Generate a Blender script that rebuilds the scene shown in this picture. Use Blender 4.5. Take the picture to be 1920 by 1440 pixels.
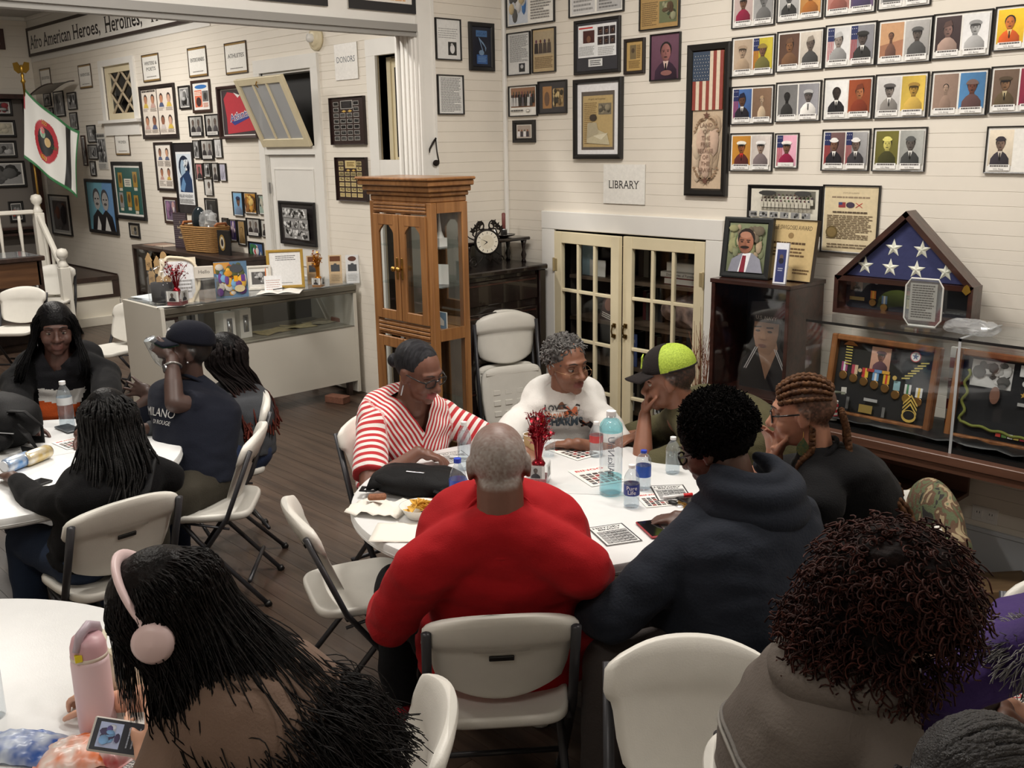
import bpy,bmesh,math,random
import numpy as np
from mathutils import Vector,Matrix,noise
random.seed(7);rng = np.random.default_rng(7)
for o in list(bpy.data.objects): bpy.data.objects.remove(o)
SC = bpy.context.scene;COL = SC.collection
PI = math.pi
# ---------------------------------------------------------------- camera
# world: library wall is the plane y=0, partition with the wide opening is x=0, floor z=0
FPX = 1850.0
CAM = np.array([5.205,-4.81,2.13]);TH = math.radians(42.86);PITCH = math.radians(13.766);ROLL = math.radians(0.986)
_hf = np.array([-math.cos(TH),math.sin(TH),0]);_r0 = np.array([math.sin(TH),math.cos(TH),0])
FW = _hf*math.cos(PITCH) - np.array([0,0,1.0])*math.sin(PITCH);_u0 = np.cross(_r0,FW)
RT = math.cos(ROLL)*_r0 - math.sin(ROLL)*_u0;UP = math.sin(ROLL)*_r0 + math.cos(ROLL)*_u0
cam = bpy.data.cameras.new('camera');camo = bpy.data.objects.new('camera',cam);COL.objects.link(camo)
camo.matrix_world = Matrix(((RT[0],UP[0],-FW[0],CAM[0]),(RT[1],UP[1],-FW[1],CAM[1]),(RT[2],UP[2],-FW[2],CAM[2]),(0,0,0,1)))
cam.sensor_fit = 'HORIZONTAL';cam.sensor_width = 36.0;cam.lens = FPX/1920*36.0;cam.clip_start = 0.05
SC.camera = camo
SC.cycles.transparent_max_bounces = 32
# helpers that turn a measured point of the photograph into a point on a known real surface
def ray(x,y): return FW + RT*(x-960)/FPX - UP*(y-720)/FPX
def onz(x,y,z=0.0): d = ray(x,y);return CAM + d*((z-CAM[2])/d[2])
def onx(x,y,X=0.0): d = ray(x,y);return CAM + d*((X-CAM[0])/d[0])
def ony(x,y,Y=0.0): d = ray(x,y);return CAM + d*((Y-CAM[1])/d[1])
def dist(x,y,D): return CAM + ray(x,y)*D
# ---------------------------------------------------------------- world, lights, exposure
wd = bpy.data.worlds.new('world');SC.world = wd;wd.use_nodes = True
wd.node_tree.nodes['Background'].inputs[0].default_value = (0.02,0.022,0.03,1)
wd.node_tree.nodes['Background'].inputs[1].default_value = 0.15
SC.view_settings.view_transform = 'Standard';SC.view_settings.look = 'None'
SC.view_settings.exposure = -0.12;SC.view_settings.gamma = 1.0;SC.view_settings.use_curve_mapping = False
LIGHTS = [  # ceiling fixtures: x, y, along_x, watts, what it hangs above
    (2.3,-1.9,True,52,'the round game table'),
    (4.6,-1.3,True,26,'the medal case'),
    (1.2,-4.2,False,26,'the left dining table'),
    (-1.05,-2.5,False,64,'the glass counter'),
    (-5.0,-2.0,False,78,'the raised platform'),
    (4.6,-5.6,True,16,'the back of the hall')]
CEIL = 3.85
def s2l(c): return c/12.92 if c <= 0.04045 else ((c+0.055)/1.055)**2.4
def rgb(*c):
    if len(c) == 1 and isinstance(c[0],str):
        h = c[0].lstrip('#');c = [int(h[i:i+2],16) for i in (0,2,4)]
    elif len(c) == 1: c = c[0]
    return tuple(s2l(v/255.0) for v in c)
# ---------------------------------------------------------------- materials
MATS = {}
def _new(name):
    m = bpy.data.materials.new(name);m.use_nodes = True
    return m,m.node_tree,m.node_tree.nodes['Principled BSDF']
def mat(name,col,rough=0.5,metal=0.0,var=0.0,scale=8.0,bump=0.0,bscale=60.0,stretch=None,coat=0.0,col2=None,emit=0.0,sheen=0.0,spec=0.5,detail=4.0):
    """procedural principled material; colour varies between col and col2 by noise in object space"""
    if name in MATS: return MATS[name]
    m,nt,b = _new(name);c = rgb(col)
    b.inputs['Roughness'].default_value = rough;b.inputs['Metallic'].default_value = metal
    b.inputs['Coat Weight'].default_value = coat;b.inputs['Sheen Weight'].default_value = sheen
    b.inputs['Specular IOR Level'].default_value = spec
    tc = nt.nodes.new('ShaderNodeTexCoord');src = tc.outputs['Object']
    if stretch:
        mp = nt.nodes.new('ShaderNodeMapping');mp.inputs['Scale'].default_value = stretch
        nt.links.new(src,mp.inputs[0]);src = mp.outputs[0]
    c2 = rgb(col2) if col2 else tuple(max(0,v*(1-var)) for v in c)
    n = nt.nodes.new('ShaderNodeTexNoise');n.inputs['Scale'].default_value = scale;n.inputs['Detail'].default_value = detail
    nt.links.new(src,n.inputs['Vector'])
    r = nt.nodes.new('ShaderNodeValToRGB');r.color_ramp.elements[0].position = 0.3;r.color_ramp.elements[1].position = 0.7
    r.color_ramp.elements[0].color = (*c2,1);r.color_ramp.elements[1].color = (*c,1)
    nt.links.new(n.outputs['Fac'],r.inputs[0]);nt.links.new(r.outputs[0],b.inputs['Base Color'])
    if bump:
        n2 = nt.nodes.new('ShaderNodeTexNoise');n2.inputs['Scale'].default_value = bscale;n2.inputs['Detail'].default_value = 3
        nt.links.new(src,n2.inputs['Vector'])
        bp = nt.nodes.new('ShaderNodeBump');bp.inputs['Strength'].default_value = bump;bp.inputs['Distance'].default_value = 0.01
        nt.links.new(n2.outputs['Fac'],bp.inputs['Height']);nt.links.new(bp.outputs[0],b.inputs['Normal'])
    if emit:
        b.inputs['Emission Color'].default_value = (*c,1);b.inputs['Emission Strength'].default_value = emit
    MATS[name] = m;return m
def colmat(name,rough=0.5,bump=0.0,bscale=80.0,sss=0.0,coat=0.0,sheen=0.0,var=0.0,vscale=20.0,spec=.5):
    """base colour comes from the 'Col' colour attribute (prints, skin, dyed cloth)"""
    if name in MATS: return MATS[name]
    m,nt,b = _new(name);a = nt.nodes.new('ShaderNodeAttribute');a.attribute_name = 'Col'
    out = a.outputs['Color'];tc = nt.nodes.new('ShaderNodeTexCoord')
    if var:
        n = nt.nodes.new('ShaderNodeTexNoise');n.inputs['Scale'].default_value = vscale;n.inputs['Detail'].default_value = 5
        nt.links.new(tc.outputs['Object'],n.inputs['Vector'])
        mr = nt.nodes.new('ShaderNodeMapRange');mr.inputs[1].default_value = 0.25;mr.inputs[2].default_value = 0.75
        mr.inputs[3].default_value = 1-var;mr.inputs[4].default_value = 1+var
        nt.links.new(n.outputs['Fac'],mr.inputs[0])
        mx = nt.nodes.new('ShaderNodeVectorMath');mx.operation = 'SCALE'
        nt.links.new(out,mx.inputs[0]);nt.links.new(mr.outputs[0],mx.inputs['Scale']);out = mx.outputs[0]
    nt.links.new(out,b.inputs['Base Color']);b.inputs['Specular IOR Level'].default_value = spec
    b.inputs['Roughness'].default_value = rough;b.inputs['Coat Weight'].default_value = coat;b.inputs['Sheen Weight'].default_value = sheen
    if sss:
        b.inputs['Subsurface Weight'].default_value = sss;b.inputs['Subsurface Radius'].default_value = (0.02,0.008,0.004);b.inputs['Subsurface Scale'].default_value = 0.3
    if bump:
        n2 = nt.nodes.new('ShaderNodeTexNoise');n2.inputs['Scale'].default_value = bscale;n2.inputs['Detail'].default_value = 3
        nt.links.new(tc.outputs['Object'],n2.inputs['Vector'])
        bp = nt.nodes.new('ShaderNodeBump');bp.inputs['Strength'].default_value = bump;bp.inputs['Distance'].default_value = 0.008
        nt.links.new(n2.outputs['Fac'],bp.inputs['Height']);nt.links.new(bp.outputs[0],b.inputs['Normal'])
    MATS[name] = m;return m
def wood(name,c1,c2,rough=0.4,axis=0,scale=1.0,coat=0.2,bump=0.08):
    if name in MATS: return MATS[name]
    st = [22*scale]*3;st[axis] = 1.6*scale
    m = mat(name,c1,rough,col2=c2,scale=1.0,stretch=tuple(st),bump=bump,bscale=2.0,coat=coat,detail=6.0)
    return m
def glass(name,tint=(1,1,1),rough=0.02,refl=1.0,alpha=0.0):
    """thin clear pane: see-through with fresnel reflection; alpha adds a milky film"""
    if name in MATS: return MATS[name]
    m,nt,b = _new(name);nt.nodes.remove(b);out = nt.nodes['Material Output']
    t = nt.nodes.new('ShaderNodeBsdfTransparent');t.inputs[0].default_value = (*tint,1)
    g = nt.nodes.new('ShaderNodeBsdfGlossy');g.inputs['Roughness'].default_value = rough;g.inputs[0].default_value = (0.9,0.92,0.95,1)
    f = nt.nodes.new('ShaderNodeLayerWeight');f.inputs[0].default_value = 0.5;pw = nt.nodes.new('ShaderNodeMath');pw.operation = 'POWER';pw.inputs[1].default_value = 5;nt.links.new(f.outputs['Facing'],pw.inputs[0])
    mm = nt.nodes.new('ShaderNodeMath');mm.operation = 'MULTIPLY_ADD';mm.inputs[1].default_value = .6*refl;mm.inputs[2].default_value = .035*refl;nt.links.new(pw.outputs[0],mm.inputs[0])
    mx = nt.nodes.new('ShaderNodeMixShader');nt.links.new(mm.outputs[0],mx.inputs[0]);nt.links.new(t.outputs[0],mx.inputs[1]);nt.links.new(g.outputs[0],mx.inputs[2])
    last = mx
    if alpha:
        d = nt.nodes.new('ShaderNodeBsdfDiffuse');d.inputs[0].default_value = (0.8,0.82,0.84,1)
        m2 = nt.nodes.new('ShaderNodeMixShader');m2.inputs[0].default_value = alpha
        nt.links.new(mx.outputs[0],m2.inputs[1]);nt.links.new(d.outputs[0],m2.inputs[2]);last = m2
    nt.links.new(last.outputs[0],out.inputs['Surface']);MATS[name] = m;return m
# ---------------------------------------------------------------- mesh builder
def rotz(a): return np.array([[math.cos(a),-math.sin(a),0],[math.sin(a),math.cos(a),0],[0,0,1]])
def rotx(a): return np.array([[1,0,0],[0,math.cos(a),-math.sin(a)],[0,math.sin(a),math.cos(a)]])
def roty(a): return np.array([[math.cos(a),0,math.sin(a)],[0,1,0],[-math.sin(a),0,math.cos(a)]])
def unit(v): v = np.asarray(v,float);return v/(np.linalg.norm(v)+1e-12)
def frames(path):
    """parallel-transport frames along a polyline"""
    P = np.asarray(path,float);n = len(P)
    T = np.gradient(P,axis=0) if n > 2 else np.repeat([P[1]-P[0]],n,0)
    T = T/(np.linalg.norm(T,axis=1,keepdims=True)+1e-12)
    a = np.array([0,0,1.0]) if abs(T[0][2]) < 0.9 else np.array([1.0,0,0])
    N = [unit(np.cross(T[0],np.cross(a,T[0])))]
    for i in range(1,n):
        v = N[-1]-T[i]*np.dot(N[-1],T[i]);N.append(unit(v))
    N = np.array(N);return P,T,N,np.cross(T,N)
class MB:
    def __init__(s): s.v = [];s.f = [];s.c = [];s.mi = [];s.n = 0;s.ci = None;s.m = 0
    def add(s,V,Fs,col=None):
        V = np.asarray(V,float);s.v.append(V)
        s.f += [tuple(i+s.n for i in f) for f in Fs];s.mi += [s.m]*len(Fs)
        s.c.append(np.tile(np.array(col if col is not None else (1,1,1),float),(len(V),1)));s.n += len(V);return s
    def bx(s,lo,hi,R=None,at=None,bev=0.0,col=None):
        lo = np.array(lo,float);hi = np.array(hi,float)
        if bev > 0:
            bev = min(bev,0.45*min(hi-lo));c = (lo+hi)/2;h = (hi-lo)/2;V = [];
            for sx in (-1,1):
                for sy in (-1,1):
                    for sz in (-1,1):
                        sg = np.array([sx,sy,sz])
                        for k in range(3):
                            q = h-bev;q = q.copy();q[k] = h[k];V.append(c+sg*q)
            V = np.array(V);idx = lambda sx,sy,sz,k: ((sx > 0)*4+(sy > 0)*2+(sz > 0))*3+k
            Fs = []
            for k in range(3):
                for sg in (-1,1):
                    q = []
                    for u,w in ((-1,-1),(1,-1),(1,1),(-1,1)):
                        t = [0,0,0];t[k] = sg;t[(k+1) % 3] = u;t[(k+2) % 3] = w;q.append(idx(*t,k))
                    Fs.append(tuple(q if sg > 0 else q[::-1]))
            for k in range(3):
                a1,a2 = (k+1) % 3,(k+2) % 3
                for u in (-1,1):
                    for w in (-1,1):
                        def I(e,ax): t = [0,0,0];t[k] = e;t[a1] = u;t[a2] = w;return idx(*t,ax)
                        q = [I(-1,a1),I(1,a1),I(1,a2),I(-1,a2)];Fs.append(tuple(q if u*w < 0 else q[::-1]))
            for sx in (-1,1):
                for sy in (-1,1):
                    for sz in (-1,1):
                        q = [idx(sx,sy,sz,0),idx(sx,sy,sz,1),idx(sx,sy,sz,2)];Fs.append(tuple(q if sx*sy*sz > 0 else q[::-1]))
        else:
            x0,y0,z0 = lo;x1,y1,z1 = hi
            V = np.array([(x0,y0,z0),(x1,y0,z0),(x1,y1,z0),(x0,y1,z0),(x0,y0,z1),(x1,y0,z1),(x1,y1,z1),(x0,y1,z1)])
            Fs = [(3,2,1,0),(4,5,6,7),(0,1,5,4),(1,2,6,5),(2,3,7,6),(3,0,4,7)]
        if R is not None: V = V @ np.asarray(R).T
        if at is not None: V = V+np.asarray(at,float)
        return s.add(V,Fs,col)
    def tube(s,path,r,n=8,cap=True,col=None,flat=1.0,close=False):
        P,T,N,B = frames(path);k = len(P);r = np.broadcast_to(np.asarray(r,float),(k,))
        a = np.linspace(0,2*PI,n,endpoint=False)
        V = (P[:,None]+r[:,None,None]*(np.cos(a)[None,:,None]*N[:,None]*flat+np.sin(a)[None,:,None]*B[:,None])).reshape(-1,3)
        Fs = [(i*n+j,i*n+(j+1) % n,(i+1)*n+(j+1) % n,(i+1)*n+j) for i in range(k-1) for j in range(n)]
        if close: Fs += [((k-1)*n+j,(k-1)*n+(j+1) % n,(j+1) % n,j) for j in range(n)]
        elif cap: Fs += [tuple(range(n-1,-1,-1)),tuple((k-1)*n+j for j in range(n))]
        return s.add(V,Fs,col)
    def lathe(s,prof,n=24,at=(0,0,0),R=None,cap=True,col=None,sx=1.0,sy=1.0):
        a = np.linspace(0,2*PI,n,endpoint=False);k = len(prof)
        V = np.array([(r*math.cos(t)*sx,r*math.sin(t)*sy,z) for r,z in prof for t in a])
        Fs = [(i*n+j,i*n+(j+1) % n,(i+1)*n+(j+1) % n,(i+1)*n+j) for i in range(k-1) for j in range(n)]
        if cap: Fs += [tuple(range(n-1,-1,-1)),tuple((k-1)*n+j for j in range(n))]
        if R is not None: V = V @ np.asarray(R).T
        return s.add(V+np.asarray(at,float),Fs,col)
    def prism(s,poly,d0,d1,R=None,at=(0,0,0),col=None):
        """2-D polygon (x,z) extruded along y from d0 to d1"""
        n = len(poly);V = np.array([(x,d0,z) for x,z in poly]+[(x,d1,z) for x,z in poly],float)
        Fs = [tuple(range(n)),tuple(range(2*n-1,n-1,-1))]+[(i,n+i,n+(i+1) % n,(i+1) % n) for i in range(n)]
        if R is not None: V = V @ np.asarray(R).T
        return s.add(V+np.asarray(at,float),Fs,col)
    def ell(s,c,r,R=None,n=16,m=10,col=None):
        th = np.linspace(0,PI,m+1);V = [(0,0,1)];
        for t in th[1:-1]:
            for a in np.linspace(0,2*PI,n,endpoint=False): V.append((math.sin(t)*math.cos(a),math.sin(t)*math.sin(a),math.cos(t)))
        V.append((0,0,-1));V = np.array(V)*np.asarray(r,float);Fs = []
        for j in range(n): Fs.append((0,1+j,1+(j+1) % n))
        for i in range(m-2):
            for j in range(n): Fs.append((1+i*n+j,1+(i+1)*n+j,1+(i+1)*n+(j+1) % n,1+i*n+(j+1) % n))
        L = len(V)-1;b0 = 1+(m-2)*n
        for j in range(n): Fs.append((L,b0+(j+1) % n,b0+j))
        if R is not None: V = V @ np.asarray(R).T
        return s.add(V+np.asarray(c,float),Fs,col)
    def grid(s,P,col=None,closeu=False):
        """P: array (nu,nv,3)"""
        P = np.asarray(P,float);nu,nv = P.shape[:2]
        Fs = [(i*nv+j,((i+1) % nu)*nv+j,((i+1) % nu)*nv+j+1,i*nv+j+1) for i in range(nu if closeu else nu-1) for j in range(nv-1)]
        return s.add(P.reshape(-1,3),Fs,col)
    def mesh(s,name='m',smooth=False,mats=(),usecol=False):
        me = bpy.data.meshes.new(name);V = np.concatenate(s.v) if s.v else np.zeros((0,3))
        me.from_pydata(V.tolist(),[],s.f)
        for m in mats: me.materials.append(m)
        if len(mats) > 1: me.polygons.foreach_set('material_index',s.mi)
        if smooth: me.polygons.foreach_set('use_smooth',[True]*len(me.polygons))
        if usecol:
            at = me.color_attributes.new('Col','FLOAT_COLOR','POINT');C = np.concatenate(s.c)
            at.data.foreach_set('color',np.column_stack([C,np.ones(len(C))]).astype(np.float32).ravel())
        me.update();return me
    def build(s,name,m,parent=None,smooth=False,usecol=False,angle=None):
        ms = m if isinstance(m,(list,tuple)) else [m]
        me = s.mesh(name,smooth or angle is not None,ms,usecol)
        if angle is not None: me.set_sharp_from_angle(angle=math.radians(angle))
        return link(name,me,parent)
def link(name,me,parent=None):
    o = bpy.data.objects.new(name,me);COL.objects.link(o)
    if parent is not None: o.parent = parent
    return o
def tag(o,label=None,cat=None,group=None,kind=None):
    if label: o['label'] = label
    if cat: o['category'] = cat
    if group: o['group'] = group
    if kind: o['kind'] = kind
    return o
def thing(name,label,cat,loc=(0,0,0),rz=0.0,group=None):
    o = bpy.data.objects.new(name,None);o.empty_display_size = 0.1;COL.objects.link(o)
    o.location = tuple(float(v) for v in loc);o.rotation_euler = (0,0,rz);return tag(o,label,cat,group)
def copy_tree(o,parent=None):
    c = o.copy();COL.objects.link(c);c.parent = parent
    for ch in list(o.children): copy_tree(ch,c)
    return c
def struct(name,mb,m,parent=None,**k): o = mb.build(name,m,parent,**k);o['kind'] = 'structure';return o
# ---------------------------------------------------------------- flat prints
_TXT = {}
def text_geo(s,serif=False,bold=0.0):
    key = (s,serif,bold)
    if key in _TXT: return _TXT[key]
    cu = bpy.data.curves.new('t','FONT');cu.body = s;cu.size = 1.0;cu.resolution_u = 2;cu.offset = bold;cu.fill_mode = 'FRONT'
    ob = bpy.data.objects.new('t',cu);COL.objects.link(ob);dg = bpy.context.evaluated_depsgraph_get()
    me = bpy.data.meshes.new_from_object(ob.evaluated_get(dg));V = np.array([v.co[:2] for v in me.vertices]).reshape(-1,2);Fs = [tuple(p.vertices) for p in me.polygons]
    if serif and len(V):
        cnt = {}
        for f in Fs:
            for a,b in zip(f,f[1:]+f[:1]): k = (min(a,b),max(a,b));cnt[k] = cnt.get(k,0)+1
        ext = [];seen = set();cap = 0.686;xh = 0.442
        for (a,b),n in cnt.items():
            p,q = V[a],V[b]
            if n == 1 and abs(p[1]-q[1]) < 0.004 and 0.02 < abs(p[0]-q[0]) < 0.2:
                y = p[1];x0,x1 = sorted((p[0],q[0]));kk = (round(x0,2),round(y,2))
                if kk in seen: continue
                seen.add(kk)
                if abs(y) < 0.03: ext.append((x0-0.06,y,x1+0.06,y+0.035))
                elif abs(y-cap) < 0.04 or abs(y-xh) < 0.03: ext.append((x0-0.06,y-0.035,x1+(0.06 if abs(y-cap) < 0.04 else 0.0),y))
        for x0,y0,x1,y1 in ext:
            n = len(V);V = np.vstack([V,[(x0,y0),(x1,y0),(x1,y1),(x0,y1)]]);Fs.append((n,n+1,n+2,n+3))
    bpy.data.objects.remove(ob);bpy.data.curves.remove(cu);bpy.data.meshes.remove(me)
    _TXT[key] = (V,Fs);return V,Fs
class Flat:
    """layered flat print in picture units (metres, x right, y up)"""
    def __init__(s,step=0.00035): s.mb = MB();s.z = 0.0;s.step = step
    def poly(s,pts,c,keep=False,grad=0.0,gx=0.0):
        if not keep: s.z += s.step
        V = np.array([(x,y,s.z) for x,y in pts]);s.mb.add(V,[tuple(range(len(V)))],rgb(c))
        if grad or gx:
            yy = (V[:,1]-V[:,1].min())/(np.ptp(V[:,1])+1e-9)*2-1;xx = (V[:,0]-V[:,0].min())/(np.ptp(V[:,0])+1e-9)*2-1
            s.mb.c[-1] = s.mb.c[-1]*np.clip(1+grad*yy+gx*xx,.1,2)[:,None]
        return s
    def ball(s,cx,cy,rx,ry,c,n=16,lx=-.25,ly=.2,k=.45):
        """rounded form: lighter towards one side, as in a photograph"""
        s.z += s.step;V = [(cx,cy,s.z)];K = [1.0]
        for q,R in ((1,.6),(2,1.0)):
            for a in np.linspace(0,2*PI,n,endpoint=False): x,y = R*math.cos(a),R*math.sin(a);V.append((cx+rx*x,cy+ry*y,s.z));K.append(1+k*(x*lx+y*ly)*1.6-k*R*R*.35)
        Fs = [(0,1+j,1+(j+1) % n) for j in range(n)]+[(1+j,1+n+j,1+n+(j+1) % n,1+(j+1) % n) for j in range(n)]
        s.mb.add(V,Fs,rgb(c));s.mb.c[-1] = s.mb.c[-1]*np.clip(np.array(K),.1,2)[:,None];return s
    def rect(s,x0,y0,x1,y1,c,keep=False): return s.poly([(x0,y0),(x1,y0),(x1,y1),(x0,y1)],c,keep)
    def ell(s,cx,cy,rx,ry,c,n=14,a0=0,a1=2*PI,keep=False):
        t = np.linspace(a0,a1,n,endpoint=abs(a1-a0) < 6.28);return s.poly([(cx+rx*math.cos(a),cy+ry*math.sin(a)) for a in t],c,keep)
    def text(s,st,x,y,h,c,w=None,serif=False,bold=0.0,align='c',rot=0.0,maxw=None):
        V,Fs = text_geo(st,serif,bold)
        if not len(V): return s
        k = h/0.686;W = (V[:,0].max()-V[:,0].min())*k;sx = k*(w/W if w else 1.0)
        if maxw and W > maxw: sx = k*maxw/W
        X = (V[:,0]-V[:,0].min())*sx;WW = X.max();Y = V[:,1]*k
        X = X-(WW/2 if align == 'c' else (WW if align == 'r' else 0))
        ca,sa = math.cos(rot),math.sin(rot);s.z += s.step
        P = np.column_stack([x+X*ca-Y*sa,y+X*sa+Y*ca,np.full(len(X),s.z)]);s.mb.add(P,Fs,rgb(c));return s
    def lines(s,x0,y0,x1,y1,n,c=(90,88,86),fill=0.5,seed=1):
        r = random.Random(seed);dy = (y1-y0)/n;s.z += s.step
        for i in range(n):
            yy = y1-(i+0.75)*dy;xe = x1-(x1-x0)*r.choice([0,0,0.03,0.08,0.35]);x = x0
            while x < xe-0.02*(x1-x0):
                wl = (x1-x0)*r.uniform(0.05,0.16);s.rect(x,yy,min(x+wl,xe),yy+dy*fill,c,keep=True);x += wl+(x1-x0)*0.015
        return s
    def star(s,cx,cy,r,c,rot=0.0,keep=False,k=0.4):
        return s.poly([(cx+(r if i % 2 == 0 else r*k)*math.sin(i*PI/5+rot),cy+(r if i % 2 == 0 else r*k)*math.cos(i*PI/5+rot)) for i in range(10)],c,keep)
    def portrait(s,x0,y0,x1,y1,bg,skin,cloth,hat=None,hatc=None,shirt=None,flag=False,bg2=None,seed=0,hair=(30,26,26),size=1.0):
        w,h = x1-x0,y1-y0;r = random.Random(seed);cx = x0+w*(0.5+r.uniform(-.04,.04));
        hr_ = r.uniform(-.1,.25);s.poly([(x0,y0),(x1,y0),(x1,y1),(x0,y1)],bg,grad=hr_,gx=r.uniform(-.2,.2))
        if bg2: s.poly([(x0,y0+h*.35),(x1,y0+h*.5),(x1,y1),(x0,y1)],bg2)
        if flag:
            for i in range(5): s.rect(x0+w*.06*i,y0,x0+w*.06*i+w*.03,y1-h*.35,(170,40,48),keep=i > 0)
            s.rect(x0,y1-h*.4,x0+w*.3,y1,(40,50,96))
            for i in range(6): s.ell(x0+w*(.05+.09*(i % 3)),y1-h*(.08+.16*(i//3)),w*.018,w*.018,(230,230,235),n=6,keep=i > 0)
        hr = min(w*.2,h*.17)*size;hy = y0+h*.60
        s.poly([(cx-w*.40*size,y0),(cx-w*.38*size,y0+h*.2),(cx-w*.24*size,y0+h*.33),(cx-hr*.5,y0+h*.40),(cx+hr*.5,y0+h*.40),(cx+w*.24*size,y0+h*.33),(cx+w*.38*size,y0+h*.2),(cx+w*.40*size,y0)],cloth,grad=.2,gx=-.3)
        s.poly([(cx-hr*.5,y0+h*.40),(cx-hr*.42,hy),(cx+hr*.42,hy),(cx+hr*.5,y0+h*.40)],tuple(v*.8 for v in skin))
        if shirt:
            s.poly([(cx-hr*.5,y0+h*.41),(cx,y0+h*.16),(cx+hr*.5,y0+h*.41)],shirt)
            s.poly([(cx-hr*.12,y0+h*.36),(cx+hr*.12,y0+h*.36),(cx+hr*.16,y0+h*.18),(cx,y0+h*.14),(cx-hr*.16,y0+h*.18)],tuple(v*.3 for v in cloth))
        s.ell(cx,hy+hr*.35,hr*1.02,hr*1.12,hair);s.ball(cx,hy,hr*.86,hr*1.2,skin,lx=r.choice([-.4,.4]))
        dk = tuple(v*.42 for v in skin)
        for e in (-1,1):
            s.ell(cx+e*hr*.38,hy+hr*.12,hr*.17,hr*.08,dk,n=8,keep=e > 0);s.rect(cx+e*hr*.38-hr*.22,hy+hr*.27,cx+e*hr*.38+hr*.22,hy+hr*.35,dk,keep=True)
        s.poly([(cx-hr*.14,hy-hr*.3),(cx+hr*.14,hy-hr*.3),(cx+hr*.05,hy+hr*.1),(cx-hr*.05,hy+hr*.1)],tuple(v*.8 for v in skin));s.ell(cx,hy-hr*.62,hr*.32,hr*.1,dk,n=10)
        if hat == 'cap': s.ell(cx,hy+hr*.95,hr*1.25,hr*.55,hatc);s.ell(cx,hy+hr*.62,hr*.95,hr*.22,tuple(v*.4 for v in hatc))
        elif hat == 'garrison': s.poly([(cx-hr*1.0,hy+hr*.55),(cx+hr*.95,hy+hr*.95),(cx+hr*.5,hy+hr*1.9),(cx-hr*.6,hy+hr*1.6)],hatc)
        elif hat == 'sailor': s.ell(cx,hy+hr*1.0,hr*1.1,hr*.42,hatc);s.ell(cx,hy+hr*1.3,hr*.8,hr*.35,hatc)
        elif hat == 'helmet': s.ell(cx,hy+hr*.5,hr*1.25,hr*1.0,hatc,a0=0,a1=PI)
        elif hat == 'peak': s.ell(cx,hy+hr*1.05,hr*1.35,hr*.5,hatc);s.rect(cx-hr*.9,hy+hr*.55,cx+hr*.9,hy+hr*.85,tuple(v*.6 for v in hatc));s.ell(cx,hy+hr*.55,hr*.8,hr*.18,(22,20,22))
        return s
    def blobs(s,x0,y0,x1,y1,cols,n=20,seed=0,sz=0.2):
        """a busy little photograph: bodies and tones"""
        r = random.Random(seed);w,h = x1-x0,y1-y0
        for i in range(n):
            c = r.choice(cols);bw = w*r.uniform(.4,1)*sz;bh = h*r.uniform(.5,1.4)*sz;cx = r.uniform(x0+bw/2,x1-bw/2);cy = r.uniform(y0+bh/2,y1-bh/2)
            s.ball(cx,cy,bw/2,bh/2,c,n=8,k=.6)
        return s
    def group(s,x0,y0,x1,y1,bg,n=8,rows=2,cl=((40,40,48),(90,88,90),(200,198,190)),skin=(110,84,70),seed=0):
        r = random.Random(seed);w,h = x1-x0,y1-y0;s.rect(x0,y0,x1,y1,bg)
        for k in range(rows-1,-1,-1):
            for i in range(n):
                cx = x0+w*(i+.5+.5*(k % 2))/(n+.5);by = y0+h*.06+h*.16*k;hh = h*(.62 if rows < 3 else .45);bw = w/n*.42
                s.poly([(cx-bw,by),(cx+bw,by),(cx+bw*.8,by+hh*.72),(cx-bw*.8,by+hh*.72)],r.choice(cl));s.ell(cx,by+hh*.84,bw*.5,hh*.13,tuple(v*r.uniform(.6,1.1) for v in skin),n=8)
        return s
    def build(s,name,parent=None,m=None): return s.mb.build(name,m or colmat('print',0.32,coat=0.15,var=0.07,vscale=60),parent,usecol=True)
def place(o,pos,ex,ey,ez):
    o.matrix_world = Matrix(((ex[0],ey[0],ez[0],pos[0]),(ex[1],ey[1],ez[1],pos[1]),(ex[2],ey[2],ez[2],pos[2]),(0,0,0,1)))
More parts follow.
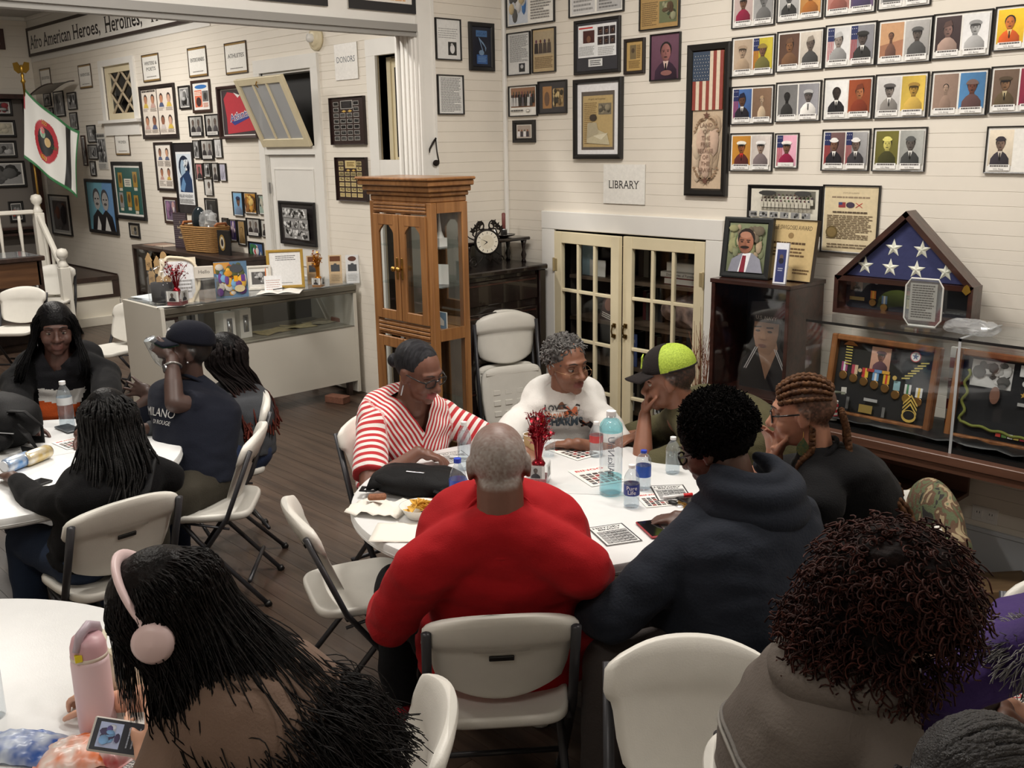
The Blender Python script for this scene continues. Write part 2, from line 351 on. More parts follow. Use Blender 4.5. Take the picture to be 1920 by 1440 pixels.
# ================================================================ the room
M_wall = mat('wall_paint',(234,227,215),0.55,var=0.05,scale=3.0,bump=0.05,bscale=30)
M_back = mat('wall_backing',(206,197,182),0.8)
M_trim = mat('trim_paint',(233,231,226),0.4,var=0.04,scale=5,bump=0.04,bscale=25)
M_cream = mat('cream_paint',(226,214,182),0.45,var=0.06,scale=9,bump=0.05,bscale=30)
M_dark = mat('night_black',(8,8,10),0.6)
M_ceil = mat('ceiling_paint',(214,212,208),0.8,var=0.04)
M_glass = glass('pane_glass',(0.97,0.98,0.98))
M_brass = mat('brass',(190,150,80),0.3,1.0)
M_steel = mat('steel',(190,192,196),0.28,1.0)
def floor_mat():
    m = wood('floor_boards',(88,70,58),(56,43,36),0.38,axis=0,scale=0.8,coat=0.12,bump=0.15)
    nt = m.node_tree;b = nt.nodes['Principled BSDF'];lk = b.inputs['Base Color'].links[0];src = lk.from_socket
    oi = nt.nodes.new('ShaderNodeObjectInfo');mr = nt.nodes.new('ShaderNodeMapRange');mr.inputs[3].default_value = 0.78;mr.inputs[4].default_value = 1.1
    nt.links.new(oi.outputs['Random'],mr.inputs[0]);vm = nt.nodes.new('ShaderNodeVectorMath');vm.operation = 'SCALE'
    nt.links.new(src,vm.inputs[0]);nt.links.new(mr.outputs[0],vm.inputs['Scale'])
    # scuffs: pale worn specks
    n = nt.nodes.new('ShaderNodeTexNoise');n.inputs['Scale'].default_value = 6;n.inputs['Detail'].default_value = 8
    tc = nt.nodes.new('ShaderNodeTexCoord');nt.links.new(tc.outputs['Object'],n.inputs['Vector'])
    rp = nt.nodes.new('ShaderNodeValToRGB');rp.color_ramp.elements[0].position = 0.62;rp.color_ramp.elements[1].position = 0.75
    rp.color_ramp.elements[0].color = (0,0,0,1);rp.color_ramp.elements[1].color = (0.35,0.35,0.35,1);nt.links.new(n.outputs['Fac'],rp.inputs[0])
    mx = nt.nodes.new('ShaderNodeMixRGB');nt.links.new(rp.outputs[0],mx.inputs[0]);nt.links.new(vm.outputs[0],mx.inputs[1]);mx.inputs[2].default_value = (0.16,0.12,0.09,1)
    nt.links.new(mx.outputs[0],b.inputs['Base Color']);return m
M_floor = floor_mat()
floor = struct('floor',MB().bx((-9.5,-7.2,-0.12),(7.2,0.1,-0.022)),mat('floor_base',(30,22,18),0.8))
r = random.Random(3);W = 0.0857
for i in range(84):
    y1 = -i*W;cuts = [-9.4,-9.4+r.uniform(3.6,7.0),-9.4+r.uniform(9.0,13.0),7.1]
    for a,b in zip(cuts,cuts[1:]):
        L = b-a;h = r.uniform(-0.0008,0.0)
        o = MB().bx((0,-W+0.0015,-0.022),(L-0.002,0,0)).build('plank',M_floor,floor);o.location = (a,y1,h)
ceil = struct('ceiling',MB().bx((-9.6,-7.3,CEIL),(7.3,0.2,CEIL+0.1)),M_ceil)
# ---- library wall / museum wall (y = 0): openings (x0,x1,z0,z1)
DOOR = (0.488,1.73,0.0,1.555)           # library glazed doors
MDOOR = (-3.30,-2.43,0.0,2.78)          # museum door with transom
ALC = (-1.48,-0.62,0.0,2.81)            # recessed doorway by the partition
wl,wr = onx(0,0)[1],0
WA,WB_ = ony(192,121),ony(253,214);WIN = (WA[0]+0.0,WB_[0]+0.03,WB_[2]-0.05,WA[2]-0.03)
OPEN = [DOOR,MDOOR,ALC,WIN]
def wall_pieces(x0,x1,z0,z1,opens):
    """rectangles of a wall left over around openings"""
    zs = sorted({z0,z1}|{z for o in opens for z in o[2:] if z0 < z < z1});out = []
    for a,b in zip(zs,zs[1:]):
        zc = (a+b)/2;xs = [(max(o[0],x0),min(o[1],x1)) for o in opens if o[2] < zc < o[3] and o[1] > x0 and o[0] < x1];xs.sort();c = x0
        for p,q in xs:
            if p > c: out.append((c,p,a,b))
            c = max(c,q)
        if c < x1: out.append((c,x1,a,b))
    return out
def planked_wall(name,x0,x1,opens,to3,pitch=0.0668,m=None):
    """to3 maps (u, depth, z) -> world; boards lie in front of a backing slab"""
    mb = MB()
    for a,b,c,d in wall_pieces(x0,x1,0,CEIL,opens):
        V = np.array([to3(u,w,z) for w in (0.018,0.14) for z in (c,d) for u in (a,b)]);mb.add(V,[(0,1,3,2),(5,4,6,7),(4,0,2,6),(1,5,7,3),(2,3,7,6),(4,5,1,0)])
    w = struct(name,mb,M_back);n = int(CEIL/pitch)+1;rr = random.Random(x0)
    for i in range(n):
        za,zb = i*pitch,min((i+1)*pitch-0.0008,CEIL);j = rr.uniform(0,0.0012)
        segs = wall_pieces(x0,x1,za,zb,opens)
        rows = {}
        for a,b,c,d in segs: rows.setdefault((a,b),[c,d]);rows[(a,b)][0] = min(rows[(a,b)][0],c);rows[(a,b)][1] = max(rows[(a,b)][1],d)
        for (a,b),(c,d) in rows.items():
            ch = 0.0011
            V = [to3(u,dep,z) for u in (a,b) for dep,z in ((0.018,c),(ch+j,c),(j,c+ch),(j,d-ch),(ch+j,d),(0.018,d))]
            MB().add(V,[(0,1,7,6),(1,2,8,7),(2,3,9,8),(3,4,10,9),(4,5,11,10)]).build('plank',m or M_wall,w)
    return w
wallA = planked_wall('wall_right',0.0,7.2,[DOOR],lambda u,d,z: (u,d,z))
wallM = planked_wall('wall_back',-9.37,-0.14,[MDOOR,ALC,WIN],lambda u,d,z: (u,d,z))
YO = -0.757                                  # right jamb of the wide opening
wallB = planked_wall('wall_partition',YO,0.0,[],lambda u,d,z: (-d,u,z))
HB = 2.815
struct('wall_header',MB().bx((-0.14,-7.2,HB+0.02),(-0.002,YO+0.001,CEIL)),M_trim)
wallL = planked_wall('wall_left',-7.2,0.0,[],lambda u,d,z: (-9.37-d,u,z),pitch=0.1336)
struct('wall_near',MB().bx((-9.5,-7.3,0),(7.3,-7.2,CEIL)),M_wall)
struct('wall_side',MB().bx((7.2,-7.2,0),(7.3,0.1,CEIL)),M_wall)
# casing of the wide opening
mb = MB();mb.bx((-0.001,YO,0),(0.016,-0.622,CEIL));mb.bx((0.016,YO,0),(0.026,YO+0.02,HB));mb.bx((0.016,-0.642,0),(0.024,-0.625,CEIL))
struct('trim_1',mb,M_trim)
mb = MB();mb.bx((-0.16,YO-0.018,0),(0.004,YO-0.001,HB-0.018))
for k in range(3): mb.bx((-0.13+k*0.045,YO-0.03,0),(-0.105+k*0.045,YO-0.018,HB-0.018))
mb.bx((-0.16,YO-0.05,0),(-0.14,YO+0.12,HB))
struct('trim_2',mb,M_trim)
mb = MB();mb.bx((-0.15,-7.2,HB-0.018),(0.004,YO,HB+0.02));mb.bx((0.0,-7.2,HB+0.0),(0.02,YO-0.0,HB+0.045));mb.bx((-0.002,-7.2,HB-0.03),(0.012,YO,HB-0.018))
struct('trim_3',mb,mat('header_moulding',(150,148,144),0.4))
struct('trim_4',MB().bx((0.0,-0.03,0),(0.03,-0.0,CEIL),bev=0.008),M_trim)     # corner bead
# baseboards
for nm,a,b in (('baseboard_right',1.86,7.2),('baseboard_corner',0.03,0.36)):
    mb = MB();mb.bx((a,-0.018,0.0),(b,-0.0005,0.215));mb.bx((a,-0.026,0.215),(b,-0.0005,0.238),bev=0.006);struct(nm,mb,mat('baseboard_paint',(196,200,205),0.45))
mb = MB().bx((1.86,-0.032,0.0),(7.2,-0.0185,0.022),bev=0.004);struct('trim_5',mb,mat('shoe_wood',(64,44,32),0.4))
mb = MB().bx((-9.37,-0.016,0),(-7.2,-0.0005,0.3));struct('baseboard_back',mb,M_trim)
mb = MB().bx((-9.37,-7.0,CEIL-0.05),(-9.33,0,CEIL),bev=0.01);mb.bx((-9.37,-0.04,CEIL-0.05),(-0.16,0,CEIL),bev=0.01);struct('trim_6',mb,M_trim)
# far-wall plain board band under the banner
struct('trim_7',MB().bx((-9.36,-0.008,3.28),(-4.2,-0.0005,CEIL-0.05)),M_trim)
# ---- library doors: casing, closet with shelves, two glazed leaves
x0,x1,_,zt = DOOR
mb = MB();mb.bx((0.367,-0.022,0),(x0,0.002,zt),bev=0.004);mb.bx((x1,-0.022,0),(1.845,0.002,zt),bev=0.004);mb.bx((0.367,-0.024,zt),(1.845,0.002,1.675),bev=0.004)
struct('trim_8',mb,M_trim)
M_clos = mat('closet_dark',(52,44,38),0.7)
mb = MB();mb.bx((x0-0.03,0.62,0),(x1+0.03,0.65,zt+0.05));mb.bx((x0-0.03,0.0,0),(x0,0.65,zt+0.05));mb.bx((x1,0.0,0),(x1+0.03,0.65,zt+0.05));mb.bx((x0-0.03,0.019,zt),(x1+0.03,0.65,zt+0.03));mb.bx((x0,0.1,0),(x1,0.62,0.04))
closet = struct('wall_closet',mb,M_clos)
SHELF = [0.36,0.66,0.945,1.235]
mb_s = MB().bx((x0,0.13,-0.022),(x1,0.62,0.0));shm = mb_s.mesh('shelf',mats=[mat('shelf_wood',(92,76,62),0.5,var=0.2)])
for z in SHELF: o = link('shelf',shm,closet);o.location.z = z
def glazed_leaf(name,width,hinge,ang,flip,label=None):
    """cream door leaf with 3 x 5 panes, hinged at x=hinge; local x runs 0..width from the hinge"""
    r_ = struct(name,MB().bx((0,-0.017,0.012),(0.001,-0.016,0.013)),M_cream);s = -1 if flip else 1
    H = zt-0.012;st = 0.072;pw = (width-2*st);ph = (H-0.075-0.16)
    def part(nm,a,b,m=M_cream,bev=0.003):
        lo = (min(a[0]*s,b[0]*s),a[1],a[2]);hi = (max(a[0]*s,b[0]*s),b[1],b[2]);return MB().bx(lo,hi,bev=bev).build(nm,m,r_)
    part('stile',(0,-0.035,0.012),(st,0,H));part('stile',(width-st,-0.035,0.012),(width,0,H));part('rail',(st,-0.034,H-0.075),(width-st,-0.001,H));part('rail',(st,-0.034,0.012),(width-st,-0.001,0.172))
    nx,nz = 3,4
    for i in range(1,nx): part('glazing_bar',(st+pw*i/nx-0.011,-0.031,0.172),(st+pw*i/nx+0.011,-0.004,H-0.075))
    for j in range(1,nz): part('glazing_bar',(st,-0.030,0.172+ph*j/nz-0.011),(width-st,-0.005,0.172+ph*j/nz+0.011))
    for i in range(nx):
        for j in range(nz):
            part('pane',(st+pw*i/nx+0.009,-0.019,0.172+ph*j/nz+0.009),(st+pw*(i+1)/nx-0.009,-0.016,0.172+ph*(j+1)/nz-0.009),M_glass,0)
    mb = MB();xb = s*(width-0.03)
    for z in (0.905,0.975): mb.bx((xb-0.014,-0.044,z-0.014),(xb+0.014,-0.034,z+0.014),bev=0.003);mb.bx((xb-0.006,-0.06,z-0.006),(xb+0.006,-0.044,z+0.006))
    mb.tube([(xb,-0.055,0.905),(xb,-0.064,0.94),(xb,-0.055,0.975)],0.005,6);mb.build('handle',mat('old_brass',(110,88,50),0.4,1.0),r_)
    for z in (0.35,1.32):
        mb = MB();mb.tube([(s*0.0,-0.042,z-0.045),(s*0.0,-0.042,z+0.045)],0.007,8);mb.bx((min(0,s*0.03),-0.039,z-0.04),(max(0,s*0.03),-0.035,z+0.04));mb.build('hinge',mat('hinge_brass',(196,180,140),0.4,0.6),r_)
    r_.location = (hinge,0.012,0);r_.rotation_euler = (0,0,ang);return r_
wm = (x1-x0)/2
d1 = glazed_leaf('door_1',wm-0.003,x0+0.004,math.radians(-4.5),False)
d2 = glazed_leaf('door_2',wm-0.003,x1-0.004,math.radians(1.0),True)
# ---- museum door with tilted transom
x0,x1,_,zt = MDOOR
mb = MB();mb.bx((x0-0.10,-0.024,0),(x0,0.002,zt));mb.bx((x1,-0.024,0),(x1+0.11,0.002,zt));mb.bx((x0-0.10,-0.026,zt),(x1+0.11,0.002,zt+0.115));mb.bx((x0,-0.022,2.055),(x1,0.05,2.13));mb.bx((x0-0.0,0.0,0),(x0+0.02,0.12,zt));mb.bx((x1-0.02,0.0,0),(x1,0.12,zt));mb.bx((x0,0.0,zt-0.02),(x1,0.12,zt))
struct('trim_9',mb,M_trim)
struct('window_night',MB().bx((x0+0.02,0.115,2.13),(x1-0.02,0.125,zt-0.02)),M_dark)
dr = struct('door_3',MB().bx((x0+0.022,0.012,0.01),(x1-0.022,0.05,2.05)),M_trim)
for a,b,c,d in ((0.1,0.40,0.2,0.95),(0.46,0.76,0.2,0.95),(0.1,0.76,1.06,1.92)):
    mb = MB();X = x0+0.005
    mb.bx((X+a,0.008,c),(X+b,0.013,d));mb.bx((X+a-0.012,0.004,c-0.012),(X+b+0.012,0.013,c));mb.bx((X+a-0.012,0.004,d),(X+b+0.012,0.013,d+0.012));mb.bx((X+a-0.012,0.004,c),(X+a,0.013,d));mb.bx((X+b,0.004,c),(X+b+0.012,0.013,d));mb.build('panel',M_trim,dr)
for z in (0.35,1.75): MB().tube([(x0+0.02,-0.006,z-0.05),(x0+0.02,-0.006,z+0.05)],0.009,8).build('hinge',M_steel,dr)
MB().ell((x1-0.09,-0.03,1.0),(0.028,0.024,0.028)).build('knob',M_brass,dr,smooth=True)
sash = struct('window_1',MB().bx((0,-0.018,0),(0.01,-0.017,0.01)),M_cream);w = x1-x0-0.05;h = 0.64
def pp(nm,a,b,m=M_cream,root=sash): return MB().bx(a,b,bev=0.003 if m is M_cream else 0).build(nm,m,root)
pp('stile',(0,-0.035,0),(0.06,0,h));pp('stile',(w-0.06,-0.035,0),(w,0,h));pp('rail',(0.06,-0.034,0),(w-0.06,-0.001,0.075));pp('rail',(0.06,-0.034,h-0.06),(w-0.06,-0.001,h))
for i in range(3):
    a = 0.06+(w-0.12)*i/3;b = 0.06+(w-0.12)*(i+1)/3
    pp('pane',(a+0.008,-0.02,0.075),(b-0.008,-0.016,h-0.06),glass('frosted_pane',(0.55,0.55,0.56),0.25,1.0,0.45))
    if i: pp('glazing_bar',(a-0.012,-0.032,0.075),(a+0.012,-0.003,h-0.06))
MB().tube([(w/2,-0.04,h-0.03),(w/2,-0.06,h-0.05),(w/2,-0.05,h-0.08)],0.006,6).build('latch',M_brass,sash)
sash.location = (x0+0.025,-0.02,2.135);sash.rotation_euler = (math.radians(23),0,0)
# ---- recessed doorway beside the partition
x0,x1,_,zt = ALC
mb = MB();mb.bx((x0-0.125,-0.022,0),(x0,0.002,zt));mb.bx((x0-0.125,-0.024,zt),(x1,0.002,zt+0.125));mb.bx((x0,-0.02,1.885),(x1,0.03,2.01));struct('trim_10',mb,M_trim)
yd = float(onx(733,200,x0)[1])
mb = MB();mb.bx((x0-0.03,0.0,0),(x0,yd+.02,zt));mb.bx((x0-0.03,yd+.005,0),(x1+0.3,yd+.04,zt));mb.bx((x1,0.02,0),(x1+0.03,yd,zt));mb.bx((x0,0.02,zt),(x1,yd+.02,zt+0.03));mb.bx((x0,0.03,1.90),(x1,yd,1.93));struct('wall_recess',mb,mat('recess_panel',(168,156,134),0.6))
wn = struct('window_2',MB().bx((x0+.0,yd-.012,1.94),(x1,yd+.004,2.79)),M_cream)
for nm,a,b,m in (('casing',(x0+.002,yd-.03,1.935),(x0+.05,yd-.01,2.8),M_cream),('sill',(x0-.0,yd-.06,1.931),(x1,yd-.005,1.97),M_cream),('pane',(x0+.09,yd-.018,2.03),(x1-.1,yd-.011,2.72),M_dark)): MB().bx(a,b).build(nm,m,wn)
dd = struct('door_4',MB().bx((x0+0.05,yd-.04,0.01),(x1-0.02,yd,1.87)),mat('grey_door',(150,148,146),0.5));MB().bx((x0+0.14,yd-.048,1.0),(x1-0.1,yd-.038,1.78)).build('panel',mat('grey_door2',(128,126,124),0.5),dd)
# ---- lattice window in the museum wall
x0,x1,z0,z1 = WIN
mb = MB();t = 0.1
mb.bx((x0-t,-0.022,z0),(x0,0.002,z1));mb.bx((x1,-0.022,z0),(x1+t,0.002,z1));mb.bx((x0-t,-0.022,z1),(x1+t,0.002,z1+0.07));mb.bx((x0-t-0.06,-0.07,z0-0.035),(x1+t+0.06,0.01,z0));mb.bx((x0-t,-0.022,z0-0.175),(x1+t,0.002,z0-0.035));struct('trim_11',mb,M_trim)
wn = struct('window_3',MB().bx((x0,0.085,z0),(x1,0.095,z1)),M_dark);s = 0.075;ya,yb = 0.02,0.055
for a,b in (((x0,ya,z0),(x0+s,yb,z1)),((x1-s,ya,z0),(x1,yb,z1))): MB().bx(a,b).build('stile',M_cream,wn)
for a,b in (((x0+s,ya,z0),(x1-s,yb,z0+s)),((x0+s,ya,z1-s),(x1-s,yb,z1))): MB().bx(a,b).build('rail',M_cream,wn)
MB().bx((x0+s,0.05,z0+s),(x1-s,0.053,z1-s)).build('pane',glass('night_pane',(0.5,0.52,0.58),0.05,1.4),wn)
ix0,ix1,iz0,iz1 = x0+s,x1-s,z0+s,z1-s;ww,hh = ix1-ix0,iz1-iz0
def clip_bar(p,q):
    p,q = np.array(p),np.array(q);d = q-p;t0,t1 = 0.0,1.0
    for k,(lo,hi) in enumerate(((ix0,ix1),(iz0,iz1))):
        if abs(d[k]) < 1e-9: continue
        a,b = (lo-p[k])/d[k],(hi-p[k])/d[k];a,b = min(a,b),max(a,b);t0,t1 = max(t0,a),min(t1,b)
    return (p+d*t0,p+d*t1) if t1 > t0+0.03 else None
for k in range(-3,4):
    for sg in (1,-1):
        c = clip_bar((ix0+ww/2+k*ww*0.52-ww*1.2,iz0+hh/2-sg*hh*1.25),(ix0+ww/2+k*ww*0.52+ww*1.2,iz0+hh/2+sg*hh*1.25))
        if c: (a,b) = c;MB().tube([(a[0],0.04,a[1]),(b[0],0.04,b[1])],0.014,6).build('lattice_bar',mat('lattice_paint',(188,172,146),0.5),wn)
# ---- ceiling fixtures
M_fix = mat('fixture_white',(230,230,228),0.5);
M_diff = mat('fixture_diffuser',(255,246,232),0.5,emit=2.0)
for i,(lx,ly,alx,wt,what) in enumerate(LIGHTS):
    t = thing('ceiling_light','long fluorescent ceiling fixture above '+what,'ceiling light',(lx,ly,CEIL),0 if alx else PI/2,'ceiling fixtures')
    MB().bx((-0.62,-0.16,-0.07),(0.62,0.16,-0.0),bev=0.01).build('housing',M_fix,t);MB().bx((-0.60,-0.14,-0.085),(0.60,0.14,-0.0705),bev=0.005).build('diffuser',M_diff,t)
    ld = bpy.data.lights.new('tube_light','AREA');ld.shape = 'RECTANGLE';ld.size = 1.2;ld.size_y = 0.28;ld.energy = wt*1.6;ld.color = (1.0,0.945,0.87)
    lo = bpy.data.objects.new('tube_light',ld);COL.objects.link(lo);lo.parent = t;lo.location = (0,0,-0.09)
# ================================================================ folding chairs and tables
M_plas = mat('white_plastic',(226,223,215),0.42,var=0.05,scale=14,bump=0.06,bscale=220)
M_tube = mat('grey_tube',(58,58,62),0.38,0.3)
M_slot = mat('black_plastic',(14,14,15),0.45)
def back_pts(zlo=0.532,lift=0.0):
    nu,rows = 15,[0,.03,.08,.3,.55,.63,.66,.72,.8,.9,.96,.99,1.0];P = []
    us = np.linspace(-1,1,nu)
    for v in rows:
        hw = np.interp(v,[0,.06,.3,.62,.66,.72,.9,.97,1.0],[.165,.186,.202,.212,.226,.233,.228,.214,.198])
        th = np.interp(v,[0,.05,.3,.62,.68,.8,.95,1.0],[.008,.014,.016,.017,.034,.040,.034,.012])
        ring = []
        for side in (1,-1):
            for u in (us if side > 0 else us[::-1]):
                zb = zlo-0.038*(1-u*u);zt = .796+.040*(1-abs(u)**2.3);z = zb+v*(zt-zb)
                e = max(0.25,1-max(0,(abs(u)-.86)/.14)**2*.75)
                y = -.100-(z-.45)*.395+.042*u*u+side*th/2*e-(.008 if side < 0 and v > .64 else 0)
                ring.append((u*hw,y,z))
        P.append(ring)
    return np.transpose(np.array(P),(1,0,2))
def backrest_mesh():
    mb = MB();P = back_pts();mb.grid(P,closeu=True);n,k = P.shape[:2]
    mb.f.append(tuple(i*k for i in range(n))[::-1]);mb.f.append(tuple(i*k+k-1 for i in range(n)));mb.mi += [0,0];return mb.mesh('backrest',True,[M_plas])
def seat_mesh():
    mb = MB();n = 40;rings = []
    for sc,z in ((.80,.436),(.97,.436),(1.0,.444),(1.0,.462),(.975,.470),(.93,.470),(.86,.463),(.5,.460)):
        ring = []
        for i in range(n):
            a = 2*PI*i/n;c,s = math.cos(a),math.sin(a);e = 0.36
            x = math.copysign(abs(c)**e,c)*.218;y = math.copysign(abs(s)**e,s)*.205;x *= 1-.07*(y < 0)*abs(y)/.2;ring.append((x*sc,.01+y*sc,z-(.012*max(0,(y-.12)/.08)**2 if y > .12 else 0)))
        rings.append(ring)
    P = np.transpose(np.array(rings),(1,0,2));mb.grid(P,closeu=True);k = P.shape[1];mb.f.append(tuple(i*k+k-1 for i in range(n)));mb.f.append(tuple(i*k for i in range(n))[::-1]);mb.mi += [0,0];return mb.mesh('seat',True,[M_plas])
def tube_mesh(pts,r=0.0145,flat=0.72): mb = MB();mb.tube(pts,r,10,flat=flat);return mb.mesh('tube',True,[M_tube])
ME_back,ME_seat = backrest_mesh(),seat_mesh()
def make_chair():
    t = thing('folding_chair','x','chair')
    link('seat',ME_seat,t);bk = link('backrest',ME_back,t)
    mb = MB()
    for x0,x1 in ((-.082,.082),):          # moulded hand-hold recess on the rear face
        P = []
        for u in np.linspace(-1,1,9):
            row = []
            for v,dep in ((.70,-.004),(.70,-.010),(.735,-.012),(.752,-.008),(.757,-.002)):
                x = u*.082;uu = x/.215;row.append((x,-.100-(v-.45)*.395+.042*uu*uu-.011+dep,v))
            P.append(row)
        mb.grid(np.array(P)[::-1])
    mb.build('hand_hold',M_plas,bk,smooth=True)
    yb = -.100-(.672-.45)*.395
    sl = MB().bx((-.037,-.0035,-.0095),(.037,.004,.0095),R=rotx(.375),at=(0,yb-.0125,.672),bev=.002).build('handle_slot',M_slot,bk)
    for s in (-1,1):
        link('leg',tube_mesh([(s*.225,.225,.012),(s*.222,-.095,.455),(s*.216,-.225,.775)],.0155),t)
        link('leg',tube_mesh([(s*.196,.115,.43),(s*.198,.05,.34),(s*.205,-.245,.012)]),t)
        link('strut',tube_mesh([(s*.212,-.10,.40),(s*.205,.10,.435)],.008),t)
        MB().tube([(s*.225,.236,0),(s*.225,.225,.02)],.019,8).build('foot_cap',M_slot,t,smooth=True);MB().tube([(s*.205,-.253,0),(s*.205,-.243,.02)],.018,8).build('foot_cap',M_slot,t,smooth=True)
    link('crossbar',tube_mesh([(-.222,.135,.135),(.222,.135,.135)],.010,1),t);link('crossbar',tube_mesh([(-.203,-.17,.13),(.203,-.17,.13)],.010,1),t);link('crossbar',tube_mesh([(-.212,-.09,.432),(.212,-.09,.432)],.010,1),t)
    return t
CH0 = make_chair();CHUSED = [False]
def chair(x,y,fx,fy,label,group='white folding chairs'):
    """(x,y) is the seat centre on the floor, (fx,fy) the way it faces"""
    c = copy_tree(CH0) if CHUSED[0] else CH0;CHUSED[0] = True
    c.location = (x,y,0);c.rotation_euler = (0,0,math.atan2(fy,fx)-PI/2);tag(c,label,'chair',group);return c
def chair_back_at(bx,by,fx,fy,label,**k):
    d = unit((fx,fy));return chair(bx+d[0]*.225,by+d[1]*.225,fx,fy,label,**k)
T1 = np.array([2.48,-2.15]);T2 = np.array([.47,-3.58]);T3 = np.array([2.52,-4.54]);T4 = np.array([5.14,-2.5])
chair_back_at(3.29,-3.09,-.78,.62,'white folding chair with black handle slot under the man in red')
chair_back_at(2.10,-3.05,.36,.93,'empty white folding chair pulled up beside the man in red')
chair_back_at(1.27,-2.10,1,-.05,'white folding chair behind the woman in red and white stripes')
chair_back_at(1.72,-1.22,.65,-.76,'white folding chair hidden behind the woman in the white printed shirt')
chair_back_at(2.52,-.86,0.0,-1,'white folding chair under the man in the lime mesh cap')
chair_back_at(3.74,-1.38,-.75,-.66,'white folding chair under the woman with long cornrow braids')
chair_back_at(3.98,-2.36,-.93,.36,'white folding chair behind the man in the navy hoodie')
chair_back_at(3.77,-2.85,.72,-.69,'empty white folding chair turned away from the game table, bottom centre right')
chair_back_at(3.53,-3.51,-.60,-.80,'white folding chair seen edge-on at the bottom centre')
chair_back_at(1.575,-3.47,-1,-.06,'white folding chair under the person with long black braids')
chair_back_at(1.05,-2.62,-.62,-.78,'white folding chair under the man in the navy ball cap')
chair_back_at(.46,-2.28,-.25,-.97,'white folding chair behind the woman with red-tipped locs')
chair(-.72,-2.98,.9,-.4,'white folding chair under the woman in the orange striped top')
chair(-3.25,-1.62,.25,-.97,'empty white folding chair beside the glass counter, only its seat showing')
chair_back_at(-6.85,-.86,.80,-.55,'empty white folding chair by the platform, farther of the two at the left')
chair_back_at(-5.1,-1.75,.72,-.7,'empty white folding chair at the left edge, nearer of the two by the platform')
chair_back_at(4.36,-1.70,.62,-.78,'white folding chair at the right edge behind the purple coat')
chair(4.33,-3.10,.78,.62,'white folding chair under the woman with the big curly hair')
chair(3.32,-4.08,-.88,-.47,'white folding chair under the girl with pink headphones')
chair(4.86,-3.42,.3,.95,'white folding chair under the person with box braids')
chair(4.70,-1.92,.6,-.8,'white folding chair under the person in the purple coat')
# two folded chairs leaning on the piano
def folded_chair(loc,rz,tilt,label):
    t = thing('folded_chair',label,'chair',loc,rz,'folded white chairs');t.rotation_euler = (tilt,0,rz)
    me = ME_back.copy();V = np.array([v.co for v in me.vertices]);V[:,1] += .100+(V[:,2]-.45)*.395;V[:,2] += .23
    me.vertices.foreach_set('co',V.ravel());b = link('backrest',me,t);b.rotation_euler = (0,0,PI)
    ms = ME_seat.copy();V = np.array([v.co for v in ms.vertices]);W_ = np.column_stack([V[:,0],-(V[:,2]-.455)+.02,.50+V[:,1]]);ms.vertices.foreach_set('co',W_.ravel());st = link('seat',ms,t)
    for i in range(4):
        for j in range(3): MB().bx((-.15+i*.082,.036,.39+j*.07),(-.10+i*.082,.046,.425+j*.07),bev=.003).build('seat_rib',M_plas,st)
    MB().bx((-.19,.035,.66),(.19,.05,.685),bev=.004).build('seat_rib',M_plas,st)
    for s in (-1,1):
        link('leg',tube_mesh([(s*.225,-.012,.01),(s*.222,-.012,1.0)],.0155),t);link('leg',tube_mesh([(s*.2,.012,.03),(s*.2,.012,.66)],.0145),t)
    link('crossbar',tube_mesh([(-.22,-.012,.12),(.22,-.012,.12)],.010,1),t);return t
folded_chair((.555,-.52,0.0),math.radians(-108),math.radians(7),'folded white chair leaning on the dark piano, rear of the two')
folded_chair((.64,-.545,0.0),math.radians(-108),math.radians(7),'folded white chair leaning on the dark piano, front of the two')
# ---- round tables
M_top = mat('table_plastic',(232,233,233),0.33,var=0.03,scale=20,bump=0.05,bscale=260)
def round_table(c,R,label,ang):
    t = thing('round_table',label,'table',(c[0],c[1],0),ang,'round white folding tables')
    for s in (1,-1):
        mb = MB();n = 40;rings = []
        for k,(rr,z) in enumerate(((R-.04,.692),(R-.008,.692),(R,.700),(R,.728),(R-.004,.737),(R-.012,.74))):
            rings.append([((rr)*math.cos(a),rr*math.sin(a)*s+s*.0012,z) for a in np.linspace(0.0,PI,n)])
        P = np.array(rings);
        Fs = [(i*n+j,i*n+j+1,(i+1)*n+j+1,(i+1)*n+j) for i in range(len(rings)-1) for j in range(n-1)];L = len(rings)
        Fs += [tuple((L-1)*n+j for j in range(n)),tuple(range(n-1,-1,-1)),tuple(i*n for i in range(L)),tuple(i*n+n-1 for i in range(L-1,-1,-1))]
        if s < 0: Fs = [f[::-1] for f in Fs]
        mb.add(P.reshape(-1,3),Fs);mb.build('tabletop_half',M_top,t,angle=40)
    mb = MB();mb.tube([((R-.003)*math.cos(a),(R-.003)*math.sin(a),.708) for a in np.linspace(0,2*PI,60,endpoint=False)],.006,6,close=True);mb.build('rim_bead',M_top,t,smooth=True)
    for s in (-1,1):
        for q in (-1,1):
            mb = MB();mb.tube([(s*R*.52,q*.24,.69),(s*R*.60,q*.27,.0)],.016,10);mb.build('leg',M_tube,t,smooth=True)
        MB().tube([(s*R*.585,-.265,.12),(s*R*.585,.265,.12)],.012,8).build('crossbar',M_tube,t,smooth=True);MB().tube([(s*R*.53,-.24,.6),(s*R*.53,.24,.6)],.012,8).build('crossbar',M_tube,t,smooth=True)
        mb = MB();mb.tube([(s*R*.12,0,.67),(s*R*.54,0,.45)],.010,8);mb.build('brace',M_tube,t,smooth=True)
    return t
round_table(T1,.755,'round white folding table where seven people play, bottles and cards on it',math.radians(38))
round_table(T2,.765,'round white folding table at the left with a black backpack on it',math.radians(80))
round_table(T3,.765,'round white folding table in the bottom left corner with a pink flask',math.radians(10))
round_table(T4,.745,'round white folding table at the right edge, only a corner in view',math.radians(30))
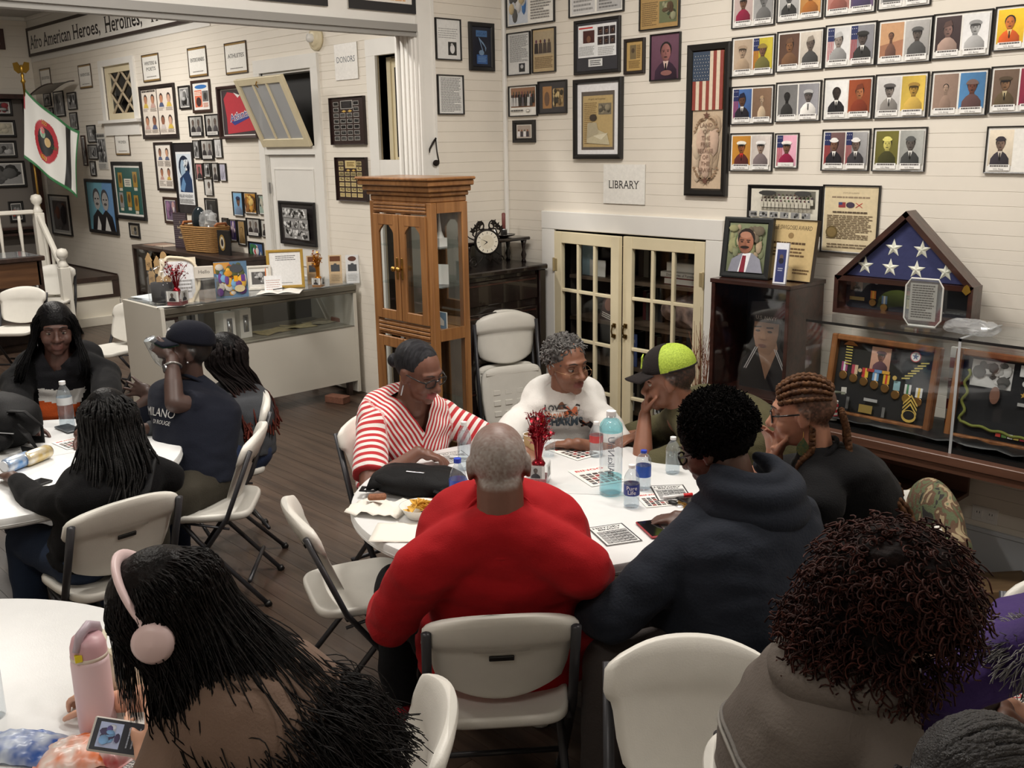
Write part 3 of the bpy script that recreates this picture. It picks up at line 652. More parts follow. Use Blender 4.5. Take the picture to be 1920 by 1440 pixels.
# ================================================================ furniture against the walls
M_oak = wood('oak',(162,114,68),(122,80,44),0.35,axis=2,scale=1.2,coat=0.3)
M_pian = wood('piano_black',(30,18,16),(16,10,10),0.25,axis=2,coat=0.5)
M_mahog = wood('mahogany',(66,34,26),(36,18,14),0.3,axis=0,coat=0.4)
M_brown = wood('dark_walnut',(62,44,36),(40,27,22),0.45,axis=0,coat=0.15)
M_cabgl = glass('cabinet_glass',(0.975,0.985,0.985),0.02,1.1)
M_mirror = mat('mirror',(200,205,205),0.05,1.0)
def P_(mb,nm,m,par,**k): return mb.build(nm,m,par,**k)
def bxp(nm,lo,hi,m,par,bev=0.0): return MB().bx(lo,hi,bev=bev).build(nm,m,par)
# ---- oak curio cabinet
X0,X1,Y0,Y1 = .125,.725,-1.262,-.985
cab = thing('curio_cabinet','tall oak curio cabinet with arched glass doors beside the opening','cabinet',((X0+X1)/2,(Y0+Y1)/2,0))
cx,cy = (X0+X1)/2,(Y0+Y1)/2;hx,hy = (X1-X0)/2,(Y1-Y0)/2
for sx in (-1,1):
    for sy in (-1,1):
        bxp('corner_post',(sx*hx-(.045 if sx > 0 else 0),sy*hy-(.045 if sy > 0 else 0),0.06),(sx*hx+(.045 if sx < 0 else 0),sy*hy+(.045 if sy < 0 else 0),1.80),M_oak,cab,.004)
for i,(g,z0,z1) in enumerate(((-.004,1.80,1.835),(.012,1.835,1.86),(.03,1.86,1.893),(.05,1.893,1.925),(.062,1.925,1.943))): bxp('cornice_moulding',(-hx-g,-hy-g,z0),(hx+g,hy+g*.3,z1),M_oak,cab,.006)
for k in range(3): bxp('reeded_strip',(-hx+.045,-hy-.006,1.74+k*.019),(hx-.045,-hy+.02,1.754+k*.019),M_oak,cab,.003);bxp('reeded_strip',(-hx+.045,-hy-.006,1.0+k*.024),(hx-.045,-hy+.02,1.018+k*.024),M_oak,cab,.003)
bxp('top_rail',(-hx+.04,-hy+.005,1.73),(hx-.04,-hy+.022,1.80),M_oak,cab);bxp('middle_rail',(-hx+.04,-hy+.005,.985),(hx-.04,-hy+.022,1.075),M_oak,cab);bxp('base',(-hx-.02,-hy-.02,0.0),(hx+.02,hy,.1),M_oak,cab,.006)
bxp('back_mirror',(-hx+.03,hy-.02,.1),(hx-.03,hy-.012,1.80),M_mirror,cab)
def arch_door(a,b,z0,z1,clip,s):
    """door frame with a clipped-corner opening"""
    d = bxp('door_frame' if False else 'door',(a,-hy-.012,z0),(a+.052,-hy+.006,z1),M_oak,cab,.003)
    for lo,hi in (((b-.052,z0),(b,z1)),((a+.052,z0),(b-.052,z0+.06)),((a+.052,z1-.065),(b-.052,z1))): bxp('door_rail',(lo[0],-hy-.012,lo[1]),(hi[0],-hy+.006,hi[1]),M_oak,d,.003)
    if clip:
        for xa,sg in ((a+.05,1),(b-.05,-1)): mb = MB();mb.prism([(xa,z1-.06),(xa+sg*.05,z1-.06),(xa+sg*.035,z1-.075),(xa+sg*.012,z1-.095),(xa,z1-.115)][::sg],-hy-.010,-hy+.004);mb.build('arch_spandrel',M_oak,d)
    bxp('door_glass',(a+.05,-hy-.004,z0+.058),(b-.05,-hy-.001,z1-.063),M_cabgl,d)
    xk = b-.02 if s > 0 else a+.02
    if clip:
        bxp('escutcheon',(xk-.009,-hy-.017,1.34),(xk+.009,-hy-.011,1.47),mat('antique_brass',(150,116,60),.35,1.0),d,.004)
        MB().lathe([(.006,0),(.006,.015),(.015,.022),(.017,.032),(.010,.04),(.002,.042)],14,at=(xk,-hy-.016,1.405),R=rotx(PI/2)).build('knob',M_brass,d,smooth=True)
    return d
arch_door(-hx+.045,-.004,1.085,1.725,True,1);arch_door(.004,hx-.045,1.085,1.725,True,-1);arch_door(-hx+.045,-.004,.11,.975,False,1);arch_door(.004,hx-.045,.11,.975,False,-1)
for s,nm in ((1,'a'),(-1,'b')):
    xs = s*hx
    for z0,z1 in ((.1,.17),(.99,1.06),(1.74,1.80)): bxp('side_rail',(xs-(.02 if s > 0 else 0),-hy+.045,z0),(xs+(.02 if s < 0 else 0),hy-.045,z1),M_oak,cab)
    for z0,z1 in ((.17,.99),(1.06,1.74)): bxp('side_glass',(xs-(.010 if s > 0 else -.007),-hy+.045,z0),(xs-(.007 if s > 0 else -.010),hy-.045,z1),M_cabgl,cab)
for z in (.5,1.04,1.30,1.53): bxp('glass_shelf',(-hx+.03,-hy+.02,z),(hx-.03,hy-.025,z+.006),glass('shelf_glass',(.9,.95,.94),.03,1.2) if z != 1.04 else M_oak,cab)
# things inside the curio cabinet
t = thing('model_steeple','small white model steeple inside the curio cabinet','ornament',(.60,-1.1,1.536));MB().bx((-.03,-.03,0),(.03,.03,.05)).build('tower',M_trim,t);MB().lathe([(.026,.05),(.012,.09),(.001,.2)],8).build('spire',M_trim,t)
t = thing('picture_card','blue house picture card on the lowest upper cabinet shelf','card',(.60,-1.13,1.046));f = Flat();f.rect(-.07,0,.07,.1,(120,150,176));f.poly([(-.05,.02),(.05,.02),(.05,.05),(0,.08),(-.05,.05)],(225,225,220));bxp('board',(-.072,.002,0),(.072,.008,.102),M_trim,t);o = f.build('print',t);o.rotation_euler = (PI/2,0,0)
t = thing('folded_booklet','white open booklet propped on the middle cabinet shelf','booklet',(.58,-1.1,1.307));bxp('cover',(-.06,0,0),(.0,.006,.12),M_trim,t);o = bxp('cover',(0,0,0),(.06,.006,.12),M_trim,t);o.rotation_euler = (0,0,.5)
# ---- dark upright piano
pi = thing('upright_piano','black upright piano in the corner behind the stacked chairs','piano',(.235,-.52,0));px,py = .215,.45
bxp('body',(-px,-py,.0),(px-.02,py,1.29),M_pian,pi,.006);bxp('lid',(-px-.0,-py-.015,1.29),(px+.015,py+.015,1.325),M_pian,pi,.008)
for z0,z1 in ((.08,.55),(.72,1.05),(1.1,1.26)):
    bxp('front_panel',(px-.021,-py+.07,z0),(px-.006,py-.07,z1),M_pian,pi,.004);bxp('panel_moulding',(px-.006,-py+.09,z1-.03),(px+.0,py-.09,z1-.02),M_mahog,pi)
for y in (-py,py-.06): bxp('pilaster',(px-.021,y,0),(px+.006,y+.06,1.29),M_pian,pi,.005)
# small raised shelf on the piano, clock, candle
sh = thing('display_riser','black wooden riser shelf with turned posts on the piano','shelf',(.17,-.33,1.325));bxp('top',(-.11,-.29,.15),(.11,.29,.172),M_pian,sh,.006)
for x in (-.08,.08):
    for y in (-.25,.25): MB().lathe([(.018,0),(.012,.02),(.02,.05),(.010,.08),(.016,.12),(.022,.15)],12,at=(x,y,0)).build('post',M_pian,sh,smooth=True)
bxp('back_board',(-.105,-.2,.0),(-.09,.2,.15),M_pian,sh)
M_iron = mat('wrought_iron',(34,28,26),.5,.6)
ck = thing('mantel_clock','round white clock in a black scrolled iron stand with leaves on the piano','clock',(.34,-.50,1.325))
Rk = rotz(math.radians(-28)) @ roty(PI/2)
MB().lathe([(.078,-.02),(.084,-.01),(.084,.014),(.078,.022),(.07,.014),(.07,-.02)],32,at=(0,0,.175),R=Rk).build('rim',M_iron,ck,smooth=True)
f = Flat(.0003);f.ell(0,0,.072,.072,(236,230,214),n=32);f.ell(0,0,.045,.045,(224,216,196),n=32)
for k in range(12):
    a = k*PI/6;f.poly([(.052*math.sin(a-.03),.052*math.cos(a-.03)),(.066*math.sin(a-.03),.066*math.cos(a-.03)),(.066*math.sin(a+.03),.066*math.cos(a+.03)),(.052*math.sin(a+.03),.052*math.cos(a+.03))],(60,54,48),keep=True)
for a,L,w in ((math.radians(-65),.05,.003),(math.radians(232),.036,.004)): f.poly([(w*math.cos(a),-w*math.sin(a)),(L*math.sin(a),L*math.cos(a)),(-w*math.cos(a),w*math.sin(a))],(20,18,18))
o = f.build('dial',ck);ex = rotz(math.radians(-28)) @ np.array([0,1,0]);ez = rotz(math.radians(-28)) @ np.array([1,0,0])
o.matrix_basis = Matrix(((ex[0],0,ez[0],ez[0]*.018),(ex[1],0,ez[1],ez[1]*.018),(0,1,0,.175),(0,0,0,1)))
def spiral(c,r0,turns,sg,n=26): return [(c[0],c[1]+sg*r0*(1-i/n*.8)*math.cos(i/n*turns*2*PI),c[2]+r0*(1-i/n*.8)*math.sin(i/n*turns*2*PI)) for i in range(n)]
for s in (-1,1):
    MB().tube([(0,s*.02,.1),(0,s*.05,.06),(0,s*.10,.02),(0,s*.13,.03)],.005,6).build('foot_scroll',M_iron,ck,smooth=True);MB().tube(spiral((0,s*.115,.045),.035,1.4,s),.0045,6).build('foot_scroll',M_iron,ck,smooth=True)
    MB().tube(spiral((0,s*.05,.275),.04,1.2,s),.005,6).build('top_scroll',M_iron,ck,smooth=True);MB().tube([(0,s*.02,.26),(0,s*.08,.255),(0,s*.10,.21),(0,s*.12,.23)],.005,6).build('vine',M_iron,ck,smooth=True)
    for k in range(3): MB().prism([(-.03,0),(-.014,.010),(-.018,.026),(0,.016),(.018,.026),(.014,.010),(.03,0),(.008,-.008),(0,-.024),(-.008,-.008)],-.002,.002,R=rotz(PI/2),at=(.005,s*(.06+.03*k),.29-.02*k)).build('leaf',M_iron,ck)
MB().prism([(-.03,0),(-.014,.010),(-.018,.026),(0,.016),(.018,.026),(.014,.010),(.03,0),(.008,-.008),(0,-.024),(-.008,-.008)],-.002,.002,R=rotz(PI/2),at=(.03,0,.07)).build('leaf',M_iron,ck)
cd = thing('candle_holder','dusty red candle in a silver holder on a dark dish on the riser shelf','candle',(.17,-.19,1.498));MB().lathe([(.03,0),(.075,.012),(.08,.02),(.07,.016),(.0,.012)],24,cap=False).build('dish',M_pian,cd,smooth=True);MB().lathe([(.022,.014),(.024,.05),(.026,.055),(.02,.055),(.018,.02)],16).build('cup',M_steel,cd,smooth=True);MB().lathe([(.013,.02),(.013,.16),(.006,.165)],14).build('candle',mat('red_wax',(122,66,62),.5),cd,smooth=True)
t = thing('small_pyramid','small clear ornament pyramid beside the candle','ornament',(.2,-.30,1.498));MB().lathe([(.028,0),(.001,.06)],4).build('pyramid',M_steel,t)
cb = [(.30,-.80,1.65),(.30,-.7,1.61),(.28,-.6,1.53),(.3,-.45,1.46),(.3,-.35,1.40)]
MBc = MB();MBc.tube(cb,.004,6);tag(MBc.build('power_cord',M_slot,smooth=True),'black cord hanging behind the mantel clock','cord')
# ---- glass display counter in the museum room
CX0,CX1,CY0,CY1,CZ = -2.56,-1.86,-1.79,-.06,.98
ct = thing('display_counter','long white glass-fronted display counter in the museum room','counter',(CX0,CY0,0));L = CY1-CY0;D = CX1-CX0
M_lam = mat('white_laminate',(206,202,192),.4,var=.04,scale=2);M_alu = mat('counter_rail',(112,108,98),.35,.6)
bxp('end_panel',(0,0,.03),(D,.03,CZ-.004),M_lam,ct,.002);bxp('end_panel',(0,L-.03,.03),(D,L,CZ-.06),M_lam,ct);bxp('front_panel',(D-.03,.031,.13),(D-.002,L-.03,.615),M_lam,ct);bxp('deck',(0,.031,.59),(D-.032,L-.03,.615),mat('counter_deck',(150,144,130),.5),ct);bxp('back_panel',(0,.5,.616),(.012,L-.031,.9),mat('counter_back',(74,72,68),.4),ct)
bxp('top_glass',(.03,.031,CZ-.008),(D-.02,L,CZ),glass('counter_top',(.45,.47,.46),.06,1.6,.15),ct);bxp('front_glass',(D-.018,.031,.616),(D-.012,L-.03,.93),M_cabgl,ct)
for a,b in (((D-.03,.031,.925),(D+.012,L,CZ-.009)),((D-.025,.031,.90),(D+.004,L,.924)),((0,.031,.92),(.03,L,CZ-.009)),((D-.028,.031,.608),(D-.0,L-.03,.618))): bxp('metal_rail',a,b,M_alu,ct,.004)
bxp('glass_shelf',(.05,.04,.76),(D-.12,.52,.766),M_cabgl,ct)
for x in (.05,D-.08):
    for y in (.06,L-.1): bxp('leg',(x,y,0),(x+.04,y+.04,.13),M_brown,ct)
# contents and goods on the counter
M_paper = mat('paper',(238,236,230),.6);M_kraft = mat('kraft',(196,160,112),.7)
def at_ct(px,py,z=CZ,back=0.0):
    p = onz(px,py,z);return np.array([min(max(p[0]-back,CX0+.04),CX1-.03),p[1],z])
for i,(px,py) in enumerate(((425,640),(455,632))):
    p = onz(px,py,.616);t = thing('tumbler_box',('white tumbler gift box with a window, left' if not i else 'white tumbler gift box with a window, right')+' one in the counter','box',(min(p[0],CX1-.1),p[1],.616),.15,'boxed tumblers')
    bxp('carton',(-.06,-.055,0),(.06,.055,.24),M_paper,t,.003);bxp('window',(.0595,-.025,.05),(.062,.025,.19),mat('box_window',(120,122,126),.15),t);MB().lathe([(.018,.055),(.022,.17)],12,at=(.048,0,0)).build('tumbler',M_steel,t,smooth=True)
    if i == 0:
        p2 = onz(330+60,615,.766)
t = thing('tumbler_box','small white box with a dark cup picture on the upper counter shelf','box',(-2.15,-1.45,.767));bxp('carton',(-.05,-.06,0),(.05,.06,.11),M_paper,t,.003);bxp('picture',(.0505,-.035,.02),(.052,.035,.09),M_slot,t)
for i,(px,py,w,d,c,rz,lab) in enumerate(((510,622,.2,.3,(196,178,130),.3,'yellowed newspaper sheet spread inside the counter'),(560,612,.2,.28,(214,198,150),-.2,'folded old newspaper clipping in the middle of the counter'),(600,604,.22,.26,(206,196,170),.1,'old pale pamphlet with a curled corner inside the counter'))):
    p = onz(px,py,.617);mb = MB();n = 8;P = [[(u*w/2,v*d/2,.004+.012*max(0,math.sin(u*2.5+v*3+i))) for v in np.linspace(-1,1,n)] for u in np.linspace(-1,1,n)];mb.grid(P);mb.grid(np.array(P)[::-1]-np.array([0,0,.003]))
    o = mb.build('old_newspaper',mat('newsprint%d' % i,c,.8,var=.3,scale=30),None,smooth=True);o.location = (min(p[0],CX1-.14),p[1],.616);o.rotation_euler = (0,0,rz);tag(o,lab,'newspaper','clippings in the counter')
p = onz(655,600,.617);t = thing('brown_book','reddish brown book lying at the right end inside the counter','book',(min(p[0],CX1-.14),p[1],.616),.1);bxp('cover',(-.1,-.13,0),(.1,.13,.04),mat('brown_leather',(124,72,50),.5),t,.004);bxp('pages',(-.095,-.125,.005),(.102,.126,.035),M_paper,t)
# ---- dark showcase behind the counter, against the museum wall
sc = thing('wood_showcase','dark wooden glass showcase against the museum wall behind the counter','showcase',(-5.70,-.40,0));w = 2.26;d = .39
for a,b in (((0,0,1.06),(w,d,1.10)),((0,0,0),(w,d,.25)),((0,d-.02,.25),(w,d,1.06))): bxp('case_board',a,b,M_brown,sc,.003)
for x in (0,w/2-.02,w-.04): bxp('post',(x,0,.25),(x+.04,.04,1.06),M_brown,sc)
bxp('side_board',(0,.04,.25),(.03,d-.02,1.06),M_brown,sc);bxp('side_board',(w-.03,.04,.25),(w,d-.02,1.06),M_brown,sc);bxp('front_glass',(.04,.015,.25),(w-.04,.02,1.06),M_cabgl,sc)
# ---- raised platform with railing at the far end
pf = thing('raised_platform','low stage with dark wood edges and white panels at the far end','platform',(-9.36,-3.4,0))
w,d = 2.16,3.39
bxp('white_base',(0,0,0),(w,d,.33),mat('platform_white',(226,220,206),.5,var=.05,scale=3),pf);bxp('base_ledge',(0,0,0),(w+.05,d,.11),MATS['platform_white'],pf,.004);bxp('dark_trim',(0,0,.33),(w+.012,d,.37),M_brown,pf);bxp('panel',(0,0,.37),(w,d,.54),MATS['platform_white'],pf);bxp('deck',(0,0,.54),(w+.02,d,.60),M_brown,pf,.004);bxp('corner_trim',(w,d-.08,.37),(w+.012,d,.54),M_brown,pf);bxp('wall_board',(0,d-.012,.60),(w,d,.615),M_brown,pf)
rl = thing('platform_railing','white wooden railing with ball-topped newel posts on the platform','railing',(-7.33,-.82,.60));M_rail = mat('rail_paint',(232,228,218),.4)
def newel(nm,at,h,par):
    MB().bx((-.055,-.055,0),(.055,.055,h-.22),at=at,bev=.006).build(nm,M_rail,par);o = MB();o.lathe([(.05,h-.22),(.058,h-.20),(.04,h-.17),(.03,h-.13),(.058,h-.10),(.066,h-.055),(.05,h-.015),(.0,h)],18,at=at,cap=False);o.build('newel_ball',M_rail,par,smooth=True)
newel('newel_post',(0,0,0),1.03,rl);newel('newel_post',(.82,-.06,-.60),1.05,rl)
bxp('handrail',(-.04,-2.4,.80),(.04,-.055,.85),M_rail,rl,.01);bxp('bottom_rail',(-.03,-2.4,.08),(.03,-.055,.13),M_rail,rl)
for k in range(10): MB().lathe([(.018,.13),(.018,.2),(.026,.26),(.014,.4),(.024,.6),(.018,.72),(.018,.8)],10,at=(0,-.22-k*.22,0)).build('baluster',M_rail,rl,smooth=True)
MB().tube([(.05,-.005,.77),(.77,-.055,.22)],.034,8).build('stair_rail',M_rail,rl);MB().tube([(.05,-.005,.12),(.77,-.055,-.42)],.028,8).build('stair_stringer',M_rail,rl)
for k in range(3):
    x = .2+k*.2;MB().tube([(x,-.02,.1-.74*(x-.05)),(x,-.02,.72-.74*(x-.05))],.018,8).build('baluster',M_rail,rl)
for k,z in enumerate((.4,.2)): tag(MB().bx((-7.12+.26*k,-1.75,0),(-6.87+.26*k,-.78,z),bev=.004).build('stair_step',M_brown),('upper' if not k else 'lower')+' dark wooden step beside the white stair rail','step','platform steps')
dt = thing('display_table','dark wooden display table with a glass top at the left edge','table',(-6.35,-1.95,0));
bxp('top_frame',(-.35,-.75,.98),(.35,.72,1.03),M_brown,dt,.006);bxp('glass_top',(-.31,-.71,1.031),(.31,.68,1.037),glass('table_glass',(.6,.62,.62),.05,1.8,.1),dt)
for x in (-.32,.27):
    for y in (-.72,.64): bxp('leg',(x,y,0),(x+.05,y+.05,.98),M_brown,dt)
bxp('apron',(.29,-.7,.72),(.32,.66,.975),wood('old_pine',(110,76,48),(78,50,30),.5,axis=1),dt);bxp('shelf',(-.3,-.7,.3),(.3,.66,.33),M_brown,dt)
# showcase on the end wall
ws = thing('end_showcase','tall dark wooden showcase on the end wall filled with framed pictures','showcase',(-9.36,-2.3,.6));zt = onx(0,176,-9.1)[2]-.6
bxp('back_board',(0,0,0),(.04,2.15,zt),mat('case_backing',(120,114,108),.7),ws)
for y in (0,2.09): bxp('side_board',(0,y,0),(.26,y+.06,zt),M_mahog,ws)
bxp('top_board',(0,0,zt-.06),(.28,2.15,zt),M_mahog,ws,.004)
for z in (.0,.42,.5): bxp('shelf',(.04,.06,z),(.25,2.09,z+.03),M_mahog,ws)
# ---- medal display table, glass case and boxes on the library wall
tb = thing('case_table','long brown table along the wall under the glass medal case','table',(2.62,-.56,0));M_tab = wood('table_brown',(108,74,58),(84,56,44),.4,axis=0,coat=.15)
bxp('top',(0,0,.70),(2.6,.54,.742),M_tab,tb,.003);bxp('apron',(.02,.01,.665),(2.58,.03,.70),M_tab,tb)
for x in (.03,2.5):
    for y in (.03,.46): bxp('leg',(x,y,0),(x+.06,y+.06,.665),M_brown,tb)
bs = thing('corner_shelf','brown open shelf box under the medal case table','shelf',(2.95,-.47,.40));bxp('top',(0,0,.22),(.42,.42,.245),M_tab,bs);bxp('bottom',(0,0,0),(.42,.42,.02),M_tab,bs);bxp('side',(0,0,.02),(.02,.42,.22),M_tab,bs);bxp('back',(.02,.4,.02),(.42,.42,.22),M_tab,bs);bxp('bracket',(0.0,.05,-.40),(.03,.40,0),M_brown,bs)
gc = thing('medal_case','long glass display case of framed medals on the brown table','display case',(2.70,-.505,.742));w,d,h = 2.2,.44,.515;M_cg = glass('case_glass',(.97,.98,.98),.03,1.0)
for nm,a,b in (('front_glass',(0,0,.02),(w,.005,h)),('side_glass',(0,.006,.02),(.005,d,h)),('side_glass',(w-.005,.006,.02),(w,d,h)),('top_glass',(0,0,h),(w,d,h+.006))): bxp(nm,a,b,M_cg,gc)
bxp('base',(0,0,0),(w,d,.02),M_slot,gc);bxp('edge_strip',(-.004,-.004,h-.004),(w,.0,h+.008),M_slot,gc)
bxp('strap',(.74,-.004,.0),(.752,-.001,h+.01),mat('silver_tape',(196,200,204),.3,.3),gc);bxp('strap',(.74,-.004,h+.007),(.752,d,h+.01),MATS['silver_tape'],gc)
# ================================================================ framed pictures, signs and prints on the walls
FR = {}
def frm(c):
    k = 'frame_%d_%d_%d' % c
    return mat(k,c,.4,var=.15,scale=20,coat=.1)
BLK = (24,22,23);BRN = (58,36,28);GOLD = (150,118,62)
def ring(w,h,fw,d,bevel=.25):
    mb = MB();L = []
    for ins,z in ((0,0),(0,d*.85),(fw*bevel,d),(fw*.8,d*.9),(fw,d*.45),(fw,0)): L.append([(-w/2+ins,-h/2+ins,z),(w/2-ins,-h/2+ins,z),(w/2-ins,h/2-ins,z),(-w/2+ins,h/2-ins,z)])
    mb.add(np.array(L).reshape(-1,3),[(i*4+j,i*4+(j+1) % 4,(i+1)*4+(j+1) % 4,(i+1)*4+j) for i in range(5) for j in range(4)]);return mb
def wallbasis(wall):
    return ((1,0,0),(0,0,1),(0,-1,0)) if wall == 'A' else ((0,1,0),(0,0,1),(1,0,0))
def corner(wall,x,y,off):
    return ony(x,y,-off) if wall == 'A' else onx(x,y,(0 if wall == 'B' else -9.30)+off)
def picture(wall,tl,br,label,art,fw=.012,fc=BLK,d=.018,bg=(240,238,232),name='framed_picture',cat='picture',group=None,rot=0.0,wh=None,base=0.0):
    p,q = corner(wall,*tl,d),corner(wall,*br,d);ex,ey,ez = (np.array(v,float) for v in wallbasis(wall))
    c = (p+q)/2-ez*(d-base-.0015);w = abs(np.dot(q-p,ex));h = abs(p[2]-q[2])
    if wh: w,h = wh
    if rot: ex,ey = ex*math.cos(rot)+ey*math.sin(rot),ey*math.cos(rot)-ex*math.sin(rot)
    t = thing(name,label,cat,group=group);place(t,c,ex,ey,ez)
    if fw: ring(w,h,fw,d).build('frame',frm(fc),t);iw,ih = w-2*fw,h-2*fw;z = d*.35
    else: iw,ih = w,h;z = d
    MB().bx((-w/2+fw*.5,-h/2+fw*.5,0),(w/2-fw*.5,h/2-fw*.5,z),bev=0).build('backing',mat('pic_board',(200,196,188),.7),t)
    f = Flat();f.z = z+.0004;f.rect(-iw/2,-ih/2,iw/2,ih/2,bg);art(f,iw,ih);f.build('print',t);return t
INK = (52,50,50)
# ---- portraits of veterans: rows of letter-size frames
S1,S2,S3 = (118,84,66),(96,66,50),(150,118,98);G = lambda v: (v,v,v)
def vet(a,b,cap=('U.S. Army','U.S. Army')):
    def art(f,w,h):
        for k,sp in enumerate((a,b)):
            if sp is None: continue
            x0 = -w/2+w*.03+k*w*.49;x1 = x0+w*.45;f.portrait(x0,-h/2+h*.14,x1,h/2-h*.05,seed=int(w*1e5)+k*7+len(str(sp)),**sp)
            f.rect(x0+w*.03,-h/2+h*.035,x1-w*.02,-h/2+h*.17,(244,243,240));f.lines(x0+w*.06,-h/2+h*.105,x1-w*.05,-h/2+h*.165,1,(96,92,92),.6,seed=k+3);f.text(cap[k],(x0+x1)/2,-h/2+h*.05,h*.04,(96,92,92),maxw=w*.3)
    return art
def sp(bg,skin,cloth,hat=None,hatc=None,shirt=None,flag=False,bg2=None,size=1.0): return dict(bg=bg,skin=skin,cloth=cloth,hat=hat,hatc=hatc,shirt=shirt,flag=flag,bg2=bg2,size=size)
WH = (236,234,230);NV = (34,34,44);AR,NA,MA,AF = 'U.S. Army','U.S. Navy','U.S. Marines','U.S. Air Force'
VETS = [
 ((1373,-20),(1451,46),sp((200,180,176),S1,(140,30,64),'peak',WH),sp(G(160),G(120),G(110)),(AR,AR),'a crimson uniform beside a grey portrait, top row'),
 ((1458,-30),(1541,34),sp(G(180),G(90),G(50),None,None,WH),sp((206,150,84),(150,92,50),(168,104,44)),(AR,AR),'a dark suit beside an orange-brown uniform, top row'),
 ((1549,-42),(1640,22),sp((190,130,120),(140,90,76),(150,90,80)),sp((96,76,110),(120,86,80),(70,60,96)),(AR,AR),'pink and violet faded portraits, top row'),
 ((1649,-54),(1744,9),sp(G(190),G(120),G(90)),sp(G(210),G(150),G(140)),(AR,NA),'two grey portraits cut by the frame top'),
 ((1372,71),(1450,140),sp((190,170,148),(172,148,126),(176,154,130),'cap',(170,148,126)),sp((196,180,60),S1,(112,108,62),'helmet',(150,130,60),flag=True),(AR,''),'a faded sepia soldier beside a yellow field portrait with a flag'),
 ((1457,60),(1541,130),sp((96,70,58),(132,92,62),(118,86,62),'garrison',(110,80,60)),sp((206,198,186),(100,88,80),G(70),'garrison',(150,140,128)),(AR,AR),'a brown snapshot beside a laughing soldier in a side cap'),
 ((1548,48),(1639,122),sp((222,222,222),(150,138,130),(150,150,150),'garrison',G(190),flag=True),sp((140,140,146),(86,74,70),G(46),'peak',G(44),WH,flag=True),(AR,AF),'two grey uniformed portraits with flags'),
 ((1647,39),(1743,115),sp((170,120,92),(120,82,64),(110,78,66),None,None,None,False,(206,160,120),.6),sp((176,174,172),(92,82,76),G(80),'cap',G(90)),(AR,AR),'a seated sepia figure beside a soldier in a knit cap'),
 ((1751,27),(1855,104),sp((58,42,44),(130,100,92),(172,146,134),'garrison',(90,66,60)),sp((238,238,238),G(170),G(176),'cap',G(150)),(AR,AR),'an oval brown portrait beside a washed-out grey soldier'),
 ((1867,13),(1978,88),sp((242,196,40),(206,116,50),(214,92,24),None,None,(240,200,120)),sp(G(220),G(120),G(100)),(AR,AR),'a bright orange and yellow portrait at the right edge'),
 ((1371,163),(1448,232),sp((70,104,160),S2,(38,36,46),'garrison',(30,34,60),WH,True),sp((130,104,84),(184,160,136),(196,176,150),'garrison',(176,150,120),size=.55),(AR,AR),'a blue flag portrait beside a small standing soldier'),
 ((1455,155),(1536,227),sp(G(120),G(40),G(50),size=.8),sp((150,150,156),(96,88,86),WH,'cap',G(190),G(220)),('',AR),'a dark street snapshot beside a man in a white shirt'),
 ((1545,147),(1633,223),sp((238,238,236),(54,46,44),(36,36,40),None,None,WH),sp((150,74,44),(176,112,74),(128,56,36),'garrison',(120,60,40)),(AR,AR),'a black and white soldier beside a red-brown portrait'),
 ((1642,140),(1735,220),sp((206,204,202),(126,116,110),(140,136,132),'peak',(96,92,92),WH),sp((220,188,84),(176,138,62),(206,172,84),'cap',(168,134,64)),(AR,AR),'an officer in a peaked cap beside a yellow portrait'),
 ((1747,134),(1847,216),sp((152,128,114),(172,146,128),(150,126,112),size=.6),sp((76,128,176),(110,66,54),(96,70,70),'helmet',(120,96,90)),(AR,AR),'a reclining sepia figure beside a helmeted soldier under blue sky'),
 ((1859,125),(1962,210),sp((112,92,78),(130,98,72),(92,78,56),'peak',(84,70,54),(190,176,140)),sp((150,44,72),(120,60,60),(120,34,60)),(AR,AR),'a brown officer portrait at the right edge, third row'),
 ((1369,250),(1446,322),sp((196,138,56),(140,84,50),(92,44,44),'peak',(244,240,226),(200,50,40)),sp((214,206,200),(150,126,112),(120,108,110),'peak',(240,238,236)),(MA,MA),'two marines in white caps, lowest row'),
 ((1542,243),(1627,321),sp((110,84,84),S1,(34,32,40),'sailor',(244,242,238),WH,True),sp((150,150,152),(110,92,84),(58,56,62),'sailor',(240,238,236),WH,True),(NA,''),'two smiling sailors in dark jackets and white caps'),
 ((1638,240),(1732,322),sp((110,106,50),(206,196,110),(66,66,36),'sailor',(232,224,128)),sp((170,172,168),(96,90,86),(66,68,68),'sailor',(90,92,92),(220,220,216)),(NA,NA),'an olive-tinted sailor beside a grey seated sailor'),
 ((1851,237),(1950,326),sp((226,214,194),(126,104,92),(56,52,62),'sailor',(58,52,60),(200,190,180)),None,(NA,NA),'one sailor in a dark cap at the right edge')]
for tl,br,a,b,cp,lab in VETS: picture('A',tl,br,'framed veteran photos, '+lab,vet(a,b,cp),fw=.006,d=.014,group='veteran portraits on the library wall')
def art(f,w,h): f.portrait(-w/2+w*.06,-h/2+h*.05,w/2-w*.06,h/2-h*.04,seed=5,**sp((226,170,190),S1,(140,26,66),'peak',(246,240,236),None,True));f.rect(-w*.36,-h/2+h*.03,w*.36,-h/2+h*.15,WH);f.text(MA,0,-h/2+h*.06,h*.04,INK)
picture('A',(1453,250),(1494,316),'single framed photo of a marine in magenta tones, narrow',art,fw=.005,d=.014)
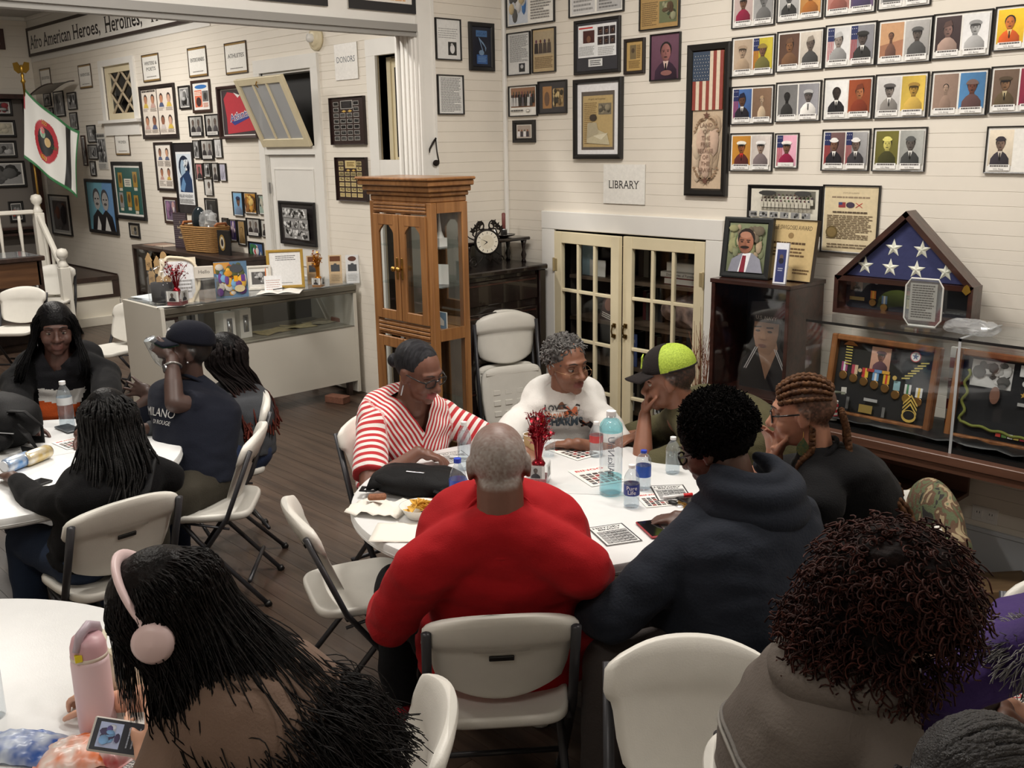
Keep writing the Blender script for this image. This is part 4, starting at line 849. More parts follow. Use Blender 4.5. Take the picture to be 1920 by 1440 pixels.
# ---- library wall, left half
def art(f,w,h):
    f.rect(-w*.47,-h*.47,-w*.05,h*.47,(206,214,226));f.blobs(-w*.47,-h*.47,-w*.05,h*.47,[(60,120,190),(206,188,150),G(90),G(220)],14,2,.4);f.lines(w*.02,-h*.42,w*.45,h*.45,14,(140,138,136))
picture('A',(947,-34),(1038,40),'framed sheet of blue photo clippings beside typed text, top by the corner',art,fw=.008)
def art(f,w,h): f.rect(-w*.47,-h*.46,-w*.02,h*.46,G(214));f.lines(-w*.43,-h*.42,-w*.06,h*.42,9,G(150));f.rect(w*.02,-h*.46,w*.47,h*.46,G(190));f.lines(w*.06,-h*.42,w*.43,h*.42,12,G(120))
picture('A',(1065,-56),(1168,20),'wide framed pair of grey printed pages cut by the frame top',art,fw=.008)
def art(f,w,h): f.text('TASTE',w*.06,h*.16,h*.1,(40,36,40));f.lines(-w*.46,-h*.44,-w*.04,h*.1,12,(128,104,68));f.rect(0,-h*.4,w*.46,h*.08,(110,116,84));f.blobs(0,-h*.4,w*.46,h*.08,[(70,84,62),(150,150,120),(90,70,50)],12,3,.4);f.rect(-w*.5,h*.28,w*.5,h*.5,(70,50,90))
picture('A',(1198,-30),(1272,50),'framed yellowed newspaper page headed TASTE',art,fw=.008,bg=(176,144,92))
def art(f,w,h): f.lines(-w*.42,-h*.2,w*.42,h*.46,22,G(120));f.rect(0,-h*.45,w*.28,-h*.24,G(60));f.ell(w*.14,-h*.32,w*.07,h*.05,G(190))
picture('A',(949,63),(993,139),'framed typed letter with a tiny dark photo at the bottom by the corner',art,fw=.007,bg=(222,222,220))
def art(f,w,h): f.group(-w*.45,-h*.1,w*.45,h*.45,(176,160,132),4,1,((60,54,52),(80,70,64)),(110,88,74),3);f.lines(-w*.42,-h*.42,w*.42,-h*.14,7,(140,118,88))
picture('A',(996,55),(1040,134),'framed sepia newspaper photo of four people in suits',art,fw=.007,bg=(190,168,130))
def art(f,w,h):
    f.rect(-w*.46,-h*.22,w*.46,h*.45,(236,238,240));f.rect(-w*.34,h*.08,-w*.06,h*.34,(70,30,28));f.ell(-w*.2,h*.16,w*.05,h*.07,(120,80,60));f.rect(-w*.44,h*.38,-w*.1,h*.41,(200,40,40));f.lines(-w*.44,-h*.18,-w*.06,h*.02,7,G(170))
    for i in range(3):
        for j in range(2): x = .02+i*.145;f.rect(w*x,h*(.02+.2*j),w*(x+.13),h*(.19+.2*j),(50,40,44),keep=(i+j) > 0);f.ell(w*(x+.065),h*(.1+.2*j),w*.03,h*.05,(170,130,110),keep=True)
    f.lines(w*.03,-h*.2,w*.42,-h*.02,5,G(180));f.rect(-w*.2,-h*.42,w*.14,-h*.26,(225,226,226));f.lines(-w*.16,-h*.40,w*.1,-h*.28,3,G(80))
picture('A',(1075,40),(1161,134),'black framed magazine spread with a small white name plate below',art,fw=.02,bg=(58,58,64))
def art(f,w,h): f.rect(-w*.3,-h*.1,w*.1,h*.4,(120,104,74));f.ell(-w*.1,h*.2,w*.1,h*.09,(80,66,50));f.lines(-w*.36,-h*.42,w*.36,-h*.14,6,(120,96,60));f.lines(w*.14,-h*.08,w*.38,h*.4,8,(120,96,60))
picture('A',(1169,74),(1207,137),'small framed gold newspaper clipping',art,fw=.02,fc=(38,28,24),bg=(186,154,96))
def art(f,w,h): f.portrait(-w/2,-h/2,w/2,h/2,**sp((104,70,88),(150,100,96),(52,34,52),None,None,(214,186,176)));f.ell(w*.06,-h*.36,w*.2,h*.06,(140,96,92))
picture('A',(1218,65),(1273,149),'framed plum-toned studio portrait of a woman in a dark jacket',art,fw=.008)
def art2(f,w,h): f.group(-w*.45,-h*.22,w*.45,h*.46,(150,110,84),8,2,(G(36),G(56),G(200),(90,86,92)),seed=4);f.lines(-w*.42,-h*.38,w*.05,-h*.28,1,G(60),.5,2);f.ell(w*.22,-h*.34,w*.07,h*.05,G(80));f.ell(w*.22,-h*.34,w*.058,h*.036,(240,238,232))
picture('A',(952,162),(1006,217),'framed signed colour photo of a large group in dark suits',art2,fw=.007)
def art(f,w,h): f.rect(-w*.36,-h*.36,-w*.02,h*.36,(168,124,80));f.ell(-w*.2,-h*.05,w*.1,h*.24,(110,84,66));f.rect(w*.04,-h*.32,w*.42,h*.28,(156,130,92));f.blobs(w*.04,-h*.32,w*.42,h*.28,[(60,54,44),(200,178,130),(110,92,66)],26,5,.3)
picture('A',(1007,153),(1061,212),'dark matted frame with two tan clippings side by side',art,fw=.008,bg=(62,60,62))
def art(f,w,h): f.rect(-w*.42,-h*.42,w*.42,h*.42,(226,222,214));f.group(-w*.38,-h*.38,w*.38,h*.38,(170,156,146),4,1,((226,224,226),(176,30,44),(54,50,58),(60,54,62)),(130,92,76),6)
picture('A',(960,226),(1002,267),'small black framed photo of four women below the signed group photo',art,fw=.022,bg=(30,26,24))
def art(f,w,h):
    f.rect(-w*.5,-h*.5,w*.5,h*.5,(236,236,238));f.rect(-w*.40,-h*.44,w*.40,h*.39,(98,90,84));f.rect(-w*.36,-h*.40,w*.36,h*.33,(188,164,116));f.text('A spirit not forgotten',-w*.02,h*.27,h*.026,(60,50,40),maxw=w*.6)
    f.lines(-w*.33,-h*.36,-w*.02,h*.24,22,(140,116,78));f.rect(w*.02,h*.06,w*.33,h*.22,(124,116,100));f.blobs(w*.02,h*.06,w*.33,h*.22,[(96,90,78),(150,140,118)],8,2,.5);f.poly([(-w*.26,-h*.34),(w*.3,-h*.37),(w*.24,-h*.22),(-w*.02,-h*.14),(-w*.24,-h*.06)],(196,186,156));f.ell(-w*.1,h*.02,w*.09,h*.05,(70,60,52));f.poly([(-w*.26,-h*.28),(-w*.22,-h*.05),(-w*.02,-h*.05),(w*.04,-h*.2)],(178,168,142));f.poly([(-w*.1,-h*.24),(w*.26,-h*.2),(w*.1,-h*.3)],(220,212,186))
picture('A',(1073,150),(1163,298),'large black framed newspaper page of a seated man with a book above the library sign',art,fw=.03,d=.03)
def art(f,w,h):
    f.rect(-w/2,-h/2,w/2,h*.08,(206,184,158));f.blobs(-w*.48,-h*.48,w*.48,h*.06,[(214,194,170),(196,172,146),(208,180,160)],30,2,.4)
    n = 9
    for i in range(n): x = -w/2+w*i/n;f.rect(x,h*.08 if x < -w*.02 else h*.08,x+w/n,h*.5,(146,70,62) if i % 2 == 0 else (222,206,184),keep=i > 0)
    f.rect(-w*.5,h*.29,w*.06,h*.5,(60,74,94))
    for i in range(6):
        for j in range(8): f.star(-w*.45+w*.088*i+(w*.03 if j % 2 else 0),h*.305+h*.0235*j,w*.016,(222,216,204),keep=(i+j) > 0)
    br = (110,78,66)
    f.star(0,h*.04,w*.13,br);f.star(0,-h*.44,w*.13,br)
    for s in (-1,1):
        for k in range(7):
            a = k/6;f.ell(s*w*(.12+.26*a),h*(.015-.09*a*a),w*.05,h*.008,(150,124,100),keep=True);f.ell(s*w*(.12+.26*a),h*(-.425+.08*a*a),w*.05,h*.008,(150,124,100),keep=True)
    for i,s in enumerate(('LAND','OF','THE','FREE','BECAUSE','OF','THE','BRAVE')): f.text(s,0,-h*.045-h*.047*i,h*.030,(134,108,92),maxw=w*.5)
picture('A',(1288,85),(1359,369),'tall narrow framed American flag art reading LAND OF THE FREE',art,fw=.042,d=.03,fc=(22,20,19),bg=(150,100,50))
def art(f,w,h): f.text('LIBRARY',0,-h*.11,h*.2,(22,22,24),w=w*.74,serif=True)
picture('A',(1132,308),(1209,384),'white foam board sign reading LIBRARY above the glazed doors',art,fw=0,d=.006,bg=(240,238,232),name='wall_sign',cat='sign')
def art(f,w,h):
    f.rect(-w*.48,-h*.48,w*.48,h*.46,(226,222,208));f.group(-w*.32,-h*.0,w*.44,h*.42,(120,118,108),13,3,((206,202,188),(190,186,172)),(90,80,70),2);f.ell(-w*.2,h*.37,w*.13,h*.06,G(60));f.ell(w*.3,h*.37,w*.12,h*.06,G(66))
    for i in range(6): f.rect(-w*.46+w*.155*i,-h*.22,-w*.46+w*.155*i+w*.12,-h*.08,G(150),keep=i > 0);f.blobs(-w*.46+w*.155*i,-h*.22,-w*.46+w*.155*i+w*.12,-h*.08,[G(50),G(90),G(200)],6,i,.4)
picture('A',(1402,346),(1536,438),'wide framed panorama of uniformed men in rows',art,fw=.012,bg=BLK)
def art(f,w,h):
    f.rect(-w*.49,-h*.49,w*.49,h*.49,(224,208,172));f.text('STATE OF ALABAMA',0,h*.39,h*.02,(150,132,110),maxw=w*.4);f.lines(-w*.35,h*.31,w*.35,h*.36,1,(150,132,110));f.rect(-w*.22,h*.18,-w*.09,h*.26,(150,60,66));f.rect(-w*.22,h*.22,-w*.15,h*.26,(60,70,120));f.ell(0,h*.22,w*.08,h*.045,(70,60,80));f.poly([(w*.1,h*.26),(w*.22,h*.19),(w*.22,h*.18),(w*.1,h*.25)],(190,40,48));f.poly([(w*.1,h*.19),(w*.22,h*.26),(w*.22,h*.25),(w*.1,h*.18)],(190,40,48))
    f.lines(-w*.32,h*.09,w*.32,h*.12,1,(90,76,62),.8);f.lines(-w*.42,-h*.30,w*.42,h*.07,14,(120,104,84));f.ell(-w*.32,-h*.2,w*.11,h*.095,(112,96,62),n=24);f.ell(-w*.32,-h*.2,w*.085,h*.072,(140,120,80),n=20);f.lines(-w*.4,-h*.44,w*.44,-h*.36,2,(120,104,84),.4,4)
picture('A',(1543,346),(1641,480),'framed cream proclamation with small flags and a dark seal',art,fw=.007)
# ---- partition wall and header
def art(f,w,h): f.lines(-w*.42,h*.02,w*.4,h*.3,5,G(150),.3);f.rect(-w*.02,-h*.4,w*.34,-h*.06,G(40));f.ell(w*.16,-h*.24,w*.1,h*.12,G(220));f.ell(w*.14,-h*.13,w*.05,h*.04,G(190))
picture('B',(817,32),(867,114),'framed typed page with a photo of a man in white on the partition',art,fw=.008,bg=(226,226,224))
def art(f,w,h):
    b = (70,110,160);f.rect(-w*.3,h*.26,w*.3,h*.42,b);f.text('ASCAP',0,h*.3,h*.07,(40,66,104),w=w*.5);f.rect(-w*.28,-h*.44,w*.3,-h*.2,(56,92,150));f.lines(-w*.22,-h*.4,w*.24,-h*.24,4,(110,146,190));f.ell(-w*.02,-h*.15,w*.14,h*.07,(120,146,176));f.poly([(w*.06,-h*.15),(w*.1,-h*.15),(-w*.14,h*.24),(-w*.18,h*.24)],(120,146,176));f.poly([(-w*.16,h*.24),(w*.1,h*.1),(w*.24,-h*.02),(w*.2,-h*.12),(w*.16,h*.0),(0,h*.1),(-w*.14,h*.18)],(120,146,176))
picture('B',(880,40),(929,134),'dark plaque with a blue musical note',art,fw=.03,bg=(24,28,44))
def art(f,w,h): f.lines(-w*.4,-h*.46,w*.42,h*.46,26,G(120))
picture('B',(821,139),(872,215),'framed page of dense typed text below the photo page on the partition',art,fw=.008,bg=(226,226,224))
for tl,br,wh,lab,hasw in (((462,-70),(615,12),(.56,.42),'black mounted poster above the opening, left of two',0),((650,-50),(782,27),(.52,.40),'black mounted poster with a white print above the opening, right of two',1)):
    def art(f,w,h): 
        if hasw: f.rect(-w*.46,-h*.22,w*.42,h*.46,(235,230,222));f.lines(-w*.3,-h*.18,w*.38,h*.3,4,(226,180,130),.4)
    p = onx(*br);t = picture('B',tl,br,lab,art,fw=0,d=.01,bg=(30,30,34),name='poster',cat='poster')
nt_ = thing('music_note','black metal music note hung on the partition casing','ornament');c = onx(812,285,.03);place(nt_,c,(0,1,0),(0,0,1),(1,0,0))
MB().ell((.02,-.07,.004),(.028,.02,.006)).build('note_head',M_iron,nt_,smooth=True);MB().tube([(.044,-.065,.004),(.03,.0,.004),(.022,.085,.004)],.004,6).build('stem',M_iron,nt_,smooth=True);MB().tube([(.026,.088,.004),(-.0,.06,.004),(-.03,.02,.004),(-.032,-.005,.004)],[.007,.008,.007,.003],6,flat=.5).build('note_flag',M_iron,nt_,smooth=True)
# ---- museum wall: header banner
b = thing('banner','long white banner reading Afro American Heroes, Heroines, in a dark frame','banner');place(b,(-6.5,-.012,3.527),(1,0,0),(0,0,1),(0,-1,0));L = 5.7
MB().bx((-L/2,-.175,0),(L/2,.175,.01)).build('board',M_paper,b)
for lo,hi in (((-L/2,.145,.01),(L/2,.18,.022)),((-L/2,-.18,.01),(L/2,-.145,.022)),((-L/2,-.145,.01),(-L/2+.035,.145,.022)),((L/2-.035,-.145,.01),(L/2,.145,.022))): MB().bx(lo,hi).build('frame_rail',mat('banner_frame',(58,48,44),.5),b)
for st_,x,y,h,w_ in (('Afro',.06,-.085,.16,.46),('American',.57,-.085,.16,.98),('Heroes,',1.62,-.085,.16,.86),('Heroines,',2.62,-.095,.17,1.02),('Trail',3.82,-.095,.17,.5),('Blazers',4.4,-.095,.17,.9)): f = Flat();f.z = .0105;f.text(st_,-L/2+x,y,h,(24,22,24),w=w_,serif=True,align='l',bold=.012);f.build('lettering',b)
# ---- museum wall: category signs
def sign(tl,br,lab,lines,curl=False,fc=(70,56,44)):
    def art(f,w,h):
        f.rect(-w*.5,h*.44,w*.5,h*.5,(150,120,70));f.rect(-w*.5,-h*.5,w*.5,-h*.44,(150,120,70))
        for i,s in enumerate(lines): f.text(s,0,h*(.02-.22*i+.1*(len(lines)-1)),h*.13,(40,38,40),w=w*min(.78,.1*len(s)+.08),serif=True)
        f.lines(-w*.3,-h*.36,w*.3,-h*.31,1,(120,116,112))
    return picture('A',tl,br,lab,art,fw=.008,fc=fc,d=.012,bg=(242,240,234),name='wall_sign',cat='sign',group='category signs on the museum wall')
sign((419,82),(464,136),'framed white category sign reading ATHLETES',['ATHLETES']);sign((350,91),(389,142),'framed white category sign reading ENTERTAINERS',['ENTERTAINERS']);sign((264,104),(300,151),'framed white category sign reading WRITERS AND POETS',['WRITERS &','POETS'])
sign((145,123),(173,164),'framed white category sign reading INVENTORS',['INVENTORS']);sign((73,130),(97,169),'framed white category sign nearest the flag, partly behind a curled sheet',['EDUCATORS']);sign((213,249),(244,291),'framed white category sign reading WOMEN under the lattice window',['WOMEN'])
def art(f,w,h): f.text('DONORS',0,-h*.02,h*.16,(84,92,104),w=w*.8,serif=True)
picture('A',(626,84),(672,147),'glossy white sign reading DONORS on the museum wall',art,fw=0,d=.008,bg=(244,242,238),name='wall_sign',cat='sign')
cs = thing('curled_sheet','curled framed sheet peeling off the wall above the flag','sign');pc = ony(112,165,-.12);place(cs,pc,(1,0,0),(0,0,1),(0,-1,0))
P = np.array([[(u,-.10+.17*math.sin((u+.5)*1.7)-.02*v-.06*u,.10+.11*v*1.2) for v in np.linspace(-1,1,6)] for u in np.linspace(-.42,.42,14)]);mb = MB();mb.grid(P);mb.grid(P[::-1]-np.array([0,.006,0]));mb.build('sheet',mat('curl_paper',(190,186,178),.5),cs,smooth=True);MB().tube(P[:,5],.008,6).build('edge',frm(BRN),cs);MB().tube(P[:,0],.008,6).build('edge',frm(BRN),cs)
# ---- museum wall: pictures
def faces(n,m,top=True,seed=0,tint=(226,206,184)):
    def art(f,w,h):
        r = random.Random(seed);f.rect(-w*.48,-h*.48,w*.48,h*.48,(238,230,220))
        for i in range(n):
            for j in range(m):
                x0 = -w*.46+w*.92*i/n;y0 = -h*.46+h*.92*j/m;ww,hh = w*.92/n,h*.92/m;sk = r.choice([(206,158,128),(176,120,92),(220,176,150),(150,104,80)])
                f.ell(x0+ww*.5,y0+hh*.74,ww*.2,hh*.2,(60,48,46));f.ell(x0+ww*.5,y0+hh*.68,ww*.17,hh*.18,sk);f.poly([(x0+ww*.2,y0+hh*.34),(x0+ww*.8,y0+hh*.34),(x0+ww*.66,y0+hh*.5),(x0+ww*.34,y0+hh*.5)],r.choice([(210,176,80),(90,100,130),(200,160,150),(170,150,140)]));f.lines(x0+ww*.06,y0+hh*.02,x0+ww*.94,y0+hh*.3,5,(140,130,124),.4,i+j)
    return art
def photo(seed,cols=None,bw=True,n=16,bg=None):
    cols = cols or [G(30),G(60),G(120),G(190),G(220)]
    def art(f,w,h): f.rect(-w*.46,-h*.46,w*.46,h*.46,bg or G(140));f.blobs(-w*.46,-h*.46,w*.46,h*.46,cols,n,seed,.42)
    return art
def bwport(seed,bg=(170,168,164),cloth=(50,48,50),skin=(110,96,88),two=False,cap=True):
    def art(f,w,h):
        if two: f.portrait(-w*.46,-h*.3,-w*.02,h*.46,bg,skin,cloth,seed=seed);f.portrait(w*.02,-h*.3,w*.46,h*.46,tuple(v*.9 for v in bg),skin,tuple(v*1.5 for v in cloth),seed=seed+1)
        else: f.portrait(-w*.46,-h*(.3 if cap else .47),w*.46,h*.47,bg,skin,cloth,seed=seed)
        if cap: f.rect(-w*.4,-h*.46,w*.4,-h*.3,(228,226,222));f.lines(-w*.34,-h*.43,w*.34,-h*.33,2,G(120))
    return art
g2 = 'small photos on the museum wall'
def two_sheet(f,w,h):
    for k in (0,1):
        x0 = -w*.49+k*w*.51;f.rect(x0,-h*.48,x0+w*.47,h*.48,(238,228,216));r = random.Random(k+2)
        if k == 0: f.lines(x0+w*.02,h*.42,x0+w*.44,h*.47,1,(60,54,50),.8)
        for i in range(2):
            for j in range(2):
                cx = x0+w*(.12+.23*i);cy = h*(.26-.46*j);sk = r.choice([(196,140,110),(150,100,78),(214,170,146)]);f.ell(cx,cy+h*.03,w*.055,h*.1,(70,54,50));f.ell(cx,cy,w*.047,h*.09,sk);f.poly([(cx-w*.08,cy-h*.16),(cx+w*.08,cy-h*.16),(cx+w*.04,cy-h*.07),(cx-w*.04,cy-h*.07)],r.choice([(220,190,90),(84,96,130),(206,170,160),(210,200,196)]));f.lines(cx-w*.1,cy-h*.24,cx+w*.1,cy-h*.17,3,(150,138,130),.4,i+j)
picture('A',(258,163),(333,259),'wide dark frame of two sheets of drawn portraits of writers',two_sheet,fw=.035,fc=(40,30,28),bg=(40,30,28),d=.025)
picture('A',(286,267),(328,359),'dark framed sheet of four drawn portraits under the writers frame',faces(2,2,seed=8),fw=.03,fc=(40,28,26),d=.025)
def art(f,w,h):
    nv,pale = (34,58,96),(214,224,234);f.rect(-w*.42,-h*.38,w*.42,h*.38,(234,236,238));f.rect(-w*.38,-h*.2,w*.38,h*.35,pale);f.ell(0,h*.16,w*.3,h*.17,(24,36,60));f.ell(-w*.08,h*.12,w*.13,h*.15,(160,184,206));f.poly([(-w*.3,-h*.2),(-w*.28,0),(-w*.06,h*.06),(w*.2,h*.12),(w*.36,-h*.02),(w*.36,-h*.2)],nv);f.poly([(-w*.3,-h*.16),(-w*.1,h*.02),(w*.02,-h*.08),(-w*.1,-h*.2)],(104,146,190));f.blobs(-w*.05,h*.1,w*.26,h*.3,[pale,(240,244,248),(30,44,70)],16,4,.3)
    f.text('BILLIE HOLIDAY',0,-h*.275,h*.045,(40,44,56),w=w*.72);f.lines(-w*.38,-h*.36,w*.38,-h*.29,3,G(120),.4)
picture('A',(322,268),(370,402),'tall poster in blue tones titled BILLIE HOLIDAY on black board',art,fw=.008,bg=(38,34,38),name='poster',cat='poster')
def art(f,w,h):
    f.rect(-w*.48,-h*.48,w*.48,h*.48,(70,60,64));f.poly([(-w*.42,h*.3),(-w*.3,h*.44),(-w*.1,h*.40),(0,h*.3),(w*.14,h*.4),(w*.34,h*.34),(w*.44,-h*.4),(-w*.36,-h*.46),(-w*.36,-h*.1)],(190,60,72));f.poly([(-w*.12,h*.42),(0,h*.3),(w*.14,h*.42),(w*.04,h*.36)],(232,226,222));f.poly([(-w*.24,-h*.2),(w*.3,-h*.06),(w*.28,-h*.14),(-w*.14,-h*.28)],(60,70,140));f.text('Atlanta',w*.02,-h*.14,h*.15,(236,232,228),w=w*.58,bold=.05,rot=.14);f.text('Atlanta',w*.02,-h*.14,h*.14,(52,66,140),w=w*.56,bold=.01,rot=.14)
picture('A',(403,163),(481,259),'deep framed red sports jersey lettered Atlanta',art,fw=.03,fc=(56,32,28),d=.06,name='framed_jersey',cat='jersey')
picture('A',(332,162),(357,204),'small framed grey snapshot between the writers frame and the red poster',photo(3),fw=.02,group=g2)
def art(f,w,h): f.rect(-w*.46,-h*.46,w*.46,h*.46,(238,236,232));f.ell(0,h*.36,w*.38,h*.08,(60,120,190));f.rect(-w*.42,-h*.4,w*.04,h*.24,(224,120,92));f.lines(-w*.4,h*.02,0,h*.2,3,(246,240,226),.6);f.ell(-w*.18,-h*.2,w*.16,h*.18,(70,50,50));f.rect(w*.08,-h*.2,w*.44,h*.2,G(110));f.ell(w*.26,0,w*.1,h*.14,G(60));f.lines(w*.1,-h*.42,w*.42,-h*.24,4,(206,120,80))
picture('A',(356,152),(396,210),'brown framed poster with a blue oval heading and orange panel',art,fw=.03,fc=BRN,name='poster',cat='poster')
picture('A',(352,218),(380,256),'small black mounted pair of photos, left one under the red poster',bwport(2,two=True),fw=.006,bg=(34,32,34),group=g2);picture('A',(382,215),(411,255),'small black mounted pair of photos, right one beside the jersey',bwport(5,two=True),fw=.006,bg=(34,32,34),group=g2)
picture('A',(360,263),(374,297),'narrow dark snapshot beside the tall blue poster, first in its row',photo(7,n=10),fw=.006,group=g2);picture('A',(374,262),(400,300),'small black mounted photo of two seated performers',bwport(8,two=True),fw=.006,bg=(30,28,30),group=g2);picture('A',(399,260),(416,296),'narrow newspaper clipping on black card, last in its row',photo(9,[G(120),G(190),G(210)],n=8,bg=G(206)),fw=.006,group=g2)
picture('A',(365,306),(380,337),'tiny reddish portrait card in a row of four',bwport(11,(176,110,110),cap=False),fw=.006,group=g2);picture('A',(380,305),(394,332),'tiny card of several faces in a row of four',photo(12,n=12),fw=.006,group=g2);picture('A',(395,305),(409,340),'tiny pale portrait card in a row of four',bwport(13,cap=False),fw=.006,group=g2);picture('A',(409,306),(424,340),'tiny lavender text card in a row of four',photo(14,[(170,168,186),(190,188,204)],n=6,bg=(184,182,200)),fw=.006,group=g2)
picture('A',(381,334),(399,367),'small white bordered photo of a woman in a light dress',bwport(15,(206,204,200),(190,186,180),cap=False),fw=.006,group=g2);picture('A',(382,371),(408,418),'black framed photo of a figure in white above the basket',bwport(16,G(40),G(220),G(90),cap=False),fw=.016,group=g2)
def art(f,w,h): f.portrait(-w*.47,-h*.47,w*.47,h*.47,(120,168,206),(120,84,66),(110,130,156),'cap',(40,50,90))
picture('A',(434,359),(456,406),'narrow blue baseball player portrait beside the door',art,fw=.006,group=g2);picture('A',(455,360),(481,402),'orange-gold team photograph beside the door',photo(21,[(206,150,60),(150,96,40),(224,190,110),(96,60,30)],n=40,bg=(190,138,56)),fw=.006,group=g2);picture('A',(482,365),(497,403),'narrow teal photograph nearest the door trim',photo(22,[(120,160,150),(60,70,66),(200,196,180)],n=9,bg=(150,170,160)),fw=.006,group=g2)
picture('A',(415,408),(428,438),'narrow dark photograph right of the basket',photo(23,n=8,bg=G(60)),fw=.006,group=g2);picture('A',(429,411),(444,453),'narrow purple sports photograph right of the basket',photo(24,[(90,70,140),(60,50,96),(200,180,190)],n=9,bg=(80,66,120)),fw=.006,group=g2);picture('A',(443,412),(461,461),'gold embossed portrait plaque right of the basket',bwport(25,(150,124,84),(110,88,56),(170,140,96),cap=False),fw=.01,group=g2)
picture('A',(460,408),(487,445),'black mounted pair of photos beside the door trim',bwport(26,two=True),fw=.006,bg=(28,26,30),group=g2);picture('A',(487,411),(501,445),'tiny standing figure photo nearest the door trim',bwport(27,(200,198,192),cap=False),fw=.006,group=g2);picture('A',(464,452),(494,490),'blue team poster with a player in red above the counter',photo(28,[(60,90,150),(190,60,60),G(220),(60,120,80)],n=16,bg=(70,100,150)),fw=.01,bg=(26,24,28),group=g2)
picture('A',(304,369),(334,421),'brown framed snapshot of a couple in lilac under the drawn portraits',photo(31,[(150,110,150),(90,70,96),(206,200,204),(190,150,150)],n=14,bg=(110,96,120)),fw=.03,fc=BRN)
def art(f,w,h):
    f.rect(-w*.46,-h*.46,w*.46,h*.46,(46,92,86));f.rect(-w*.14,h*.08,w*.12,h*.24,(226,222,206));f.lines(-w*.1,h*.1,w*.08,h*.22,3,G(120))
    for i,(x,y) in enumerate(((-.36,.06),(.2,.08),(-.38,-.34),(-.08,-.32),(.18,-.38))): f.rect(w*x,h*y,w*(x+.16),h*(y+.3),(170,134,60) if i != 2 else G(150));f.ell(w*(x+.08),h*(y+.17),w*.05,h*.09,(110,80,40));f.rect(w*(x+.02),h*(y-.07),w*(x+.14),h*(y-.01),(214,208,190))
picture('A',(206,303),(273,415),'large black frame of gold photo cards on a green mat',art,fw=.045,d=.03)
def art(f,w,h):
    f.rect(-w*.5,-h*.5,w*.5,h*.5,(110,170,190));f.poly([(w*.0,-h*.5),(w*.5,-h*.5),(w*.5,h*.5),(w*.1,h*.5)],(110,156,206));
    for cx,s in ((-.16,1.0),(.16,.9)): f.poly([(w*(cx-.26),-h*.5),(w*(cx-.2),-h*.22),(w*cx,-h*.06),(w*(cx+.22),-h*.2),(w*(cx+.3),-h*.5)],(26,26,32));f.poly([(w*(cx-.1),-h*.5),(w*cx,-h*.2),(w*(cx+.12),-h*.5)],(232,232,230));f.ell(w*cx,h*.18*s,w*.14,h*.2,(70,70,76));f.ell(w*(cx+.01),h*.12*s,w*.12,h*.19,(176,174,172));f.ell(w*(cx+.01),h*.05,w*.06,h*.03,(90,86,86));f.ell(w*(cx-.04),h*.16*s,w*.03,h*.016,(40,40,44));f.ell(w*(cx+.06),h*.16*s,w*.03,h*.016,(40,40,44),keep=True)
picture('A',(156,335),(221,442),'black framed painting of an elderly couple on blue',art,fw=.04,d=.03,name='painting',cat='painting')
picture('A',(240,417),(262,448),'small dark framed clipping under the green matted frame',photo(33,[G(60),G(110),(170,160,140)],n=6,bg=(150,140,122)),fw=.03,group=g2)
def art(f,w,h): f.rect(-w*.46,-h*.46,w*.46,h*.46,(200,200,198));f.rect(-w*.38,-h*.4,w*.38,h*.38,(90,86,88));f.blobs(-w*.38,-h*.4,w*.38,h*.38,[(70,66,66),(110,106,108),(130,84,70),(50,48,56),(140,140,144)],18,6,.5)
picture('A',(89,364),(135,444),'large framed smoky painting behind the white railing',art,fw=.02,d=.025,name='painting',cat='painting')
for tl,br,lab,s in (((80,175),(96,199),'tiny double snapshot above the flag',41),((98,172),(122,218),'dark framed street photograph above the flag',42),((124,174),(144,205),'small dark framed note right of the street photograph',43),((129,211),(146,243),'small dark framed clipping right above the flag tip',44),((91,202),(100,217),'tiny dark snapshot tucked behind the flag edge',45),((161,235),(180,267),'small dark framed group photo right of the flag',46),((163,271),(184,299),'small pair of portrait cards right of the flag',47),((167,302),(180,330),'narrow portrait card above the couple painting',48),((150,254),(164,311),'brown framed photo half hidden by the flag edge',49)):
    picture('A',tl,br,lab,photo(s,n=9),fw=.016,fc=BLK if s != 49 else BRN,group=g2)
def art(f,w,h): f.lines(-w*.4,h*.36,w*.4,h*.46,1,G(80),.8);f.rect(-w*.44,-h*.3,w*.44,h*.34,G(130));f.blobs(-w*.44,-h*.3,w*.44,h*.34,[G(60),G(90),G(200)],40,3,.2);f.lines(-w*.4,-h*.46,w*.4,-h*.33,4,G(130))
picture('A',(179,250),(204,318),'tall newspaper clipping with a crowd photo right of the flag',art,fw=0,d=.004,bg=(206,204,198))
# award plaques
def plaque(tl,br,lab,cell,edge,txt):
    def art(f,w,h):
        f.rect(-w*.2,h*.26,w*.16,h*.44,edge);f.rect(-w*.18,h*.275,w*.14,h*.425,cell);f.lines(-w*.14,h*.3,w*.1,h*.41,3,txt)
        for j in range(7):
            for i in range(4):
                if j < 2 and i in (1,2): continue
                x = -w*.42+i*w*.2;y = h*(.33-.125*j);f.rect(x,y,x+w*.16,y+h*.09,edge,keep=i+j > 0);f.rect(x+w*.01,y+h*.01,x+w*.15,y+h*.08,cell,keep=True)
        for s in (-.1,.08): f.poly([(w*(s-.07),h*.21),(w*s,h*.24),(w*(s+.07),h*.21),(w*s,h*.185)],(206,170,90))
    return picture('A',tl,br,lab,art,fw=.006,fc=(44,28,26),d=.03,bg=(46,30,28),name='award_plaque',cat='plaque',group='award plaques')
plaque((615,184),(684,271),'dark award plaque with rows of black nameplates, upper of two',(24,22,24),(170,168,164),(60,58,60));plaque((626,295),(688,379),'dark award plaque with rows of gold nameplates, lower of two',(206,184,128),(214,196,146),(110,90,50))
